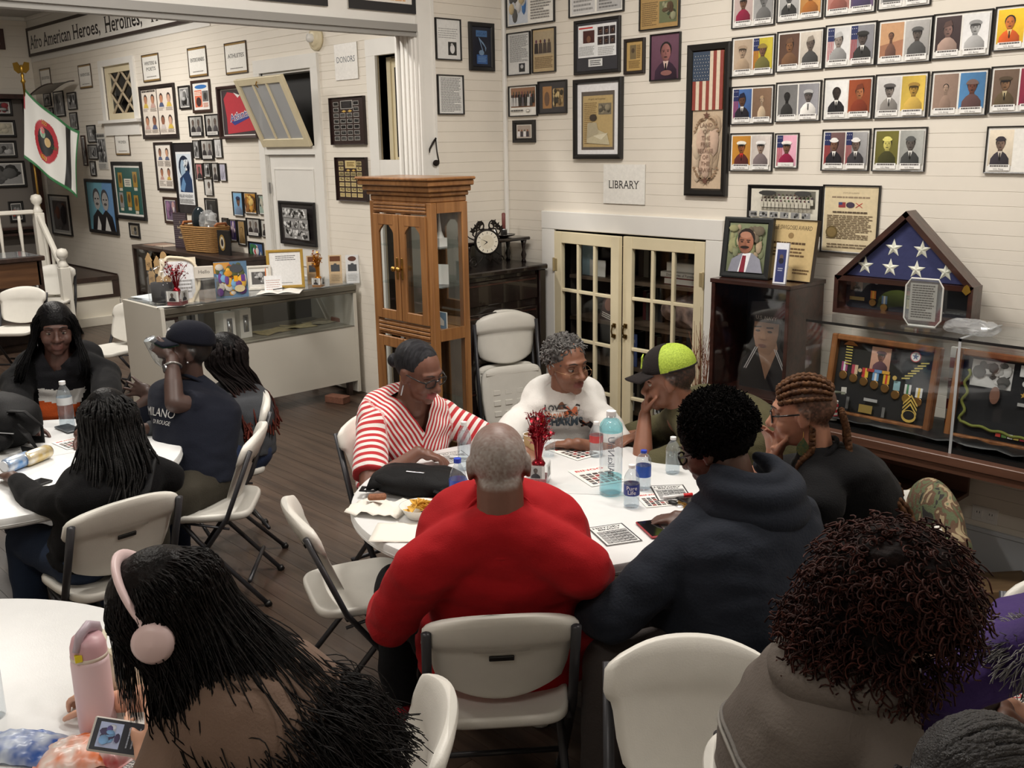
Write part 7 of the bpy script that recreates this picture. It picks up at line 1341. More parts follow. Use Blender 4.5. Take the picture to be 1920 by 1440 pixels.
# ---- left table
p = Z(45,838);bp_ = thing('backpack','black backpack lying on the left table','bag',(p[0]-.10,p[1]-.06,tz),math.radians(40));mb = MB();mb.ell((0,0,.12),(.2,.16,.13),n=32,m=18);V = mb.v[0];V[:,2] = np.maximum(V[:,2],0);V += np.array([[noise.noise(Vector(v*9)+Vector((0,0,k*9)))*.022 for k in range(3)] for v in V]);V[:,2] = np.maximum(V[:,2],0);mb.build('body',M_blk,bp_,smooth=True)
MB().tube([(.12,-.1,.2),(.2,-.1,.2),(.25,-.06,.12),(.22,-.02,.04),(.14,.0,.03)],.02,8,flat=.25).build('strap',M_blk,bp_,smooth=True);MB().tube([(.16,-.12,.14),(.24,-.16,.1),(.27,-.14,.02),(.16,-.1,.015)],.018,8,flat=.25).build('strap',M_blk,bp_,smooth=True);MB().tube([(-.06,-.1,.23),(0,-.12,.28),(.06,-.1,.23)],.01,8,flat=.5).build('grab_loop',M_blk,bp_,smooth=True);MB().tube([(-.15,-.14,.1),(0,-.17,.12),(.15,-.13,.1)],.003,6).build('zip',M_steel,bp_);MB().ell((0,-.12,.06),(.13,.07,.06)).build('front_pocket',M_blk,bp_,smooth=True)
for i,(px,py,c,lab) in enumerate(((52,875,(206,176,90),'gold and white drink can lying on the left table'),(14,888,(70,140,206),'blue drink can lying at the left edge of the left table'))):
    p = Z(px,py);t = thing('drink_can',lab,'can',(p[0],p[1],tz+.034),math.radians(-62),'drink cans');mc = mat('can_%d' % i,c,.3,.5,col2=(226,226,224),scale=18)
    MB().lathe([(.026,-.012),(.033,0),(.033,.12),(.028,.132)],22,R=roty(-PI/2)).build('body',mc,t,smooth=True);MB().lathe([(.027,.1321),(.026,.136),(.022,.134)],20,R=roty(PI/2) @ np.diag([1,1,-1])).build('rim',M_steel,t,smooth=True);MB().lathe([(.027,-.013),(.0265,-.0165),(.022,-.0145)],20,R=roty(-PI/2)).build('end',M_steel,t)
p = Z(134,832);bingo(0,0,math.radians(95),'white game sheet under a phone on the left table',False,.12,.17,True,loc=p);p = Z(128,806);phone(0,0,math.radians(95),'grey phone on the game sheet of the left table',(96,100,104),(70,74,78),loc=p,z=.743)
# ---- bottom-left table
p = Z(174,1372);fk = thing('pink_flask','tall pale pink insulated flask with a yellow button','flask',(p[0],p[1]+.015,tz),math.radians(-40));M_pk = mat('pale_pink',(226,198,204),.45);M_pk2 = mat('rose_lid',(206,164,172),.4)
MB().lathe([(.035,0),(.0385,.004),(.0395,.02),(.0395,.168),(.038,.178)],28).build('body',M_pk,fk,smooth=True);MB().lathe([(.0385,.178),(.0385,.186)],28).build('collar',mat('lid_cream',(214,202,188),.45),fk,smooth=True);MB().lathe([(.038,.186),(.037,.205),(.031,.224),(.0,.228)],28,cap=False).build('lid',M_pk2,fk,smooth=True);MB().tube([(.034,-.012,.205),(.022,-.006,.236),(-.006,0,.243),(-.03,.006,.23),(-.036,.008,.212)],[.008,.010,.011,.010,.008],8,flat=1.6).build('carry_loop',mat('lid_mauve',(186,170,182),.4),fk,smooth=True);MB().bx((.024,-.032,.186),(.036,-.018,.2),R=rotz(.5)).build('button',mat('yellow_btn',(226,206,40),.5),fk)
fk.scale = (1.12,1.12,1.12)
p = Z(275,1300);tb_ = thing('tote_bag','slouched cream canvas tote bag on the bottom left table','bag',(p[0]-.02,p[1]+.01,tz),math.radians(-25));mb = MB();mb.ell((0,0,.07),(.13,.09,.09),n=32,m=18);V = mb.v[0];V[:,2] = np.maximum(V[:,2],0);V[:,0] = np.sign(V[:,0])*(np.abs(V[:,0])/.13)**.75*.13;V += np.array([[noise.noise(Vector(v*12)+Vector((0,0,k*9)))*.014 for k in range(3)] for v in V]);V[:,2] = np.maximum(V[:,2],0);mb.build('body',mat('canvas',(216,208,186),.85,var=.1,bump=.2,bscale=200),tb_,smooth=True);MB().tube([(-.07,-.04,.13),(-.03,-.09,.17),(.04,-.09,.16),(.07,-.04,.12)],.010,8,flat=.35).build('handle',MATS['canvas'],tb_,smooth=True)
p = Z(0,1340)
t = thing('clear_cup','clear plastic bottle cut by the left edge of the picture','bottle',(Z(-14,1345)[0],Z(-14,1345)[1],tz));MB().lathe([(.03,0),(.033,.01),(.033,.15),(.015,.19),(.013,.2)],20).build('body',M_pet,t,smooth=True)
def film(c1,c2,sc=22): return mat('film_%d_%d_%d' % c1,c1,.28,col2=c2,scale=sc,detail=2)
def snackbag(px,py,w,d,rz,label,c1,c2,seed,txt=None,tcol=(240,240,240)):
    p = Z(px,py);t = thing('snack_bag',label,'snack bag',(p[0],p[1],tz+.001),rz,'open snack bags');n = 22
    P = np.array([[(u*w/2,v*d/2,.003+.034*(1-u*u)**.6*(1-v*v)**.5+noise.noise(Vector((u*4+seed,v*4,seed)))*.011*(1-u*u)) for v in np.linspace(-1,1,n)] for u in np.linspace(-1,1,n)]);P[...,2] = np.maximum(P[...,2],.002);mb = MB();mb.grid(P);mb.grid(P[::-1]*np.array([1,1,.05]));mb.build('film',film(c1,c2),t,smooth=True)
    for s in (-1,1): bxp('sealed_end',(s*w/2-.008,-d/2,0),(s*w/2+.008,d/2,.003),film(c1,c2),t)
    if txt:
        V,Fs = text_geo(txt);V = V-V.mean(0);k = w*.55/np.ptp(V[:,0]);MB().add([(x*k,y*k,.046) for x,y in V],Fs,rgb(tcol)).build('lettering',colmat('print'),t,usecol=True)
    return t
snackbag(45,1408,.2,.12,math.radians(38),'blue and white snack bag at the bottom left corner',(50,90,170),(214,224,236),1);snackbag(150,1418,.18,.13,math.radians(60),'orange and white snack bag with small print, bottom left',(226,110,40),(236,236,232),2);snackbag(212,1425,.08,.06,math.radians(20),'small red and white candy packet under the phone',(190,30,36),(236,226,226),3)
p = Z(292,1425);bingo(0,0,math.radians(28),'bingo sheet under the hand with the phone, bottom left',True,.15,.19,loc=p)
# ---- right table and floor
p = onz(1905,1350,.74);bingo(0,0,math.radians(50),'white sheet on the table at the right edge',False,.2,.26,True,loc=p)
p = onz(1862,1150,.0);t = thing('wooden_wedge','brown wooden wedge box on the floor by the right wall','box',(p[0]+.05,p[1]+.1,0),math.radians(20));MB().prism([(-.17,0),(.17,0),(.17,.05),(.02,.15),(-.17,.10)],-.12,.12).build('block',wood('plywood',(120,96,66),(96,74,50),.6),t);MB().bx((-.18,-.125,0),(.18,-.1201,.02)).build('edge',mat('ply_edge',(170,146,108),.6),t)
for pts,c,lab,nm in (([(-3.6,-2.9,.008),(-3.0,-2.5,.008),(-2.75,-2.2,.008),(-2.9,-1.95,.008),(-3.5,-1.9,.008),(-4.4,-2.4,.008)],(214,176,40),'yellow cord looping over the floor beside the counter','floor_cord'),([(-5.4,-2.6,.006),(-4.6,-2.2,.006),(-3.4,-2.1,.006),(-2.9,-2.3,.006)],(24,24,26),'black cord lying on the floor behind the left table','floor_cord')):
    cu = np.array(pts);tt = np.linspace(0,1,40);Q = np.column_stack([np.interp(tt,np.linspace(0,1,len(cu)),cu[:,k]) for k in range(3)]);Q = np.array([Q[max(0,i-3):i+4].mean(0) for i in range(len(Q))]);mb = MB();mb.tube(Q,.006,6);tag(mb.build(nm,mat('cord_%d' % c[0],c,.5),smooth=True),lab,'cord')
p = onz(640,742,0);t = thing('brick','red brick on the floor under the right end of the counter','brick',(-1.78,-.36,0),.3);MB().bx((-.1,-.05,0),(.1,.05,.06),bev=.004).build('block',mat('brick_red',(128,84,66),.85,var=.3,scale=30,bump=.4,bscale=80),t)
cn = thing('walking_cane','dark walking cane with a wooden grip leaning behind the man in the lime cap','cane',(2.22,-1.02,0));MB().tube([(0,0,0),(-.04,.03,.80)],.011,10).build('shaft',M_slot,cn,smooth=True);MB().tube([(-.10,.03,.83),(-.07,.03,.845),(-.03,.03,.825),(-.0,.03,.82)],[.016,.017,.016,.012],10).build('grip',wood('cane_wood',(110,56,34),(84,38,24),.3),cn,smooth=True)
# ================================================================ people
M_skin = colmat('skin',.5,sss=.06,var=.05,vscale=40,bump=.03,bscale=300)
def eul(yaw,pitch=0.0,roll=0.0): return rotz(math.radians(yaw)-PI/2) @ rotx(math.radians(pitch)) @ roty(math.radians(roll))   # head faces local +y
def remesh(mb,vox,it=5,fac=.5):
    o = bpy.data.objects.new('tmp',mb.mesh('tmp'));COL.objects.link(o);m = o.modifiers.new('r','REMESH');m.mode = 'VOXEL';m.voxel_size = vox
    s = o.modifiers.new('s','SMOOTH');s.factor = fac;s.iterations = it;me = bpy.data.meshes.new_from_object(o.evaluated_get(bpy.context.evaluated_depsgraph_get()));bpy.data.objects.remove(o)
    me.polygons.foreach_set('use_smooth',[True]*len(me.polygons));return me
def verts(me): V = np.zeros(len(me.vertices)*3);me.vertices.foreach_get('co',V);return V.reshape(-1,3)
def setcol(me,C):
    a = me.color_attributes.new('Col','FLOAT_COLOR','POINT');a.data.foreach_set('color',np.column_stack([C,np.ones(len(C))]).astype(np.float32).ravel())
def limb(mb,pts,rs,n=14,flat=1.0,k=5,caps=True):
    pts = np.asarray(pts,float);t = np.linspace(0,1,len(pts));tt = np.linspace(0,1,(len(pts)-1)*k+1);P = np.column_stack([np.interp(tt,t,pts[:,i]) for i in range(3)])
    if len(pts) > 2: P = np.array([P[max(0,i-1):i+2].mean(0) if 0 < i < len(P)-1 else P[i] for i in range(len(P))])
    R = np.interp(tt,t,rs);mb.tube(P,R,n,flat=flat)
    if caps: mb.ell(P[0],[R[0]]*3,n=12,m=8);mb.ell(P[-1],[R[-1]]*3,n=12,m=8)
def torso_loft(mb,rings):
    a = np.linspace(0,2*PI,28,endpoint=False);P = []
    for c,r,f,w,d in rings: P.append([np.asarray(c)+r*w*math.copysign(abs(math.cos(t))**.8,math.cos(t))+f*d*math.copysign(abs(math.sin(t))**.9,math.sin(t)) for t in a])
    P = np.transpose(np.array(P),(1,0,2));mb.grid(P,closeu=True);n,k = P.shape[:2];b = mb.n-n*k
    mb.f.append(tuple(b+i*k for i in range(n))[::-1]);mb.f.append(tuple(b+i*k+k-1 for i in range(n)));mb.mi += [0,0]
def ik(S,W,hint,a,b):
    d = W-S;L = np.linalg.norm(d)
    if L > (a+b)*.985: a,b = a*L/((a+b)*.985),b*L/((a+b)*.985)
    u = d/L;x = (a*a-b*b+L*L)/(2*L);h = math.sqrt(max(0,a*a-x*x));v = np.asarray(hint,float);v = unit(v-u*np.dot(v,u));return S+u*x+v*h
def hand(mb,W,fd,nrm,side,curl=.35,spread=.06,s=1.0,thumb=.5):
    """W wrist, fd finger direction, nrm back-of-hand normal, side +1 when the thumb lies towards fd x nrm"""
    y = unit(fd);z = unit(nrm-y*np.dot(nrm,y));x = np.cross(y,z)*side;Q = lambda a,b,c: W+(x*a+y*b+z*c)*s
    mb.ell(Q(.002,.052,0),np.array([.041,.05,.0155])*s,R=np.column_stack([x,y,z]),n=16,m=10);limb(mb,[Q(0,-.02,0),Q(0,.03,0)],[.026*s,.027*s],flat=.75)
    for i,(fx,L) in enumerate(((.031,.068),(.0105,.076),(-.010,.071),(-.030,.056))):
        p = Q(fx,.092-.004*abs(i-1),.001);d = unit(y+x*spread*(1.5-i));pts = [Q(fx*.85,.06,0),p];a = 0.0
        for j,q in enumerate((.46,.30,.24)):
            a += (curl[i] if isinstance(curl,(list,tuple)) else curl)*(1.0 if j else .8);p = p+(d*math.cos(a)-z*math.sin(a))*L*q*s;pts.append(p)
        limb(mb,pts,[.0105*s,.0098*s,.0088*s,.0082*s,.0070*s],n=10,k=3)
    p = Q(.028,.022,-.006);pts = [p];a = 0.0;d = unit(x*.75+y*.66-z*.25)
    for j,q in enumerate((.036,.031,.024)): p = p+unit(d*math.cos(a)+(y*.6-x*.5-z*.6)*math.sin(a))*q*s;pts.append(p);a += thumb
    limb(mb,pts,[.014*s,.0115*s,.0098*s,.0078*s],n=10,k=3)
def head_geo(mb,H,R,s,jaw=1.0,ears=True):
    Q = lambda p: H+R @ (np.asarray(p,float)*s)
    def e(c,r): mb.ell(Q(c),np.array(r)*s,R=R,n=24,m=16)
    e((0,-.012,.028),(.076,.098,.088));e((0,.028,-.018),(.066*jaw,.062,.086));e((0,.032,-.068),(.052*jaw,.056,.043));e((0,.074,-.093),(.024,.02,.02))
    for q in (-1,1):
        e((q*.037*jaw,.058,-.032),(.028,.03,.031));e((q*.014,.097,-.032),(.0115,.013,.010));
        if ears: e((q*.078,-.006,-.004),(.010,.021,.032));e((q*.081,-.010,.006),(.007,.022,.022));e((q*.078,.0,-.028),(.008,.011,.011))
    limb(mb,[Q(p) for p in ((-.046,.068,.027),(-.02,.086,.031),(.02,.086,.031),(.046,.068,.027))],[.010*s]*4,n=10);limb(mb,[Q(p) for p in ((0,.086,.024),(0,.101,-.010),(0,.113,-.028))],[.0085*s,.0105*s,.0145*s],n=12)
    e((0,.088,-.058),(.027,.0145,.0095));e((0,.087,-.0715),(.024,.0145,.0095))
def cloth_mat(name,c,**k): return mat(name,c,k.pop('rough',.85),var=k.pop('var',.12),scale=k.pop('scale',5),bump=k.pop('bump',.25),bscale=k.pop('bscale',180),sheen=k.pop('sheen',.03),spec=.12,**k)
DOWN = np.array([0,0,-1.0])
def person(label,pel,yaw,H,look,skin,shirt,pants,arms,s=1.0,girth=1.0,sleeve='short',belly=0.0,shw=.19,vox=.0065,cap_col=None,hair_col=None,ears=True,jaw=1.0,hem=.0,seatz=.455,shoe=(30,30,32),nk=(.0,-.045,-.15),knees=None,lean=0.0,shoulder_drop=.118,eyes=True,eye_open=.7,lipc=None,shirt_name='shirt',collar=.0,folds=.006,hs=1.06):
    H = np.asarray(H,float);R = eul(*look);f = np.array([math.cos(math.radians(yaw)),math.sin(math.radians(yaw)),0]);r = np.array([f[1],-f[0],0])
    P0 = np.array([pel[0],pel[1],seatz+.10]);NB = H+R @ (np.array(nk)*s);NB = NB*.6+(H+np.array([0,0,-.17*s])-f*.03)*.4
    up = unit(NB-P0);L = np.linalg.norm(NB-P0);ctl = P0+np.array([0,0,L*.5])-f*(.05-lean)
    B = lambda t: P0*(1-t)**2+2*ctl*t*(1-t)+NB*t*t
    def fwd(t): d = unit(B(min(1,t+.05))-B(max(0,t-.05)));g = unit(f-d*np.dot(f,d));return g
    g = girth;prof = [(-.16,.175,.13),(-.05,.185*1.02,.145),(.08,.172,.14),(.25,.160,.128+belly*.9),(.42,.158,.125+belly),(.60,.172,.125+belly*.35),(.76,.182,.122),(.87,.176,.112),(.95,.136,.092),(1.0,.066,.062)]
    G1 = lambda t: 1+(g-1)*float(np.interp(t,[.6,.87,.95,1],[1,.62,.25,.1]))
    def rings(inf): return [((B(t) if t >= 0 else P0+(P0-B(.1))*(-t)*1.2)+fwd(max(t,0))*(belly*.45 if .2 < t < .65 else 0),r,fwd(max(t,0)),(w*G1(t)+inf)*s,(d*G1(t)+inf+(.012 if inf > 0 and t > .5 else 0))*s) for t,w,d in prof]
    SH = {q: NB-np.array([0,0,shoulder_drop*s])+r*q*shw*s*max(1,g*.92)-f*.015 for q in (-1,1)}
    mb = MB();torso_loft(mb,rings(-.012));sb,s = s,s*hs;head_geo(mb,H,R,s,jaw,ears);s = sb;limb(mb,[H+R @ np.array([0,-.022,-.055])*s,NB*.55+(H+R @ np.array([0,-.025,-.09])*s)*.45,NB-np.array([0,0,.03])],[.054*s*g**.5,.055*s*g**.5,.066*s*g**.5]);E = {};WR = {}
    for q in (-1,1):
        a = arms[q];W = np.asarray(a['w'],float);el = ik(SH[q],W,a.get('hint',r*q*.5+DOWN*.9-f*.3),.285*s,.255*s);E[q] = el;WR[q] = W;gg = g**.6
        limb(mb,[SH[q],SH[q]*.5+el*.5,el],[.052*s*gg,.049*s*gg,.041*s*gg]);limb(mb,[NB-np.array([0,0,.01]),NB*.5+SH[q]*.5,SH[q]],[.048*s,.048*s*gg,.05*s*gg]);limb(mb,[el,el*.6+W*.4,W],[.041*s*gg,.040*s*gg,.0275*s])
        fd = np.asarray(a.get('fd',unit(W-el)),float);nr = np.asarray(a.get('n',(0,0,1)),float);hand(mb,W+unit(fd)*.012,fd,nr,a.get('side',-q),a.get('curl',.35),a.get('spread',.07),s*.98,a.get('thumb',.35))
    HP,KN,AN = {},{},{}
    for q in (-1,1):
        hp = P0+r*q*.095*g*s-np.array([0,0,.02]);kn = hp+f*.40*s+r*q*.07-np.array([0,0,.015]) if not knees else np.array(knees[q]);an = kn+f*.02+r*q*.01;an = np.array([an[0],an[1],.085]);HP[q],KN[q],AN[q] = hp,kn,an
        limb(mb,[hp,hp*.5+kn*.5,kn],[.088*g**.7*s,.078*g**.7*s,.056*s]);limb(mb,[kn,kn*.6+an*.4,an],[.055*s,.054*s,.036*s]);limb(mb,[an,an+f*.06-np.array([0,0,.04]),an+f*.16-np.array([0,0,.055])],[.036,.034,.028])
    me = remesh(mb,vox,3);V = verts(me);C = np.tile(np.array(rgb(skin)),(len(V),1));sb,s = s,s*hs;hv = ((V-H) @ R)/s
    lip = (np.abs(hv[:,0]) < .025) & (hv[:,1] > .07) & (np.abs(hv[:,2]+.064) < .0155-.18*np.abs(hv[:,0]));C[lip] = np.array(rgb(lipc or tuple(min(255,v*.8+16*(i == 0)) for i,v in enumerate(skin))))
    if hair_col is not None:     # close-cropped hair: colour of the scalp itself
        hl = np.interp(hv[:,1],[-.12,-.06,-.02,.02,.05,.09],[-.075,-.06,-.02,.035,.07,.088]);k = np.clip((hv[:,2]-hl)/.014,0,1)*(np.linalg.norm(hv,axis=1) < .16);nz = np.array([noise.noise(Vector(v*160)) for v in hv[k > 0]]) if (k > 0).any() else np.zeros(0)
        tp = np.interp(hv[:,2],[.04,.10],[1,hair_col[1]]);m = k > 0;al = np.clip(k[m]*tp[m]*(hair_col[2]+nz*.5),0,1)[:,None];C[m] = C[m]*(1-al)+np.array(rgb(hair_col[0]))*al
    setcol(me,C);me.materials.append(M_skin);body = link('person',me);tag(body,label,'person')
    if eyes:
        for q in (-1,1):
            c = H+R @ (np.array([q*.031,.0725,.004])*s);mb = MB();mb.m = 0;mb.ell(c,np.array([.0135,.0125,.0105])*s,R=R,n=16,m=10);mb.m = 1;mb.ell(c+R @ np.array([0,.0078,-.0012])*s,np.array([.0066,.0062,.0066])*s,R=R,n=12,m=8);mb.build('eye',[mat('sclera',(150,138,128),.4),mat('iris',(26,18,15),.15)],body,smooth=True)
            lid = MB();lc = rgb(tuple(v*.86 for v in skin));lid.ell(c+R @ np.array([0,.0006,.0115-.010*(1-eye_open)])*s,np.array([.0150,.0138,.0085])*s,R=R,n=16,m=10,col=lc);lid.build('eyelid',M_skin,body,smooth=True,usecol=True)
            MB().tube([H+R @ (np.array(p)*s) for p in ((q*.014,.0935,.029),(q*.030,.0925,.036),(q*.048,.078,.031))],[.003*s,.0042*s,.002*s],6,flat=.6).build('eyebrow',mat('brow_dark',(28,22,20),.8),body,smooth=True)
    s = sb; # clothes
    sm = shirt if not isinstance(shirt,tuple) else cloth_mat('cloth_%d_%d_%d' % shirt,shirt)
    mb = MB();inf = .021;rg = rings(inf);hemr = rg[0];rg[0] = (hemr[0]-np.array([0,0,hem]),*hemr[1:3],hemr[3]+.012,hemr[4]+.012);ux = unit(NB-B(.85));torso_loft(mb,rg[:-1]+[(NB+ux*.006,r,fwd(1),.098*s*g**.5,.096*s*g**.5)])
    for q in (-1,1):
        gg = g**.6;sl = SH[q]+r*q*-.01;limb(mb,[NB-np.array([0,0,.004]),NB*.5+SH[q]*.5+np.array([0,0,.004]),SH[q]],[.068*s*g**.5,.068*s*gg,.068*s*gg])
        if sleeve == 'long': limb(mb,[sl,SH[q]*.5+E[q]*.5,E[q]],[.069*s*gg,.066*s*gg,.058*s*gg]);limb(mb,[E[q],E[q]*.5+WR[q]*.5,E[q]*.06+WR[q]*.94],[.058*s*gg,.052*s*gg,.041*s],caps=False);mb.ell(E[q],[.058*s*gg]*3,n=14,m=10)
        elif sleeve == 'short': en = SH[q]*.22+E[q]*.78;limb(mb,[sl,SH[q]*.6+en*.4,en],[.068*s*gg,.070*s*gg,.072*s*gg],caps=False);mb.ell(sl,[.068*s*gg]*3,n=14,m=10)
        if collar: limb(mb,[NB+r*q*.05-f*.05,NB+r*q*.085+f*.01-np.array([0,0,.02])],[collar,collar*.8])
    sme = remesh(mb,.0095,16);V = verts(sme)
    if folds:
        N = np.zeros(len(V)*3);sme.vertices.foreach_get('normal',N);N = N.reshape(-1,3);loc = V @ np.column_stack([r,f,[0,0,1]])
        dsp = np.array([noise.noise(Vector((a*7,b*7,c*15)))+.55*noise.noise(Vector((a*16+9,b*16,c*30))) for a,b,c in loc]);amp = folds*(1+1.2*np.clip((P0[2]+.18-V[:,2])/.2,0,1));V = V+N*(dsp*amp)[:,None];sme.vertices.foreach_set('co',V.ravel())
    sme.materials.append(sm);sho = link(shirt_name,sme,body)
    mb = MB()
    for q in (-1,1):
        limb(mb,[HP[q]-f*.03,HP[q]*.5+KN[q]*.5,KN[q]],[.104*g**.7*s,.094*g**.7*s,.076*s]);limb(mb,[KN[q],KN[q]*.5+AN[q]*.5,AN[q]],[.076*s,.072*s,.062*s],caps=False);mb.ell(KN[q],[.076*s]*3,n=14,m=10)
    mb.ell(P0-np.array([0,0,.0]),(np.array([.19,.15,.1])*g*s),R=np.column_stack([r,f,[0,0,1]]),n=20,m=12);pme = remesh(mb,.014,4);V = verts(pme);V = V+np.array([[noise.noise(Vector(v*11)+Vector((0,0,4)))*.008]*3 for v in V]);V[:,2] = np.maximum(V[:,2],.03);pme.vertices.foreach_set('co',V.ravel());pme.materials.append(cloth_mat('cloth_%d_%d_%d' % pants,pants));link('trousers',pme,body)
    for q in (-1,1):
        mb = MB();limb(mb,[AN[q]-f*.045-np.array([0,0,.04]),AN[q]+f*.06-np.array([0,0,.04]),AN[q]+f*.19-np.array([0,0,.052])],[.044,.044,.032],n=14);mb.v = [np.column_stack([v[:,:2],np.maximum(v[:,2],.012)]) for v in mb.v];o = mb.build('shoe',mat('shoe_%d_%d_%d' % shoe,shoe,.5),body,smooth=True);mb = MB();limb(mb,[AN[q]-f*.05-np.array([0,0,.078]),AN[q]+f*.20-np.array([0,0,.078])],[.044,.036],n=14);mb.v = [np.column_stack([v[:,:2],np.clip(v[:,2],0.001,.02)]) for v in mb.v];mb.build('sole',mat('shoe_sole',(190,188,184),.6),o)
    return dict(o=body,H=H,R=R,s=s*hs,sb=s,r=r,f=f,NB=NB,SH=SH,E=E,W=WR,B=B,P0=P0,shirt=sho,fwd=fwd,g=g)
# ---- hair
def strands(name,P,rad,m,parent,n=4,C=None):
    P = np.asarray(P);S,k,_ = P.shape;rad = np.broadcast_to(rad,(S,k));T = np.gradient(P,axis=1);T /= np.linalg.norm(T,axis=2,keepdims=True)+1e-9;ref = np.array([.37,.52,.77]);N = np.cross(T,ref);N /= np.linalg.norm(N,axis=2,keepdims=True)+1e-9;Bn = np.cross(T,N);a = np.linspace(0,2*PI,n,endpoint=False)
    V = P[:,:,None]+rad[:,:,None,None]*(np.cos(a)[None,None,:,None]*N[:,:,None]+np.sin(a)[None,None,:,None]*Bn[:,:,None]);idx = np.arange(S*k*n).reshape(S,k,n);q = np.stack([idx[:,:-1],np.roll(idx,-1,2)[:,:-1],np.roll(idx,-1,2)[:,1:],idx[:,1:]],-1).reshape(-1,4)
    me = bpy.data.meshes.new(name);me.vertices.add(S*k*n);me.vertices.foreach_set('co',V.ravel());me.loops.add(q.size);me.loops.foreach_set('vertex_index',q.ravel());me.polygons.add(len(q));me.polygons.foreach_set('loop_start',np.arange(0,q.size,4));me.polygons.foreach_set('loop_total',np.full(len(q),4));me.update();me.polygons.foreach_set('use_smooth',[True]*len(q))
    if C is not None: setcol(me,np.repeat(np.asarray(C).reshape(S*k,3),n,0))
    me.materials.append(m);return tag(link(name,me,parent),kind='stuff')
def scalp(n,mask,seed=0):
    g = np.random.default_rng(seed);out = []
    while len(out) < n:
        d = g.normal(size=3);d /= np.linalg.norm(d)
        if mask(d): out.append(d)
    return np.array(out)
SC_C,SC_R = np.array([0,-.012,.028]),np.array([.078,.100,.090])
def grow(p,roots,step,k,g0=.25,comb=None,combw=0.0,noise_=.0,seed=0,coll=(),grav=DOWN,wave=0.0,freq=3.0):
    """strands that start on the scalp, follow a combing direction and fall, sliding over head and shoulders"""
    H,R,s = p['H'],p['R'],p['s'];rg = np.random.default_rng(seed);X = H+((SC_C+SC_R*roots) @ R.T)*s;D = (roots @ R.T);D /= np.linalg.norm(D,axis=1,keepdims=True)
    if comb is not None: cw = np.array([comb(q) for q in roots]) @ R.T;D = D*(1-combw)+cw*combw
    out = [X.copy()];ph = rg.uniform(0,6.28,(len(X),1));cs = [(H+R @ (SC_C*s),R,SC_R*s*1.03),(H+R @ (np.array([0,.028,-.02])*s),R,np.array([.066,.062,.088])*s)]+list(coll)
    for i in range(k-1):
        gg = min(1.0,g0*(1+i*.35));D = D*(1-gg*.5)+grav*gg*.5+rg.normal(size=D.shape)*noise_;D /= np.linalg.norm(D,axis=1,keepdims=True);off = wave*np.sin(i*freq*.35+ph)*np.array([[p['r'][0],p['r'][1],.2]]) if wave else 0;X = X+D*step+off
        for c,Rc,rr in cs:
            q = ((X-c) @ Rc)/rr;l = np.linalg.norm(q,axis=1);m = l < 1;q[m] /= l[m][:,None]+1e-6;X[m] = c+(q[m]*rr) @ Rc.T
        out.append(X.copy())
    return np.transpose(np.array(out),(1,0,2))
def drape(p,n,seed,mask,k,ts,ds,w=(.13,.17,.19),jit=.02,maxa=1.9,front=.0,wave=0.0,out=1.0):
    """strands led from the scalp round the skull and down the back: ts heights up the spine, ds how far behind it"""
    g = np.random.default_rng(seed);rt = scalp(n,mask,seed);H,R,s = p['H'],p['R'],p['s'];f,r = p['f'],p['r'];a = np.clip(np.arctan2(rt[:,0],-rt[:,1])+g.normal(size=n)*.08,-maxa,maxa)[:,None];sa,ca = np.sin(a),np.cos(a);J = lambda q: g.normal(size=(n,3))*q
    A = SC_C+SC_R*rt*1.02;m1 = (SC_C+SC_R*np.column_stack([rt[:,0]*.6+sa[:,0]*.6,rt[:,1]*.6-ca[:,0]*.6,rt[:,2]*.55])*np.array([1.12,1.1,1.06])*out);B1 = np.column_stack([sa*.098*out,-ca*.118*out,np.full((n,1),-.045)])
    C = [H+(A @ R.T)*s,H+((m1+J(.003)) @ R.T)*s,H+((B1+J(.006)) @ R.T)*s]
    for t,d,ww in zip(ts,ds,w): C.append(p['B'](t)+r*sa*ww*p['g']**.5-f*(d*np.maximum(ca,-.2)+front*np.minimum(ca-.4,0))+J(jit))
    C = np.stack(C,1);m = C.shape[1];tt = np.linspace(0,m-1.001,k);i = tt.astype(int);u = (tt-i)[None,:,None];P = C[:,i]*(1-u)+C[:,i+1]*u
    for _ in range(3): P[:,1:-1] = (P[:,:-2]+P[:,1:-1]*2+P[:,2:])/4
    if wave: ph = g.uniform(0,6.28,(n,1,1));x = np.linspace(0,1,k)[None,:,None];P = P+np.sin(ph+x*22)*wave*x*np.array([r[0],r[1],.4])
    return P
def body_coll(p,inf=.03):
    c = p['B'](.72);up = unit(p['NB']-p['B'](.5));return [(c,np.column_stack([p['r'],np.cross(up,p['r']),up]),np.array([.22*p['g']+inf,.135*p['g']+inf,.22])),(p['NB']-np.array([0,0,.06]),np.column_stack([p['r'],p['f'],[0,0,1]]),np.array([.20*p['g']**.5,.10+inf*.5,.075]))]
def cap_hair(p,m,rad=(.082,.104,.095),off=(0,-.02,.034),cut=lambda q: q[:,1] < .075,noise_=.0,ns=30,name='hair',extra=(),vox=.006):
    """solid hair volume hugging the skull, open at the face"""
    H,R,s = p['H'],p['R'],p['s'];mb = MB();mb.ell(H+R @ (np.array(off)*s),np.array(rad)*s,R=R,n=28,m=18)
    for c,rr in extra: mb.ell(H+R @ (np.array(c)*s),np.array(rr)*s,R=R,n=20,m=14)
    me = remesh(mb,vox,3);V = verts(me);N = np.zeros(len(V)*3);me.vertices.foreach_get('normal',N);N = N.reshape(-1,3)
    if noise_: V = V+N*np.array([noise.noise(Vector(v*ns))+.5*noise.noise(Vector(v*ns*2.3)) for v in V])[:,None]*noise_;me.vertices.foreach_set('co',V.ravel())
    me.materials.append(m);return link(name,me,p['o'])
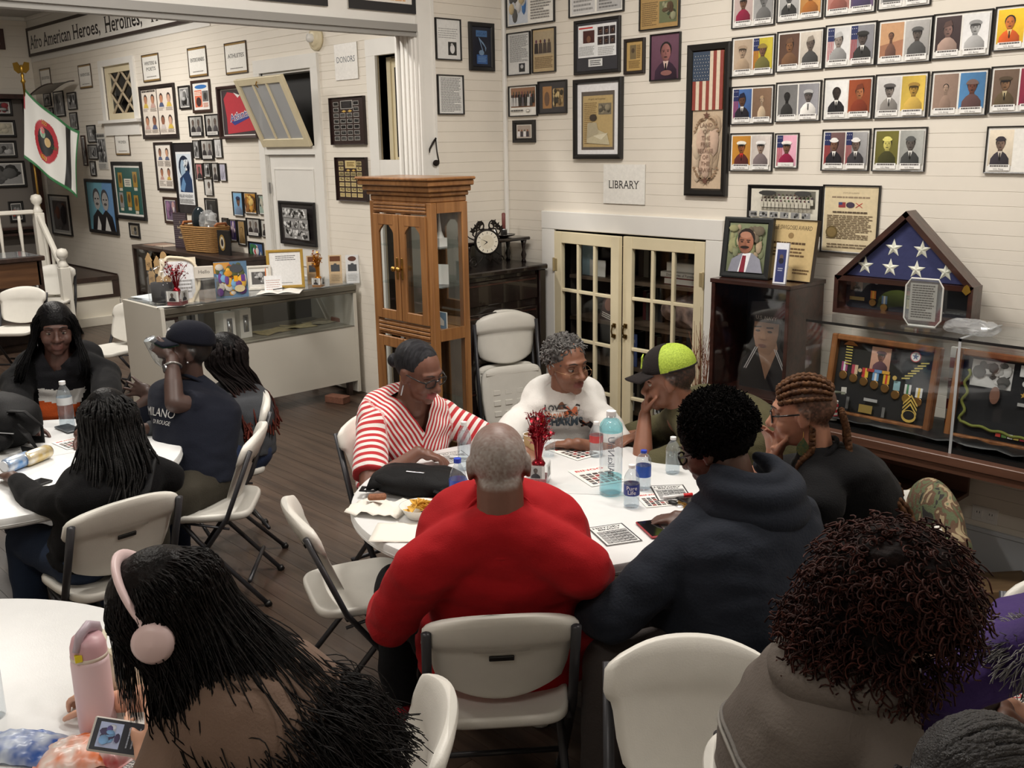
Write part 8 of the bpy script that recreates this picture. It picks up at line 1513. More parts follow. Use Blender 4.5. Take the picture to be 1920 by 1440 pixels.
def hairmat(name,c,rough=.45,c2=None,scale=60,stretch=None,bump=.4,bscale=90): return mat(name,c,rough,col2=c2 or tuple(v*.55 for v in c),scale=scale,bump=bump,bscale=bscale,stretch=stretch,spec=.10)
def hp(p,q): return p['H']+p['R'] @ (np.asarray(q,float)*p['s'])
def glasses(p,m,w=.025,h=.017,r=.0022,y=.100,z=.002,wire=False):
    t = MB();o = None
    for q in (-1,1):
        rim = [hp(p,(q*.033+w*math.copysign(abs(math.cos(a))**.75,math.cos(a)),y-.006*abs(math.cos(a))*(math.cos(a)*q > 0),z+h*math.copysign(abs(math.sin(a))**.75,math.sin(a)))) for a in np.linspace(0,2*PI,26,endpoint=False)]
        if o is None: o = MB().tube(rim,r,6,close=True).build('glasses',m,p['o'],smooth=True)
        else: MB().tube(rim,r,6,close=True).build('rim',m,o,smooth=True)
        MB().tube([hp(p,(q*.058,y-.006,z+.006)),hp(p,(q*.074,.06,z+.008)),hp(p,(q*.083,.0,z+.010)),hp(p,(q*.084,-.022,z-.006))],r*1.1,6).build('temple',m,o,smooth=True);MB().add(np.array(rim)-p['R'] @ np.array([0,.001,0]),[tuple(range(26))]).build('lens',glass('lens',(.97,.98,.98),.02,.2),o)
    MB().tube([hp(p,(-.010,y,z+.006)),hp(p,(0,y+.004,z+.009)),hp(p,(.010,y,z+.006))],r,6).build('bridge',m,o);return o
def on_shirt(p,x,t,dep,st_,h,col,w=None,bold=0.0,serif=False,rot=0.0):
    """printed lettering that follows the chest: x across, t up the spine"""
    V,Fs = text_geo(st_,serif,bold);k = h/.686;W = np.ptp(V[:,0])*k;sx = k*(w/W if w else 1);V = np.column_stack([(V[:,0]-V[:,0].min())*sx-(w or W)/2,V[:,1]*k]);ca,sa = math.cos(rot),math.sin(rot);return shirt_shape(p,np.column_stack([V[:,0]*ca-V[:,1]*sa,V[:,0]*sa+V[:,1]*ca])+np.array([x,0]),Fs,t,dep,col,'chest_print')
def shirt_shape(p,V,Fs,t,dep,col,nm='chest_print'):
    """lay flat artwork onto the shirt by casting it back from in front of the chest"""
    from mathutils.bvhtree import BVHTree
    if 'bvh' not in p: me = p['shirt'].data;p['bvh'] = BVHTree.FromPolygons([v.co for v in me.vertices],[tuple(q.vertices) for q in me.polygons])
    f = p['fwd'](t);up = unit(np.cross(p['r'],f));c = p['B'](t)+up*p.get('dy',0);P = []
    for a,b in V:
        o = c-p['r']*a+up*b+f*.5;hit = p['bvh'].ray_cast(Vector(o),Vector(-f));P.append(np.array(hit[0])+f*.004 if hit[0] is not None else c-p['r']*a+up*b+f*dep)
    m = MB();m.add(np.array(P),Fs,rgb(col));return m.build(nm,colmat('print'),p['shirt'],usecol=True)
def neckband(p,m,w=.086,r=.007):
    n = unit(p['NB']-p['B'](.85));g = p['g']**.5*p['sb'];f = unit(np.cross(p['r'],n));MB().tube([p['NB']+n*.004+p['r']*w*g*math.cos(a)+f*w*.94*g*math.sin(a) for a in np.linspace(0,2*PI,40,endpoint=False)],r,8,close=True,flat=1.4).build('neckband',m,p['shirt'],smooth=True)
T = lambda px,py,z=.765: onz(px,py,z)
def stripe_mat():
    m = mat('red_stripes',(232,228,224),.85,bump=.2,bscale=200,sheen=.2);nt = m.node_tree;b = nt.nodes['Principled BSDF'];a = nt.nodes.new('ShaderNodeAttribute');a.attribute_name = 'stripe'
    fr = nt.nodes.new('ShaderNodeMath');fr.operation = 'FRACT';nt.links.new(a.outputs['Fac'],fr.inputs[0]);gt = nt.nodes.new('ShaderNodeMath');gt.operation = 'GREATER_THAN';gt.inputs[1].default_value = .5;nt.links.new(fr.outputs[0],gt.inputs[0])
    mx = nt.nodes.new('ShaderNodeMixRGB');mx.inputs[1].default_value = (*rgb(236,230,226),1);mx.inputs[2].default_value = (*rgb(190,40,48),1);nt.links.new(gt.outputs[0],mx.inputs[0]);nt.links.new(mx.outputs[0],b.inputs['Base Color']);return m
def vneck(p,depth,half,mat_=None):
    """cut a V opening into the front of the shirt so the chest shows"""
    me = p['shirt'].data;bm = bmesh.new();bm.from_mesh(me);f,r = p['f'],p['r'];tip = p['NB']-np.array([0,0,depth]);up = unit(p['NB']-p['B'](.7))
    tip = p['NB']-up*depth;tops = [p['NB']+up*.03+r*q*half for q in (-1,1)];ns = []
    for q,tp in zip((-1,1),tops):
        n = unit(np.cross(tp-tip,f));n = n if np.dot(n,r*-q) > 0 else -n;ns.append(n);ge = [e for e in list(bm.verts)+list(bm.edges)+list(bm.faces)];bmesh.ops.bisect_plane(bm,geom=ge,plane_co=Vector(tip),plane_no=Vector(n),dist=1e-5)
    dl = []
    for fc in bm.faces:
        c = np.array(fc.calc_center_median())-tip
        if np.dot(c,ns[0]) > 0 and np.dot(c,ns[1]) > 0 and np.dot(c-(p['NB']-tip),f) > -.03: dl.append(fc)
    bmesh.ops.delete(bm,geom=dl,context='FACES');bm.to_mesh(me);bm.free()
# ---- 1 woman in red and white stripes
Hs = dist(786,697,4.52)
p = person('woman in glasses and a red and white striped V-neck shirt at the table',(1.50,-2.10),-4,Hs,(10,-20,4),(112,74,60),stripe_mat(),(36,36,44),{1: dict(w=T(785,848,.80),fd=(.75,.6,-.25),n=(-.2,.1,1),curl=[.5,.8,.9,.9],hint=(-.2,-.75,-.5)),-1: dict(w=T(915,840,.78),fd=(.8,-.4,-.1),hint=(-.3,.8,-.4))},girth=1.16,belly=.03,sleeve='short',eye_open=.25,lipc=(150,72,72),s=1.04,hs=1.09)
me = p['shirt'].data;V = verts(me);c = V-p['NB'];x = np.abs(c @ p['r']);z = V[:,2]-p['NB'][2];at = me.attributes.new('stripe','FLOAT','POINT');st = (z*1.0-x*1.75)/.040
for q in (-1,1):
    d = unit(p['E'][q]-p['SH'][q]);al = (V-p['SH'][q]) @ d;off = (V-p['SH'][q]) @ (p['r']*q);m = (off > -.035);st[m] = (al[m]*1.0)/.034
at.data.foreach_set('value',st);vneck(p,.17,.085)
hm = hairmat('grey_slick',(58,58,62),.35,(30,30,33),3.0,(40,6,6));cap_hair(p,hm,(.081,.10,.09),(0,-.026,.036),noise_=.0015,ns=60);MB().ell(hp(p,(.0,-.135,-.015)),(.038,.036,.034),R=p['R']).build('hair_bun',hm,p['o'],smooth=True)
glasses(p,mat('black_frame',(18,18,20),.3),.026,.017,.0030)
for q in (-1,1): MB().tube([hp(p,(q*.083,.0,-.038)),hp(p,(q*.085,.0,-.085))],.0035,6).build('earring',M_steel,p['o'])
# ---- 2 woman in the white printed shirt
p = person('grey-haired woman in glasses and a white printed T-shirt at the table',(1.80,-1.30),-50,dist(1062,684,4.78),(-8,-6,3),(126,84,64),cloth_mat('white_tee',(232,230,226),bump=.2),(52,60,84),{-1: dict(w=T(1082,832,.775),fd=(-.85,-.35,-.12),n=(.1,.1,1),curl=[.2,.25,.25,.3],spread=.12,hint=(.7,.5,-.5)),1: dict(w=T(985,840,.78),fd=(.7,-.6,-.1),hint=(-.8,-.3,-.4))},girth=1.10,belly=.035,lipc=(120,66,60),s=1.04,hs=1.09)
cap_hair(p,hairmat('grey_curls',(104,102,100),.8,(50,48,48),40),(.083,.098,.092),(0,-.026,.042),noise_=.010,ns=70)
rt = scalp(420,lambda d: d[2] > -.15 and d[1] < .62-.5*(d[2] < .55),3);G0 = grow(p,rt,.007,6,.05,noise_=.5,seed=2);strands('hair_curls',G0*1.0,.0028,hairmat('grey_curl2',(140,138,136),.7,(70,68,68),30),p['o'],4)
glasses(p,mat('thin_gold',(150,120,90),.3,.8),.023,.015,.0012,.106,-.014)
p['dy'] = .10;on_shirt(p,-.03,.80,.2,'LOVE',.026,(40,40,44),bold=.03);on_shirt(p,.01,.735,.2,'Showered',.03,(206,116,70),w=.16,rot=.1);on_shirt(p,.01,.68,.2,'SO MANY',.024,(40,40,44),w=.12,bold=.03);on_shirt(p,.02,.595,.2,'CHARMS',.04,(70,84,96),w=.19,bold=.04)
def bfly(p,x,t,s,c): pts = [(0,0),(.02,.022),(.034,.018),(.03,.002),(.022,-.018),(.006,-.012),(0,-.014),(-.006,-.012),(-.022,-.018),(-.03,.002),(-.034,.018),(-.02,.022)];shirt_shape(p,np.array(pts)*s+np.array([x,0]),[tuple(range(12))],t,.2,c)
for x,t,s in ((.055,.81,1.1),(-.10,.67,1.1),(.13,.61,.9)): bfly(p,x,t,s*1.15,(36,30,30));bfly(p,x,t+.002,s*.8,(214,104,50))
for k in range(9): a = k*.7;shirt_shape(p,np.array([(.018*math.cos(u)*(1 if j % 2 else .6),.018*math.sin(u)*(1 if j % 2 else .6)) for j,u in enumerate(np.linspace(0,2*PI,12,endpoint=False))])+np.array([.01+.12*math.cos(a),.0]),[tuple(range(12))],.70+.14*math.sin(a),.2,(206,204,202))
MB().ell(hp(p,(.084,.0,-.034)),(.005,.005,.005)).build('earring',M_steel,p['o'])
neckband(p,MATS['white_tee'])
# ---- 3 man in the lime mesh cap
Hc = dist(1256,712,4.5);Rc = eul(-146,-14,0);fist = Hc+Rc @ np.array([0,.10,-.085])
p = person('man in an olive T-shirt and lime mesh cap with his fist at his mouth',(2.82,-.98),-122,Hc,(-146,-14,0),(132,88,68),(84,80,58),(40,42,50),{-1: dict(w=fist+np.array([-.02,-.03,-.06]),fd=unit(np.array([.1,.15,1.0])),n=Rc @ np.array([0,1.0,.2]),curl=[1.25]*4,hint=(-.3,-.5,-.8)),1: dict(w=(2.34,-1.30,.775),fd=(-.3,-.9,-.1),hint=(-.8,.2,-.4))},girth=1.15,belly=.03,hair_col=((44,38,36),1.0,.9),s=1.04,hs=1.09)
neckband(p,MATS['cloth_84_80_58'])
def ballcap(p,crown,brimm,back=None,logo=None,tilt=0.0,ctr=(0,-.012,.04)):
    H,R,s = p['H'],p['R'],p['s'];P = np.array([[hp(p,(.086*math.sin(u)*(math.cos(v)**.85),ctr[1]+.108*math.cos(u)*(math.cos(v)**.85),ctr[2]+.018+.088*math.sin(v))) for v in np.linspace(-.12,PI/2-.02,12)] for u in np.linspace(0,2*PI,41)])
    o = None
    if back is None: mb = MB();mb.grid(P);o = mb.build('cap',crown,p['o'],smooth=True)
    else:
        us = np.linspace(0,2*PI,41);fr = [i for i in range(41) if math.cos(us[i]) > .28];a = P[[i for i in range(41) if us[i] > PI and math.cos(us[i]) > .25]+[i for i in range(41) if us[i] <= PI and math.cos(us[i]) > .25]];b = P[[i for i in range(41) if math.cos(us[i]) <= .36]]
        mb = MB();mb.grid(a);o = mb.build('cap',crown,p['o'],smooth=True);mb = MB();mb.grid(b);q = mb.build('mesh_back',back,o,smooth=True);MB().tube(P[10:31,0],.004,6).build('sweatband',brimm,o)
    o.modifiers.new('t','SOLIDIFY').thickness = .003
    B_ = np.array([[hp(p,(u*.078*(1-.10*v*v),ctr[1]+.108*math.cos(u*.95)*.93+v*.088*(1-.25*u*u),ctr[2]+.014-.020*u*u*(.6+.4*v)-.014*v-tilt*v)) for v in np.linspace(0,1,7)] for u in np.linspace(-1,1,17)]);mb = MB();mb.grid(B_[::-1]);b = mb.build('brim',brimm,o,smooth=True);b.modifiers.new('t','SOLIDIFY').thickness = .003
    MB().ell(hp(p,(0,ctr[1],ctr[2]+.107)),(.007,.007,.004)).build('button',crown,o);return o,P
M_lime = mat('lime_mesh',(178,200,70),.7,col2=(140,164,48),scale=160,detail=1,bump=.3,bscale=200)
o,P = ballcap(p,cloth_mat('cap_black',(40,36,36)),MATS['cap_black'],M_lime)
bd = MB();bd.tube([hp(p,q) for q in ((-.028,.098,.075),(.028,.098,.075),(.03,.085,.118),(-.03,.085,.118))],.003,5,close=True);bd.build('patch_edge',mat('lime_edge',(190,216,80),.6),o)
# ---- 4 woman with long cornrow braids
Hb = dist(1506,772,3.42);Rb = eul(-153,-10,0)
p = person('woman in glasses with long brown cornrow braids and a black T-shirt',(3.56,-1.56),-146,Hb,(-153,-10,0),(172,122,98),cloth_mat('black_tee',(22,22,24)),(34,36,44),{-1: dict(w=Hb+Rb @ np.array([.01,.115,-.16]),fd=unit(np.array([.15,.1,1])),n=Rb @ np.array([.2,1,.1]),curl=[.9,1.0,1.1,1.1],hint=(-.4,-.5,-.7)),1: dict(w=Hb+Rb @ np.array([.07,.13,-.20]),fd=(-.1,-.2,1),hint=(-.6,.5,-.6))},girth=1.15,belly=.02,hair_col=((66,44,33),1.0,.85),s=1.0)
neckband(p,MATS['black_tee'])
M_br = hairmat('brown_braid',(104,72,48),.5,(52,34,26),50);N_ = 60
def braid(nm,pts,r,m,par,k=70,per=.022,n=7):
    pts = np.array(pts);t = np.linspace(0,1,len(pts));tt = np.linspace(0,1,k);Q = np.column_stack([np.interp(tt,t,pts[:,i]) for i in range(3)]);Q = np.array([Q[max(0,i-4):i+5].mean(0) for i in range(k)]);L = np.linalg.norm(np.diff(Q,axis=0),axis=1).sum();ph = tt*L/per*2*PI;rr = r*(1-.35*tt**3)*(1+.22*np.cos(ph));sd = np.cross(np.gradient(Q,axis=0),[0,0,1.0]);sd /= np.linalg.norm(sd,axis=1,keepdims=True)+1e-9;Q = Q+sd*(np.sin(ph*.5)*r*.35)[:,None];MB().tube(Q,rr,n).build(nm,m,par,smooth=True)
for j,a in enumerate(np.linspace(-1.25,1.25,9)):
    pts = [hp(p,SC_C+SC_R*1.05*np.array([math.sin(a)*math.cos(e),math.cos(a*.3)*math.sin(e)*1.0,math.cos(a)*math.cos(e)])) for e in np.linspace(.95,-1.15,9)];braid('cornrow',pts,.0095,M_br,p['o'],50,.016)
bk = hp(p,(0,-.118,-.01));Rr = p['r']
for q,e in ((-1,0),(-1,1),(1,0),(1,1),(0,0)):
    st_ = bk+Rr*q*.03;sh = p['SH'][q] if q else p['NB'];braid('long_braid',[st_,st_+np.array([0,0,-.06])-p['f']*.02,p['NB']-p['f']*.105+Rr*q*.07+np.array([0,0,-.01]),p['B'](.62)-p['f']*(.172+.02*e)+Rr*(q*.13+e*.02),p['B'](.2)-p['f']*(.185+.01*e)+Rr*(q*.16-e*.03)],.0115,M_br,p['o'],110,.02)
q = -1;braid('long_braid',[hp(p,(-.075,-.03,-.03)),hp(p,(-.08,-.02,-.11)),p['NB']+Rr*-.09+p['f']*.06,p['B'](.7)+Rr*-.10+p['f']*.20,p['B'](.4)+Rr*-.09+p['f']*.22],.011,M_br,p['o'],90,.02)
glasses(p,MATS['black_frame'],.027,.019,.0028)
for q in (-1,1):
    c = hp(p,(q*.084,-.002,-.045));e = MB();e.tube([c,c+np.array([0,0,-.02])],.0012,5);eo = e.build('earring',M_brass,p['o']);pr = [(0,-.02),(.02,-.05),(.022,-.065),(.012,-.082),(0,-.086),(-.012,-.082),(-.022,-.065),(-.02,-.05)];MB().prism(pr,-.002,.002,R=np.column_stack([p['f'],p['r'],[0,0,1]]),at=c).build('pendant',mat('green_enamel',(58,92,70),.4,.4,col2=(120,110,60),scale=120),eo)
# ---- 5 man in the navy hoodie
Hh = dist(1340,838,3.12)
p = person('man with an afro and glasses in a navy hoodie, seen from behind, looking down',(3.62,-2.38),172,Hh,(-166,-26,0),(84,58,48),cloth_mat('navy_hoodie',(36,40,49),bscale=120),(74,68,66),{1: dict(w=T(1290,968,.78),fd=(-.8,-.45,-.2),n=(0,0,1),curl=.3,spread=.1,hint=(.3,.9,-.5)),-1: dict(w=(3.20,-2.66,.66),fd=(-.9,.3,-.2),hint=(.4,-.9,-.2))},girth=1.42,belly=.04,sleeve='long',shw=.175,s=1.06,vox=.0075,eye_open=.2,hem=.05,lean=.04,folds=.008,hs=1.0,knees={-1: onz(1140,1240,.57),1: (3.1,-2.25,.57)})
afro = hairmat('afro_black',(24,21,21),.9,(8,7,7),90,bump=.8,bscale=160);cap_hair(p,afro,(.108,.118,.112),(0,-.032,.055),noise_=.008,ns=60,vox=.006)
rt = scalp(2600,lambda d: d[2] > -.45 and d[1] < .55,5);B0 = p['H']+((np.array([0,-.032,.055])+np.array([.107,.117,.111])*rt) @ p['R'].T)*p['s'];B1 = p['H']+((np.array([0,-.032,.055])+np.array([.119,.129,.123])*rt) @ p['R'].T)*p['s'];jt = rng.normal(size=B0.shape)*.004;strands('afro_curls',np.stack([B0,B0*.5+B1*.5+jt,B1-jt],1),.0022,afro,p['o'],3)
glasses(p,MATS['black_frame'],.027,.018,.0034);mb = MB();mb.ell(hp(p,(0,.055,-.088)),(.05,.045,.034),R=p['R'],n=20,m=14);mb.build('beard',hairmat('beard',(24,20,19),.9,None,90,bump=.8),p['o'],smooth=True)
NB,f,r = p['NB'],p['f'],p['r'];mb = MB()
for k,(a,z,w) in enumerate(((.100,.10,.034),(.135,.06,.046),(.15,.0,.046))): limb(mb,[NB+r*(a*1.0*math.sin(t))-f*(.03+a*1.15*math.cos(t))+np.array([0,0,z-.02*math.cos(t)]) for t in np.linspace(-1.9,1.9,9)],[w*.55]+[w]*7+[w*.55],k=3)
me = remesh(mb,.009,5);me.materials.append(MATS['navy_hoodie']);link('hood',me,p['o'])
# ---- 6 man in the red long-sleeved shirt
p = person('heavy man in a red long-sleeved shirt seen from behind',(2.99,-2.80),136,dist(935,872,2.92),(138,-14,-2),(112,74,60),cloth_mat('red_jersey',(176,30,36),bump=.2,bscale=260),(26,26,29),{-1: dict(w=(2.62,-3.0,.64),fd=(-.5,.7,-.2),hint=(-.5,-.5,-1.6)),1: dict(w=(2.98,-2.42,.68),fd=(-.7,.5,-.1),hint=(.5,.3,-1))},girth=1.35,belly=.05,sleeve='long',shw=.175,s=1.10,hs=1.0,vox=.0068,hair_col=((176,172,168),.25,.62),eyes=False,jaw=1.06,hem=.10,lean=.05,shoe=(170,26,44),knees={-1: (2.46,-2.86,.56),1: (2.80,-2.48,.56)},folds=.006)
neckband(p,MATS['red_jersey'])
# ---- 7 woman in the black cardigan at the left
def straight_hair(p,m,n,k,step,seed,mask,coll,rad=.0024,**kw): strands('hair_strands',grow(p,scalp(n,mask,seed),step,k,seed=seed,coll=coll,**kw),np.linspace(rad,rad*.45,k)[None],m,p['o'],3)
M_hb = hairmat('black_hair',(18,17,19),.38,(8,8,9),50)
p = person('woman with shoulder-length black hair in a black cardigan and orange striped top',(-.70,-2.98),-24,dist(104,618,5.42),(-17,-6,-2),(88,60,52),cloth_mat('grey_black',(38,38,42)),(40,44,60),{1: dict(w=T(60,800,.78),fd=(.9,-.3,0)),-1: dict(w=T(150,815,.78),fd=(.8,.1,0),hint=(-.3,.9,-.5))},girth=1.28,belly=.03,sleeve='long',s=1.06,eye_open=.6,lipc=(110,72,66),jaw=1.06)
cap_hair(p,M_hb,(.088,.108,.10),(0,-.022,.036));strands('hair_strands',drape(p,1700,3,lambda d: d[2] > -.3 and d[1] < (.75 if d[2] > .62 else .3),18,(.9,.74),(.11,.12),(.15,.15),.012,1.75,.35),np.linspace(.0032,.002,18)[None],M_hb,p['o'],3)
me = p['shirt'].data;me.materials.append(MATS['white_tee']);me.materials.append(cloth_mat('orange_knit',(206,92,44)));me.materials.append(cloth_mat('cardigan',(18,18,20)))
V = verts(me);up = unit(p['NB']-p['B'](.5));mi = []
for q in me.polygons:
    c = np.array(q.center)-p['NB'];x = c @ p['r'];y = c @ p['f'];z = c @ up;mi.append(3 if abs(x) > .115+.06*max(0,-z-.05) or y < -.0 else (0 if z > -.10 else (1 if z > -.175 else 2)))
me.polygons.foreach_set('material_index',mi);vneck(p,.10,.07)
for q in (-1,1): c = hp(p,(q*.085,0,-.045));MB().tube([c+p['R'] @ np.array([0,.02*math.cos(a),-.022+.024*math.sin(a)]) for a in np.linspace(0,2*PI,20,endpoint=False)],.0018,6,close=True).build('hoop_earring',M_steel,p['o'])
# ---- 8 man in the navy ball cap drinking
Hn = dist(350,660,5.02);mo = dist(288,650,4.93)
p = person('man in a navy ball cap and navy T-shirt drinking from a water bottle',(.70,-2.80),-74,Hn,(-108,12,0),(70,50,44),cloth_mat('navy_tee',(26,29,40)),(58,54,46),{-1: dict(w=mo+np.array([.09,.05,-.05]),fd=unit(np.array([-.55,-.35,.5])),n=unit(np.array([.75,-.5,.3])),curl=[.8,.85,.9,.9],hint=(.9,-.1,-1.2)),1: dict(w=dist(292,738,5.15),fd=unit(np.array([-.75,-.6,.25])),n=(.3,-.9,.3),curl=.12,spread=.25,hint=(-.3,.1,-1))},girth=1.12,s=1.05,hair_col=((20,17,17),1,1))
neckband(p,MATS['navy_tee']);M_nc = cloth_mat('cap_navy',(22,24,34));o,P = ballcap(p,M_nc,M_nc);bm_ = [c for c in o.children if c.name.startswith('brim')][0];mb = MB();V = verts(bm_.data);
mb.add(V-p['R'] @ np.array([0,0,.004]),[tuple(q.vertices) for q in bm_.data.polygons]);mb.build('brim_underside',cloth_mat('cap_green',(30,66,50)),o,smooth=True)
for st_,x,hh,dx in (('N',0,.03,0),('Y',0,.034,.004)):
    V,Fs = text_geo(st_,True,.02);V = (V-np.array([np.ptp(V[:,0])/2+V[:,0].min(),.34]))*hh/.686;MB().add([hp(p,(-(vx+dx)*-1,.100-abs(vx)*.5-(vy+.012)*.22,.085+vy)) for vx,vy in V],Fs,rgb((236,236,236))).build('cap_monogram',colmat('print'),o,usecol=True)
p['dy'] = -.06;on_shirt(p,.0,.66,.2,'MILANO',.04,(206,206,206),w=.22);on_shirt(p,.0,.58,.2,'DI ROUGE',.02,(206,206,206),w=.13)
MB().ell(hp(p,(-.084,.003,-.034)),(.006,.006,.006)).build('ear_stud',M_steel,p['o'],smooth=True)
W,E = p['W'][-1],p['E'][-1];u = unit(E-W);a_ = unit(np.cross(u,[0,0,1.]));b_ = np.cross(u,a_);c = W+u*.055;mb = MB();mb.tube([c+a_*.036*math.cos(t)+b_*.034*math.sin(t) for t in np.linspace(0,2*PI,28,endpoint=False)],.011,8,close=True,flat=.45);wo = mb.build('wristwatch',mat('watch_steel',(200,200,198),.3,.9,var=.5,scale=160),p['o'],smooth=True);MB().lathe([(.019,0),(.019,.008)],18,at=c+np.array([.0,-.036,0]),R=rotx(PI/2)).build('watch_case',M_steel,wo)
ax = unit(mo-hp(p,(0,.1,-.06)));bt = thing('water_bottle','clear water bottle tipped up in the hand of the man in the navy cap','bottle');pz = unit(-ax);px_ = unit(np.cross([0,0,1.],pz));py_ = np.cross(pz,px_);place(bt,mo+ax*.05,px_,py_,pz);MB().lathe([(.026,0),(.031,.006),(.032,.1),(.03,.13),(.013,.17),(.012,.185)],20).build('body',M_pet,bt,smooth=True);MB().lathe([(.026,.001),(.03,.004),(.02,.006)],20).build('base',glass('bottle_base',(.9,.92,.92),.1,2.0,.3),bt,smooth=True)
# ---- 9 woman with locs
p = person('woman with long red-tipped locs in a grey top behind the man in the cap',(.42,-2.40),-100,dist(420,668,5.42),(-168,-10,0),(84,60,50),cloth_mat('charcoal_top',(66,68,72)),(48,58,84),{-1: dict(w=(.5,-2.95,.78),fd=(0,-1,0)),1: dict(w=(.2,-2.9,.78),fd=(0,-1,0))},girth=1.1,sleeve='long',vox=.008)
def locs(p,P,rad,m,c0=(24,18,18),c1=(110,44,30),knee=.6):
    n,k = P.shape[:2];t = np.linspace(0,1,k);al = np.clip((t-knee)/(1-knee),0,1)[None,:,None]*rng.uniform(.4,1,(n,1,1));C = np.array(rgb(c0))*(1-al)+np.array(rgb(c1))*al;strands('locs',P,rad*(1+.2*np.sin(np.arange(k)*2.1))[None]*np.linspace(1,.7,k)[None],m,p['o'],5,C)
M_loc = colmat('loc_hair',.8,spec=.2,var=.25,vscale=120,bump=.5,bscale=150);cap_hair(p,M_hb,(.084,.104,.094),(0,-.02,.034))
locs(p,drape(p,230,4,lambda d: d[2] > -.3 and d[1] < .8,30,(.92,.6,.28),(.12,.17,.19),(.12,.16,.18),.02,1.7),.0072,M_loc)
# ---- 10 person with long black braids, back to the camera
p = person('person with long thin black braids in a black sweater seen from behind',(1.30,-3.48),182,dist(203,790,3.92),(178,-14,0),(84,60,50),cloth_mat('black_sweater',(17,17,19)),(44,56,78),{-1: dict(w=(.86,-3.66,.78),fd=(-1,0,0)),1: dict(w=(.86,-3.2,.78),fd=(-1,0,0))},girth=1.08,sleeve='long',vox=.009,eyes=False,hem=.0)
cap_hair(p,M_hb,(.083,.104,.094),(0,-.014,.034));locs(p,drape(p,420,6,lambda d: d[2] > -.35 and d[1] < .85,40,(.92,.6,.30),(.125,.18,.175),(.12,.15,.15),.016,1.8),.0046,colmat('braid_hair',.55,spec=.3,var=.3,vscale=200,bump=.6,bscale=260),(18,17,18),(26,22,22),.7)
MB().tube([p['NB']+p['r']*.13-p['f']*.04+np.array([0,0,.0]),p['B'](.75)+p['r']*.06-p['f']*.19,p['B'](.45)-p['r']*.06-p['f']*.20],.016,8,flat=.25).build('bag_strap',M_blk,p['o'],smooth=True)
# ---- 11 girl with pink headphones
Hg = dist(308,1152,1.97);ph = onz(238,1385,.845)
p = person('girl in a brown T-shirt and pale pink headphones looking down at her phone',(3.70,-3.88),-150,Hg,(-126,-34,4),(216,166,140),cloth_mat('brown_tee',(116,96,84)),(50,52,60),{-1: dict(w=ph+np.array([.085,.03,-.03]),fd=unit(np.array([-.9,-.2,.15])),n=unit(np.array([.2,-.85,.1])),curl=[.35,.5,.6,.7],thumb=.15,hint=(.8,-.5,-.5)),1: dict(w=(2.9,-4.05,.79),fd=(-1,-.3,0),curl=.6,hint=(-.3,.8,-.5))},s=.98,girth=.98,vox=.0058,eye_open=.2,lean=.03)
neckband(p,MATS['brown_tee']);M_dk = hairmat('dark_wavy',(24,20,20),.4,(10,9,9),40);cap_hair(p,M_dk,(.084,.106,.096),(0,-.018,.034))
strands('hair_strands',drape(p,2600,8,lambda d: d[2] > -.4 and d[1] < .85,34,(.95,.83,.68),(.17,.22,.235),(.13,.17,.2),.022,1.9,0,.007,1.03),np.linspace(.0024,.0012,34)[None],M_dk,p['o'],3)
straight_hair(p,M_dk,130,14,.014,9,lambda d: d[2] > -.2 and d[1] > .45 and abs(d[0]) > .3,(),.0012,g0=.5,comb=lambda q: np.array([q[0],.2,-1]),combw=1.0,noise_=.04)
M_hp = mat('headphone_pink',(226,200,200),.4);hpo = None
hr = [hp(p,(.098*math.cos(a),-.004,.012+.128*math.sin(a))) for a in np.linspace(-.12,PI+.12,25)];hpo = thing('headphones','pale pink over-ear headphones on the girl with dark wavy hair','headphones');MB().tube(hr,.0125,10,flat=.55).build('headband',M_hp,hpo,smooth=True)
for q in (-1,1):
    Rq = p['R'] @ (roty(PI/2*q));MB().lathe([(.02,0),(.036,.001),(.041,.012),(.04,.022),(.03,.031),(.0,.034)],26,at=hp(p,(q*.092,.0,-.012)),R=Rq,cap=False).build('ear_cup',M_hp,hpo,smooth=True);MB().lathe([(.022,-.012),(.036,-.012),(.038,.0),(.02,.002)],24,at=hp(p,(q*.082,-.006,-.012)),R=Rq).build('ear_cushion',mat('cushion',(206,180,180),.7),hpo,smooth=True);MB().tube([hp(p,(q*.102,-.005,.03)),hp(p,(q*.109,-.006,.0))],.009,8,flat=.5).build('yoke',M_hp,hpo,smooth=True)
def art(f,w,h):
    f.rect(-w*.44,-h*.46,w*.44,h*.46,(24,28,40));f.rect(-w*.36,h*.08,w*.36,h*.40,(176,190,226));f.blobs(-w*.36,h*.08,w*.36,h*.40,[(90,80,150),(220,226,240),(120,170,220),(60,50,90)],14,3,.4);f.lines(-w*.3,-h*.4,w*.3,h*.02,6,(150,156,170),.3)
t = phone(0,0,0,'phone with a lit game screen in the hand of the girl with headphones',(200,196,190),(40,46,70),art,loc=ph,z=.845);zz = unit(CAM-ph+np.array([0,0,.6]));yy = unit(np.cross(zz,np.array([.68,.73,0])));yy = unit(np.array([-.68,-.70,.12])-zz*np.dot(zz,[-.68,-.70,.12]));place(t,ph,np.cross(yy,zz),yy,zz)
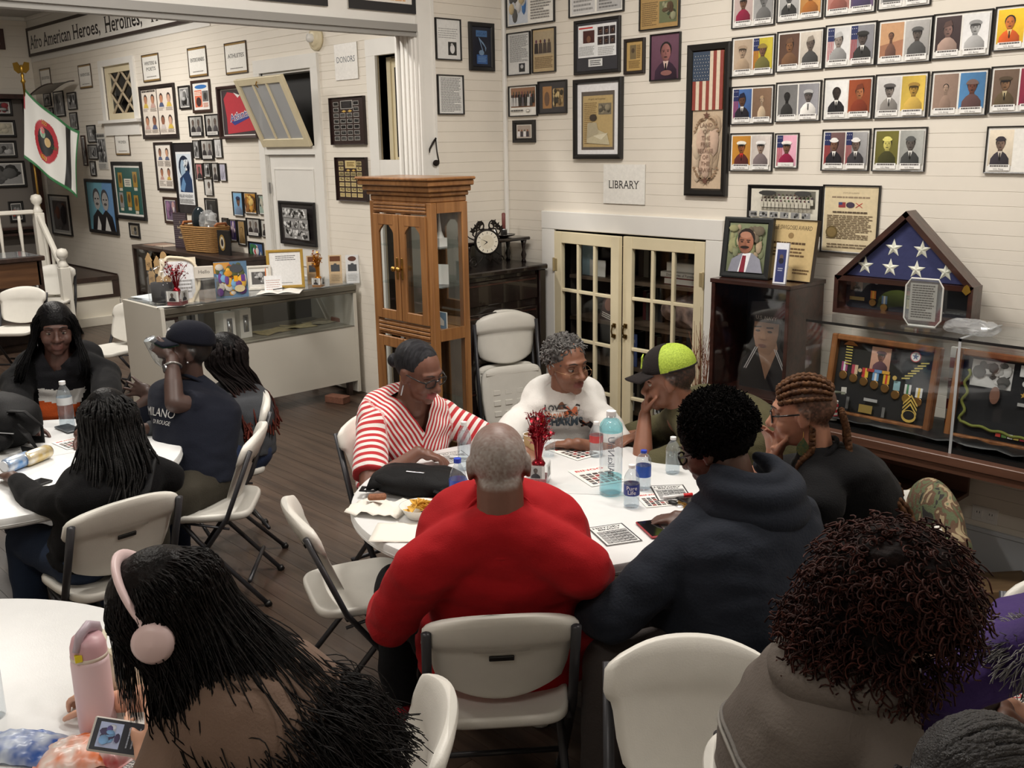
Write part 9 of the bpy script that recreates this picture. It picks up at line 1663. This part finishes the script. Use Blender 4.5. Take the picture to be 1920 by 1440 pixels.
# ---- 12 woman with big curly hair
p = person('woman with big curly dark auburn hair in a grey-brown hooded top seen from behind',(4.26,-3.14),48,dist(1700,1128,1.93),(52,-22,0),(200,150,124),cloth_mat('taupe_hoodie',(104,96,90),bscale=140),(44,44,50),{1: dict(w=(4.75,-2.80,.80),fd=(.7,.6,0),hint=(.8,-.5,-.4)),-1: dict(w=onz(1868,1322,.785),fd=(.3,.6,-.2),curl=.6,hint=(-.7,.6,-.4))},girth=1.12,sleeve='long',vox=.009,eyes=False,hem=.04,collar=.03)
M_cu = colmat('curly_hair',.6,var=.3,vscale=60,spec=.15);cap_hair(p,hairmat('auburn_dark',(26,16,15),.7,(10,6,6),60),(.124,.134,.114),(0,-.03,.02),cut=None,noise_=.015,ns=25,extra=[((0,-.06,-.075),(.12,.08,.10))]);n,k = 3000,20;rt = scalp(n,lambda d: d[1] < .75,12);g = np.random.default_rng(5)
base = p['H']+((np.array([0,-.035,.0])+np.array([.116,.12,.120])*rt+np.where(rt[:,2:3] < -.1,np.array([[0,-.02,-.05]]),0)) @ p['R'].T);d = rt @ p['R'].T*.75+np.array([0,0,-.25])+g.normal(size=rt.shape)*.35;d /= np.linalg.norm(d,axis=1,keepdims=True);u = np.cross(d,g.normal(size=d.shape));u /= np.linalg.norm(u,axis=1,keepdims=True);v = np.cross(d,u);t = np.linspace(0,1,k)[None,:,None];ph_ = g.uniform(0,6.28,(n,1,1));tw = g.uniform(1.6,3.2,(n,1,1));L = g.uniform(.04,.085,(n,1,1));rr = g.uniform(.004,.009,(n,1,1))
Pc = base[:,None]+d[:,None]*t*L+rr*(.4+t)*(u[:,None]*np.cos(ph_+t*tw*6.28)+v[:,None]*np.sin(ph_+t*tw*6.28))+np.array([0,0,-.03])*t*t;cl = np.array(rgb(36,19,17))*(1-t*.0)+g.uniform(0,1,(n,1,1))*np.array(rgb(70,34,26))*t*.8;strands('ringlets',Pc,np.full((n,k),.0019),M_cu,p['o'],3,np.broadcast_to(cl,(n,k,3)))
NB,f,r = p['NB'],p['f'],p['r'];mb = MB()
for a,z,w in ((.10,.06,.028),(.13,.02,.036),(.14,-.04,.036)): limb(mb,[NB+r*(a*math.sin(q))-f*(.02+a*1.1*math.cos(q))+np.array([0,0,z-.02*math.cos(q)]) for q in np.linspace(-1.9,1.9,9)],[w*.55]+[w]*7+[w*.55],k=3)
me = remesh(mb,.009,5);me.materials.append(MATS['taupe_hoodie']);link('hood',me,p['o'])
for dz,m in ((0,cloth_mat('taupe_band',(150,146,140))),(.016,cloth_mat('taupe_band2',(120,116,112)))):
    from mathutils.bvhtree import BVHTree
    bv = BVHTree.FromPolygons([q.co for q in p['shirt'].data.vertices],[tuple(q.vertices) for q in p['shirt'].data.polygons]);Q = []
    for x in np.linspace(-.24,.24,33):
        o_ = p['B'](.66)+r*x+np.array([0,0,dz-.08*abs(x)/.24*.3])-f*.6;h_ = bv.ray_cast(Vector(o_),Vector(f))
        if h_[0] is not None: Q.append(np.array(h_[0])-f*.002)
    if len(Q) > 3: MB().tube(Q,.005,6).build('back_seam',m,p['shirt'],smooth=True)
# ---- 13 person with box braids at the bottom right
p = person('person with gathered black box braids at the bottom right corner',(4.84,-3.46),62,dist(1840,1492,1.50),(70,-18,0),(90,64,54),(40,40,44),(40,44,56),{-1: dict(w=(4.8,-3.0,.78),fd=(.3,1,0)),1: dict(w=(5.05,-3.1,.78),fd=(.2,1,0))},girth=1.0,sleeve='long',vox=.010,eyes=False)
cap_hair(p,M_hb,(.080,.102,.092),(0,-.012,.028));bun = np.array([-.02,-.135,.0]);Mx = colmat('boxbraid',.5,var=.35,vscale=260,bump=.7,bscale=320);rt = scalp(150,lambda d: d[2] > -.5 and d[1] < .8,14);k = 24;t = np.linspace(0,1,k)[None,:,None];q = SC_C+SC_R*rt*1.06;P = q[:,None]*(1-t)+bun*t;dd = P-SC_C;l = np.linalg.norm(dd/SC_R,axis=2,keepdims=True);P = np.where(l < 1.08,SC_C+dd/l*1.08,P);rd = .0052*(1+.28*np.sin(np.arange(k)*2.4+.0))[None];strands('box_braids',p['H']+P @ p['R'].T,np.broadcast_to(rd,(150,k)),Mx,p['o'],6,np.broadcast_to(np.array(rgb(34,32,33)),(150,k,3)))
ends = np.repeat(bun[None],60,0)+rng.normal(size=(60,3))*.012;tl = ends[:,None]+np.array([0,-.10,-.16])*t+rng.normal(size=(60,1,3))*.03*t;strands('braid_tail',p['H']+tl @ p['R'].T,np.broadcast_to(rd,(60,k)),Mx,p['o'],6,np.broadcast_to(np.array(rgb(34,32,33)),(60,k,3)))
# ---- 14 person in the purple coat at the right edge
p = person('person in a purple coat with a grey fur collar at the right edge',(4.76,-1.90),-48,onz(2020,1105,1.17),(-50,-10,0),(120,84,68),cloth_mat('purple_coat',(66,48,104),rough=.6,bump=.3,bscale=60),(40,40,48),{1: dict(w=T(1880,1330,.79),fd=(.5,-.8,0),hint=(-.9,-.3,-.3)),-1: dict(w=(5.1,-2.2,.79),fd=(.4,-.9,0))},girth=1.25,sleeve='long',vox=.009,folds=.012)
cap_hair(p,M_hb,(.086,.106,.096),(0,-.02,.036));rt = scalp(1600,lambda d: True,21);c = p['NB']-np.array([0,0,.02]);R3 = np.column_stack([p['r'],p['f'],[0,0,1]]);b0 = c+(rt*np.array([.15,.12,.04])) @ R3.T;strands('fur_collar',np.stack([b0,b0+(rt @ R3.T)*.02+DOWN*.008,b0+(rt @ R3.T)*.04+DOWN*.025+rng.normal(size=b0.shape)*.008],1),.0012,mat('grey_fur',(150,148,146),.8,col2=(60,58,58),scale=30),p['o'],3)
# ---- camouflage jacket over a chair back
cj = thing('camouflage_jacket','camouflage jacket draped over the chair of the woman with braids','jacket',(3.74,-1.38,0),math.atan2(-.66,-.75)-PI/2);mb = MB();mb.ell((0,-.03,.70),(.26,.085,.2),n=28,m=18);limb(mb,[(-.22,-.03,.74),(-.27,-.02,.55)],[.06,.05]);limb(mb,[(.22,-.03,.74),(.27,-.02,.55)],[.06,.05]);me = remesh(mb,.01,4)
def camo():
    m = mat('camouflage',(96,92,66),.85,bump=.25,bscale=150);nt = m.node_tree;b = nt.nodes['Principled BSDF'];tc = [n for n in nt.nodes if n.type == 'TEX_COORD'][0];n = nt.nodes.new('ShaderNodeTexNoise');n.inputs['Scale'].default_value = 9;n.inputs['Detail'].default_value = 2;n.inputs['Distortion'].default_value = 1.6;nt.links.new(tc.outputs['Object'],n.inputs['Vector']);rp = nt.nodes.new('ShaderNodeValToRGB');rp.color_ramp.interpolation = 'CONSTANT';e = rp.color_ramp.elements;e[0].color = (*rgb(38,34,32),1);e[0].position = 0
    for pos,c in ((.38,(84,92,64)),(.48,(92,68,50)),(.56,(150,134,104)),(.66,(104,112,84))): x = e.new(pos);x.color = (*rgb(*c),1)
    e[-1].color = (*rgb(180,172,150),1);e[-1].position = .74;nt.links.new(n.outputs['Fac'],rp.inputs[0]);nt.links.new(rp.outputs[0],b.inputs['Base Color']);return m
me.materials.append(camo());link('jacket_body',me,cj)
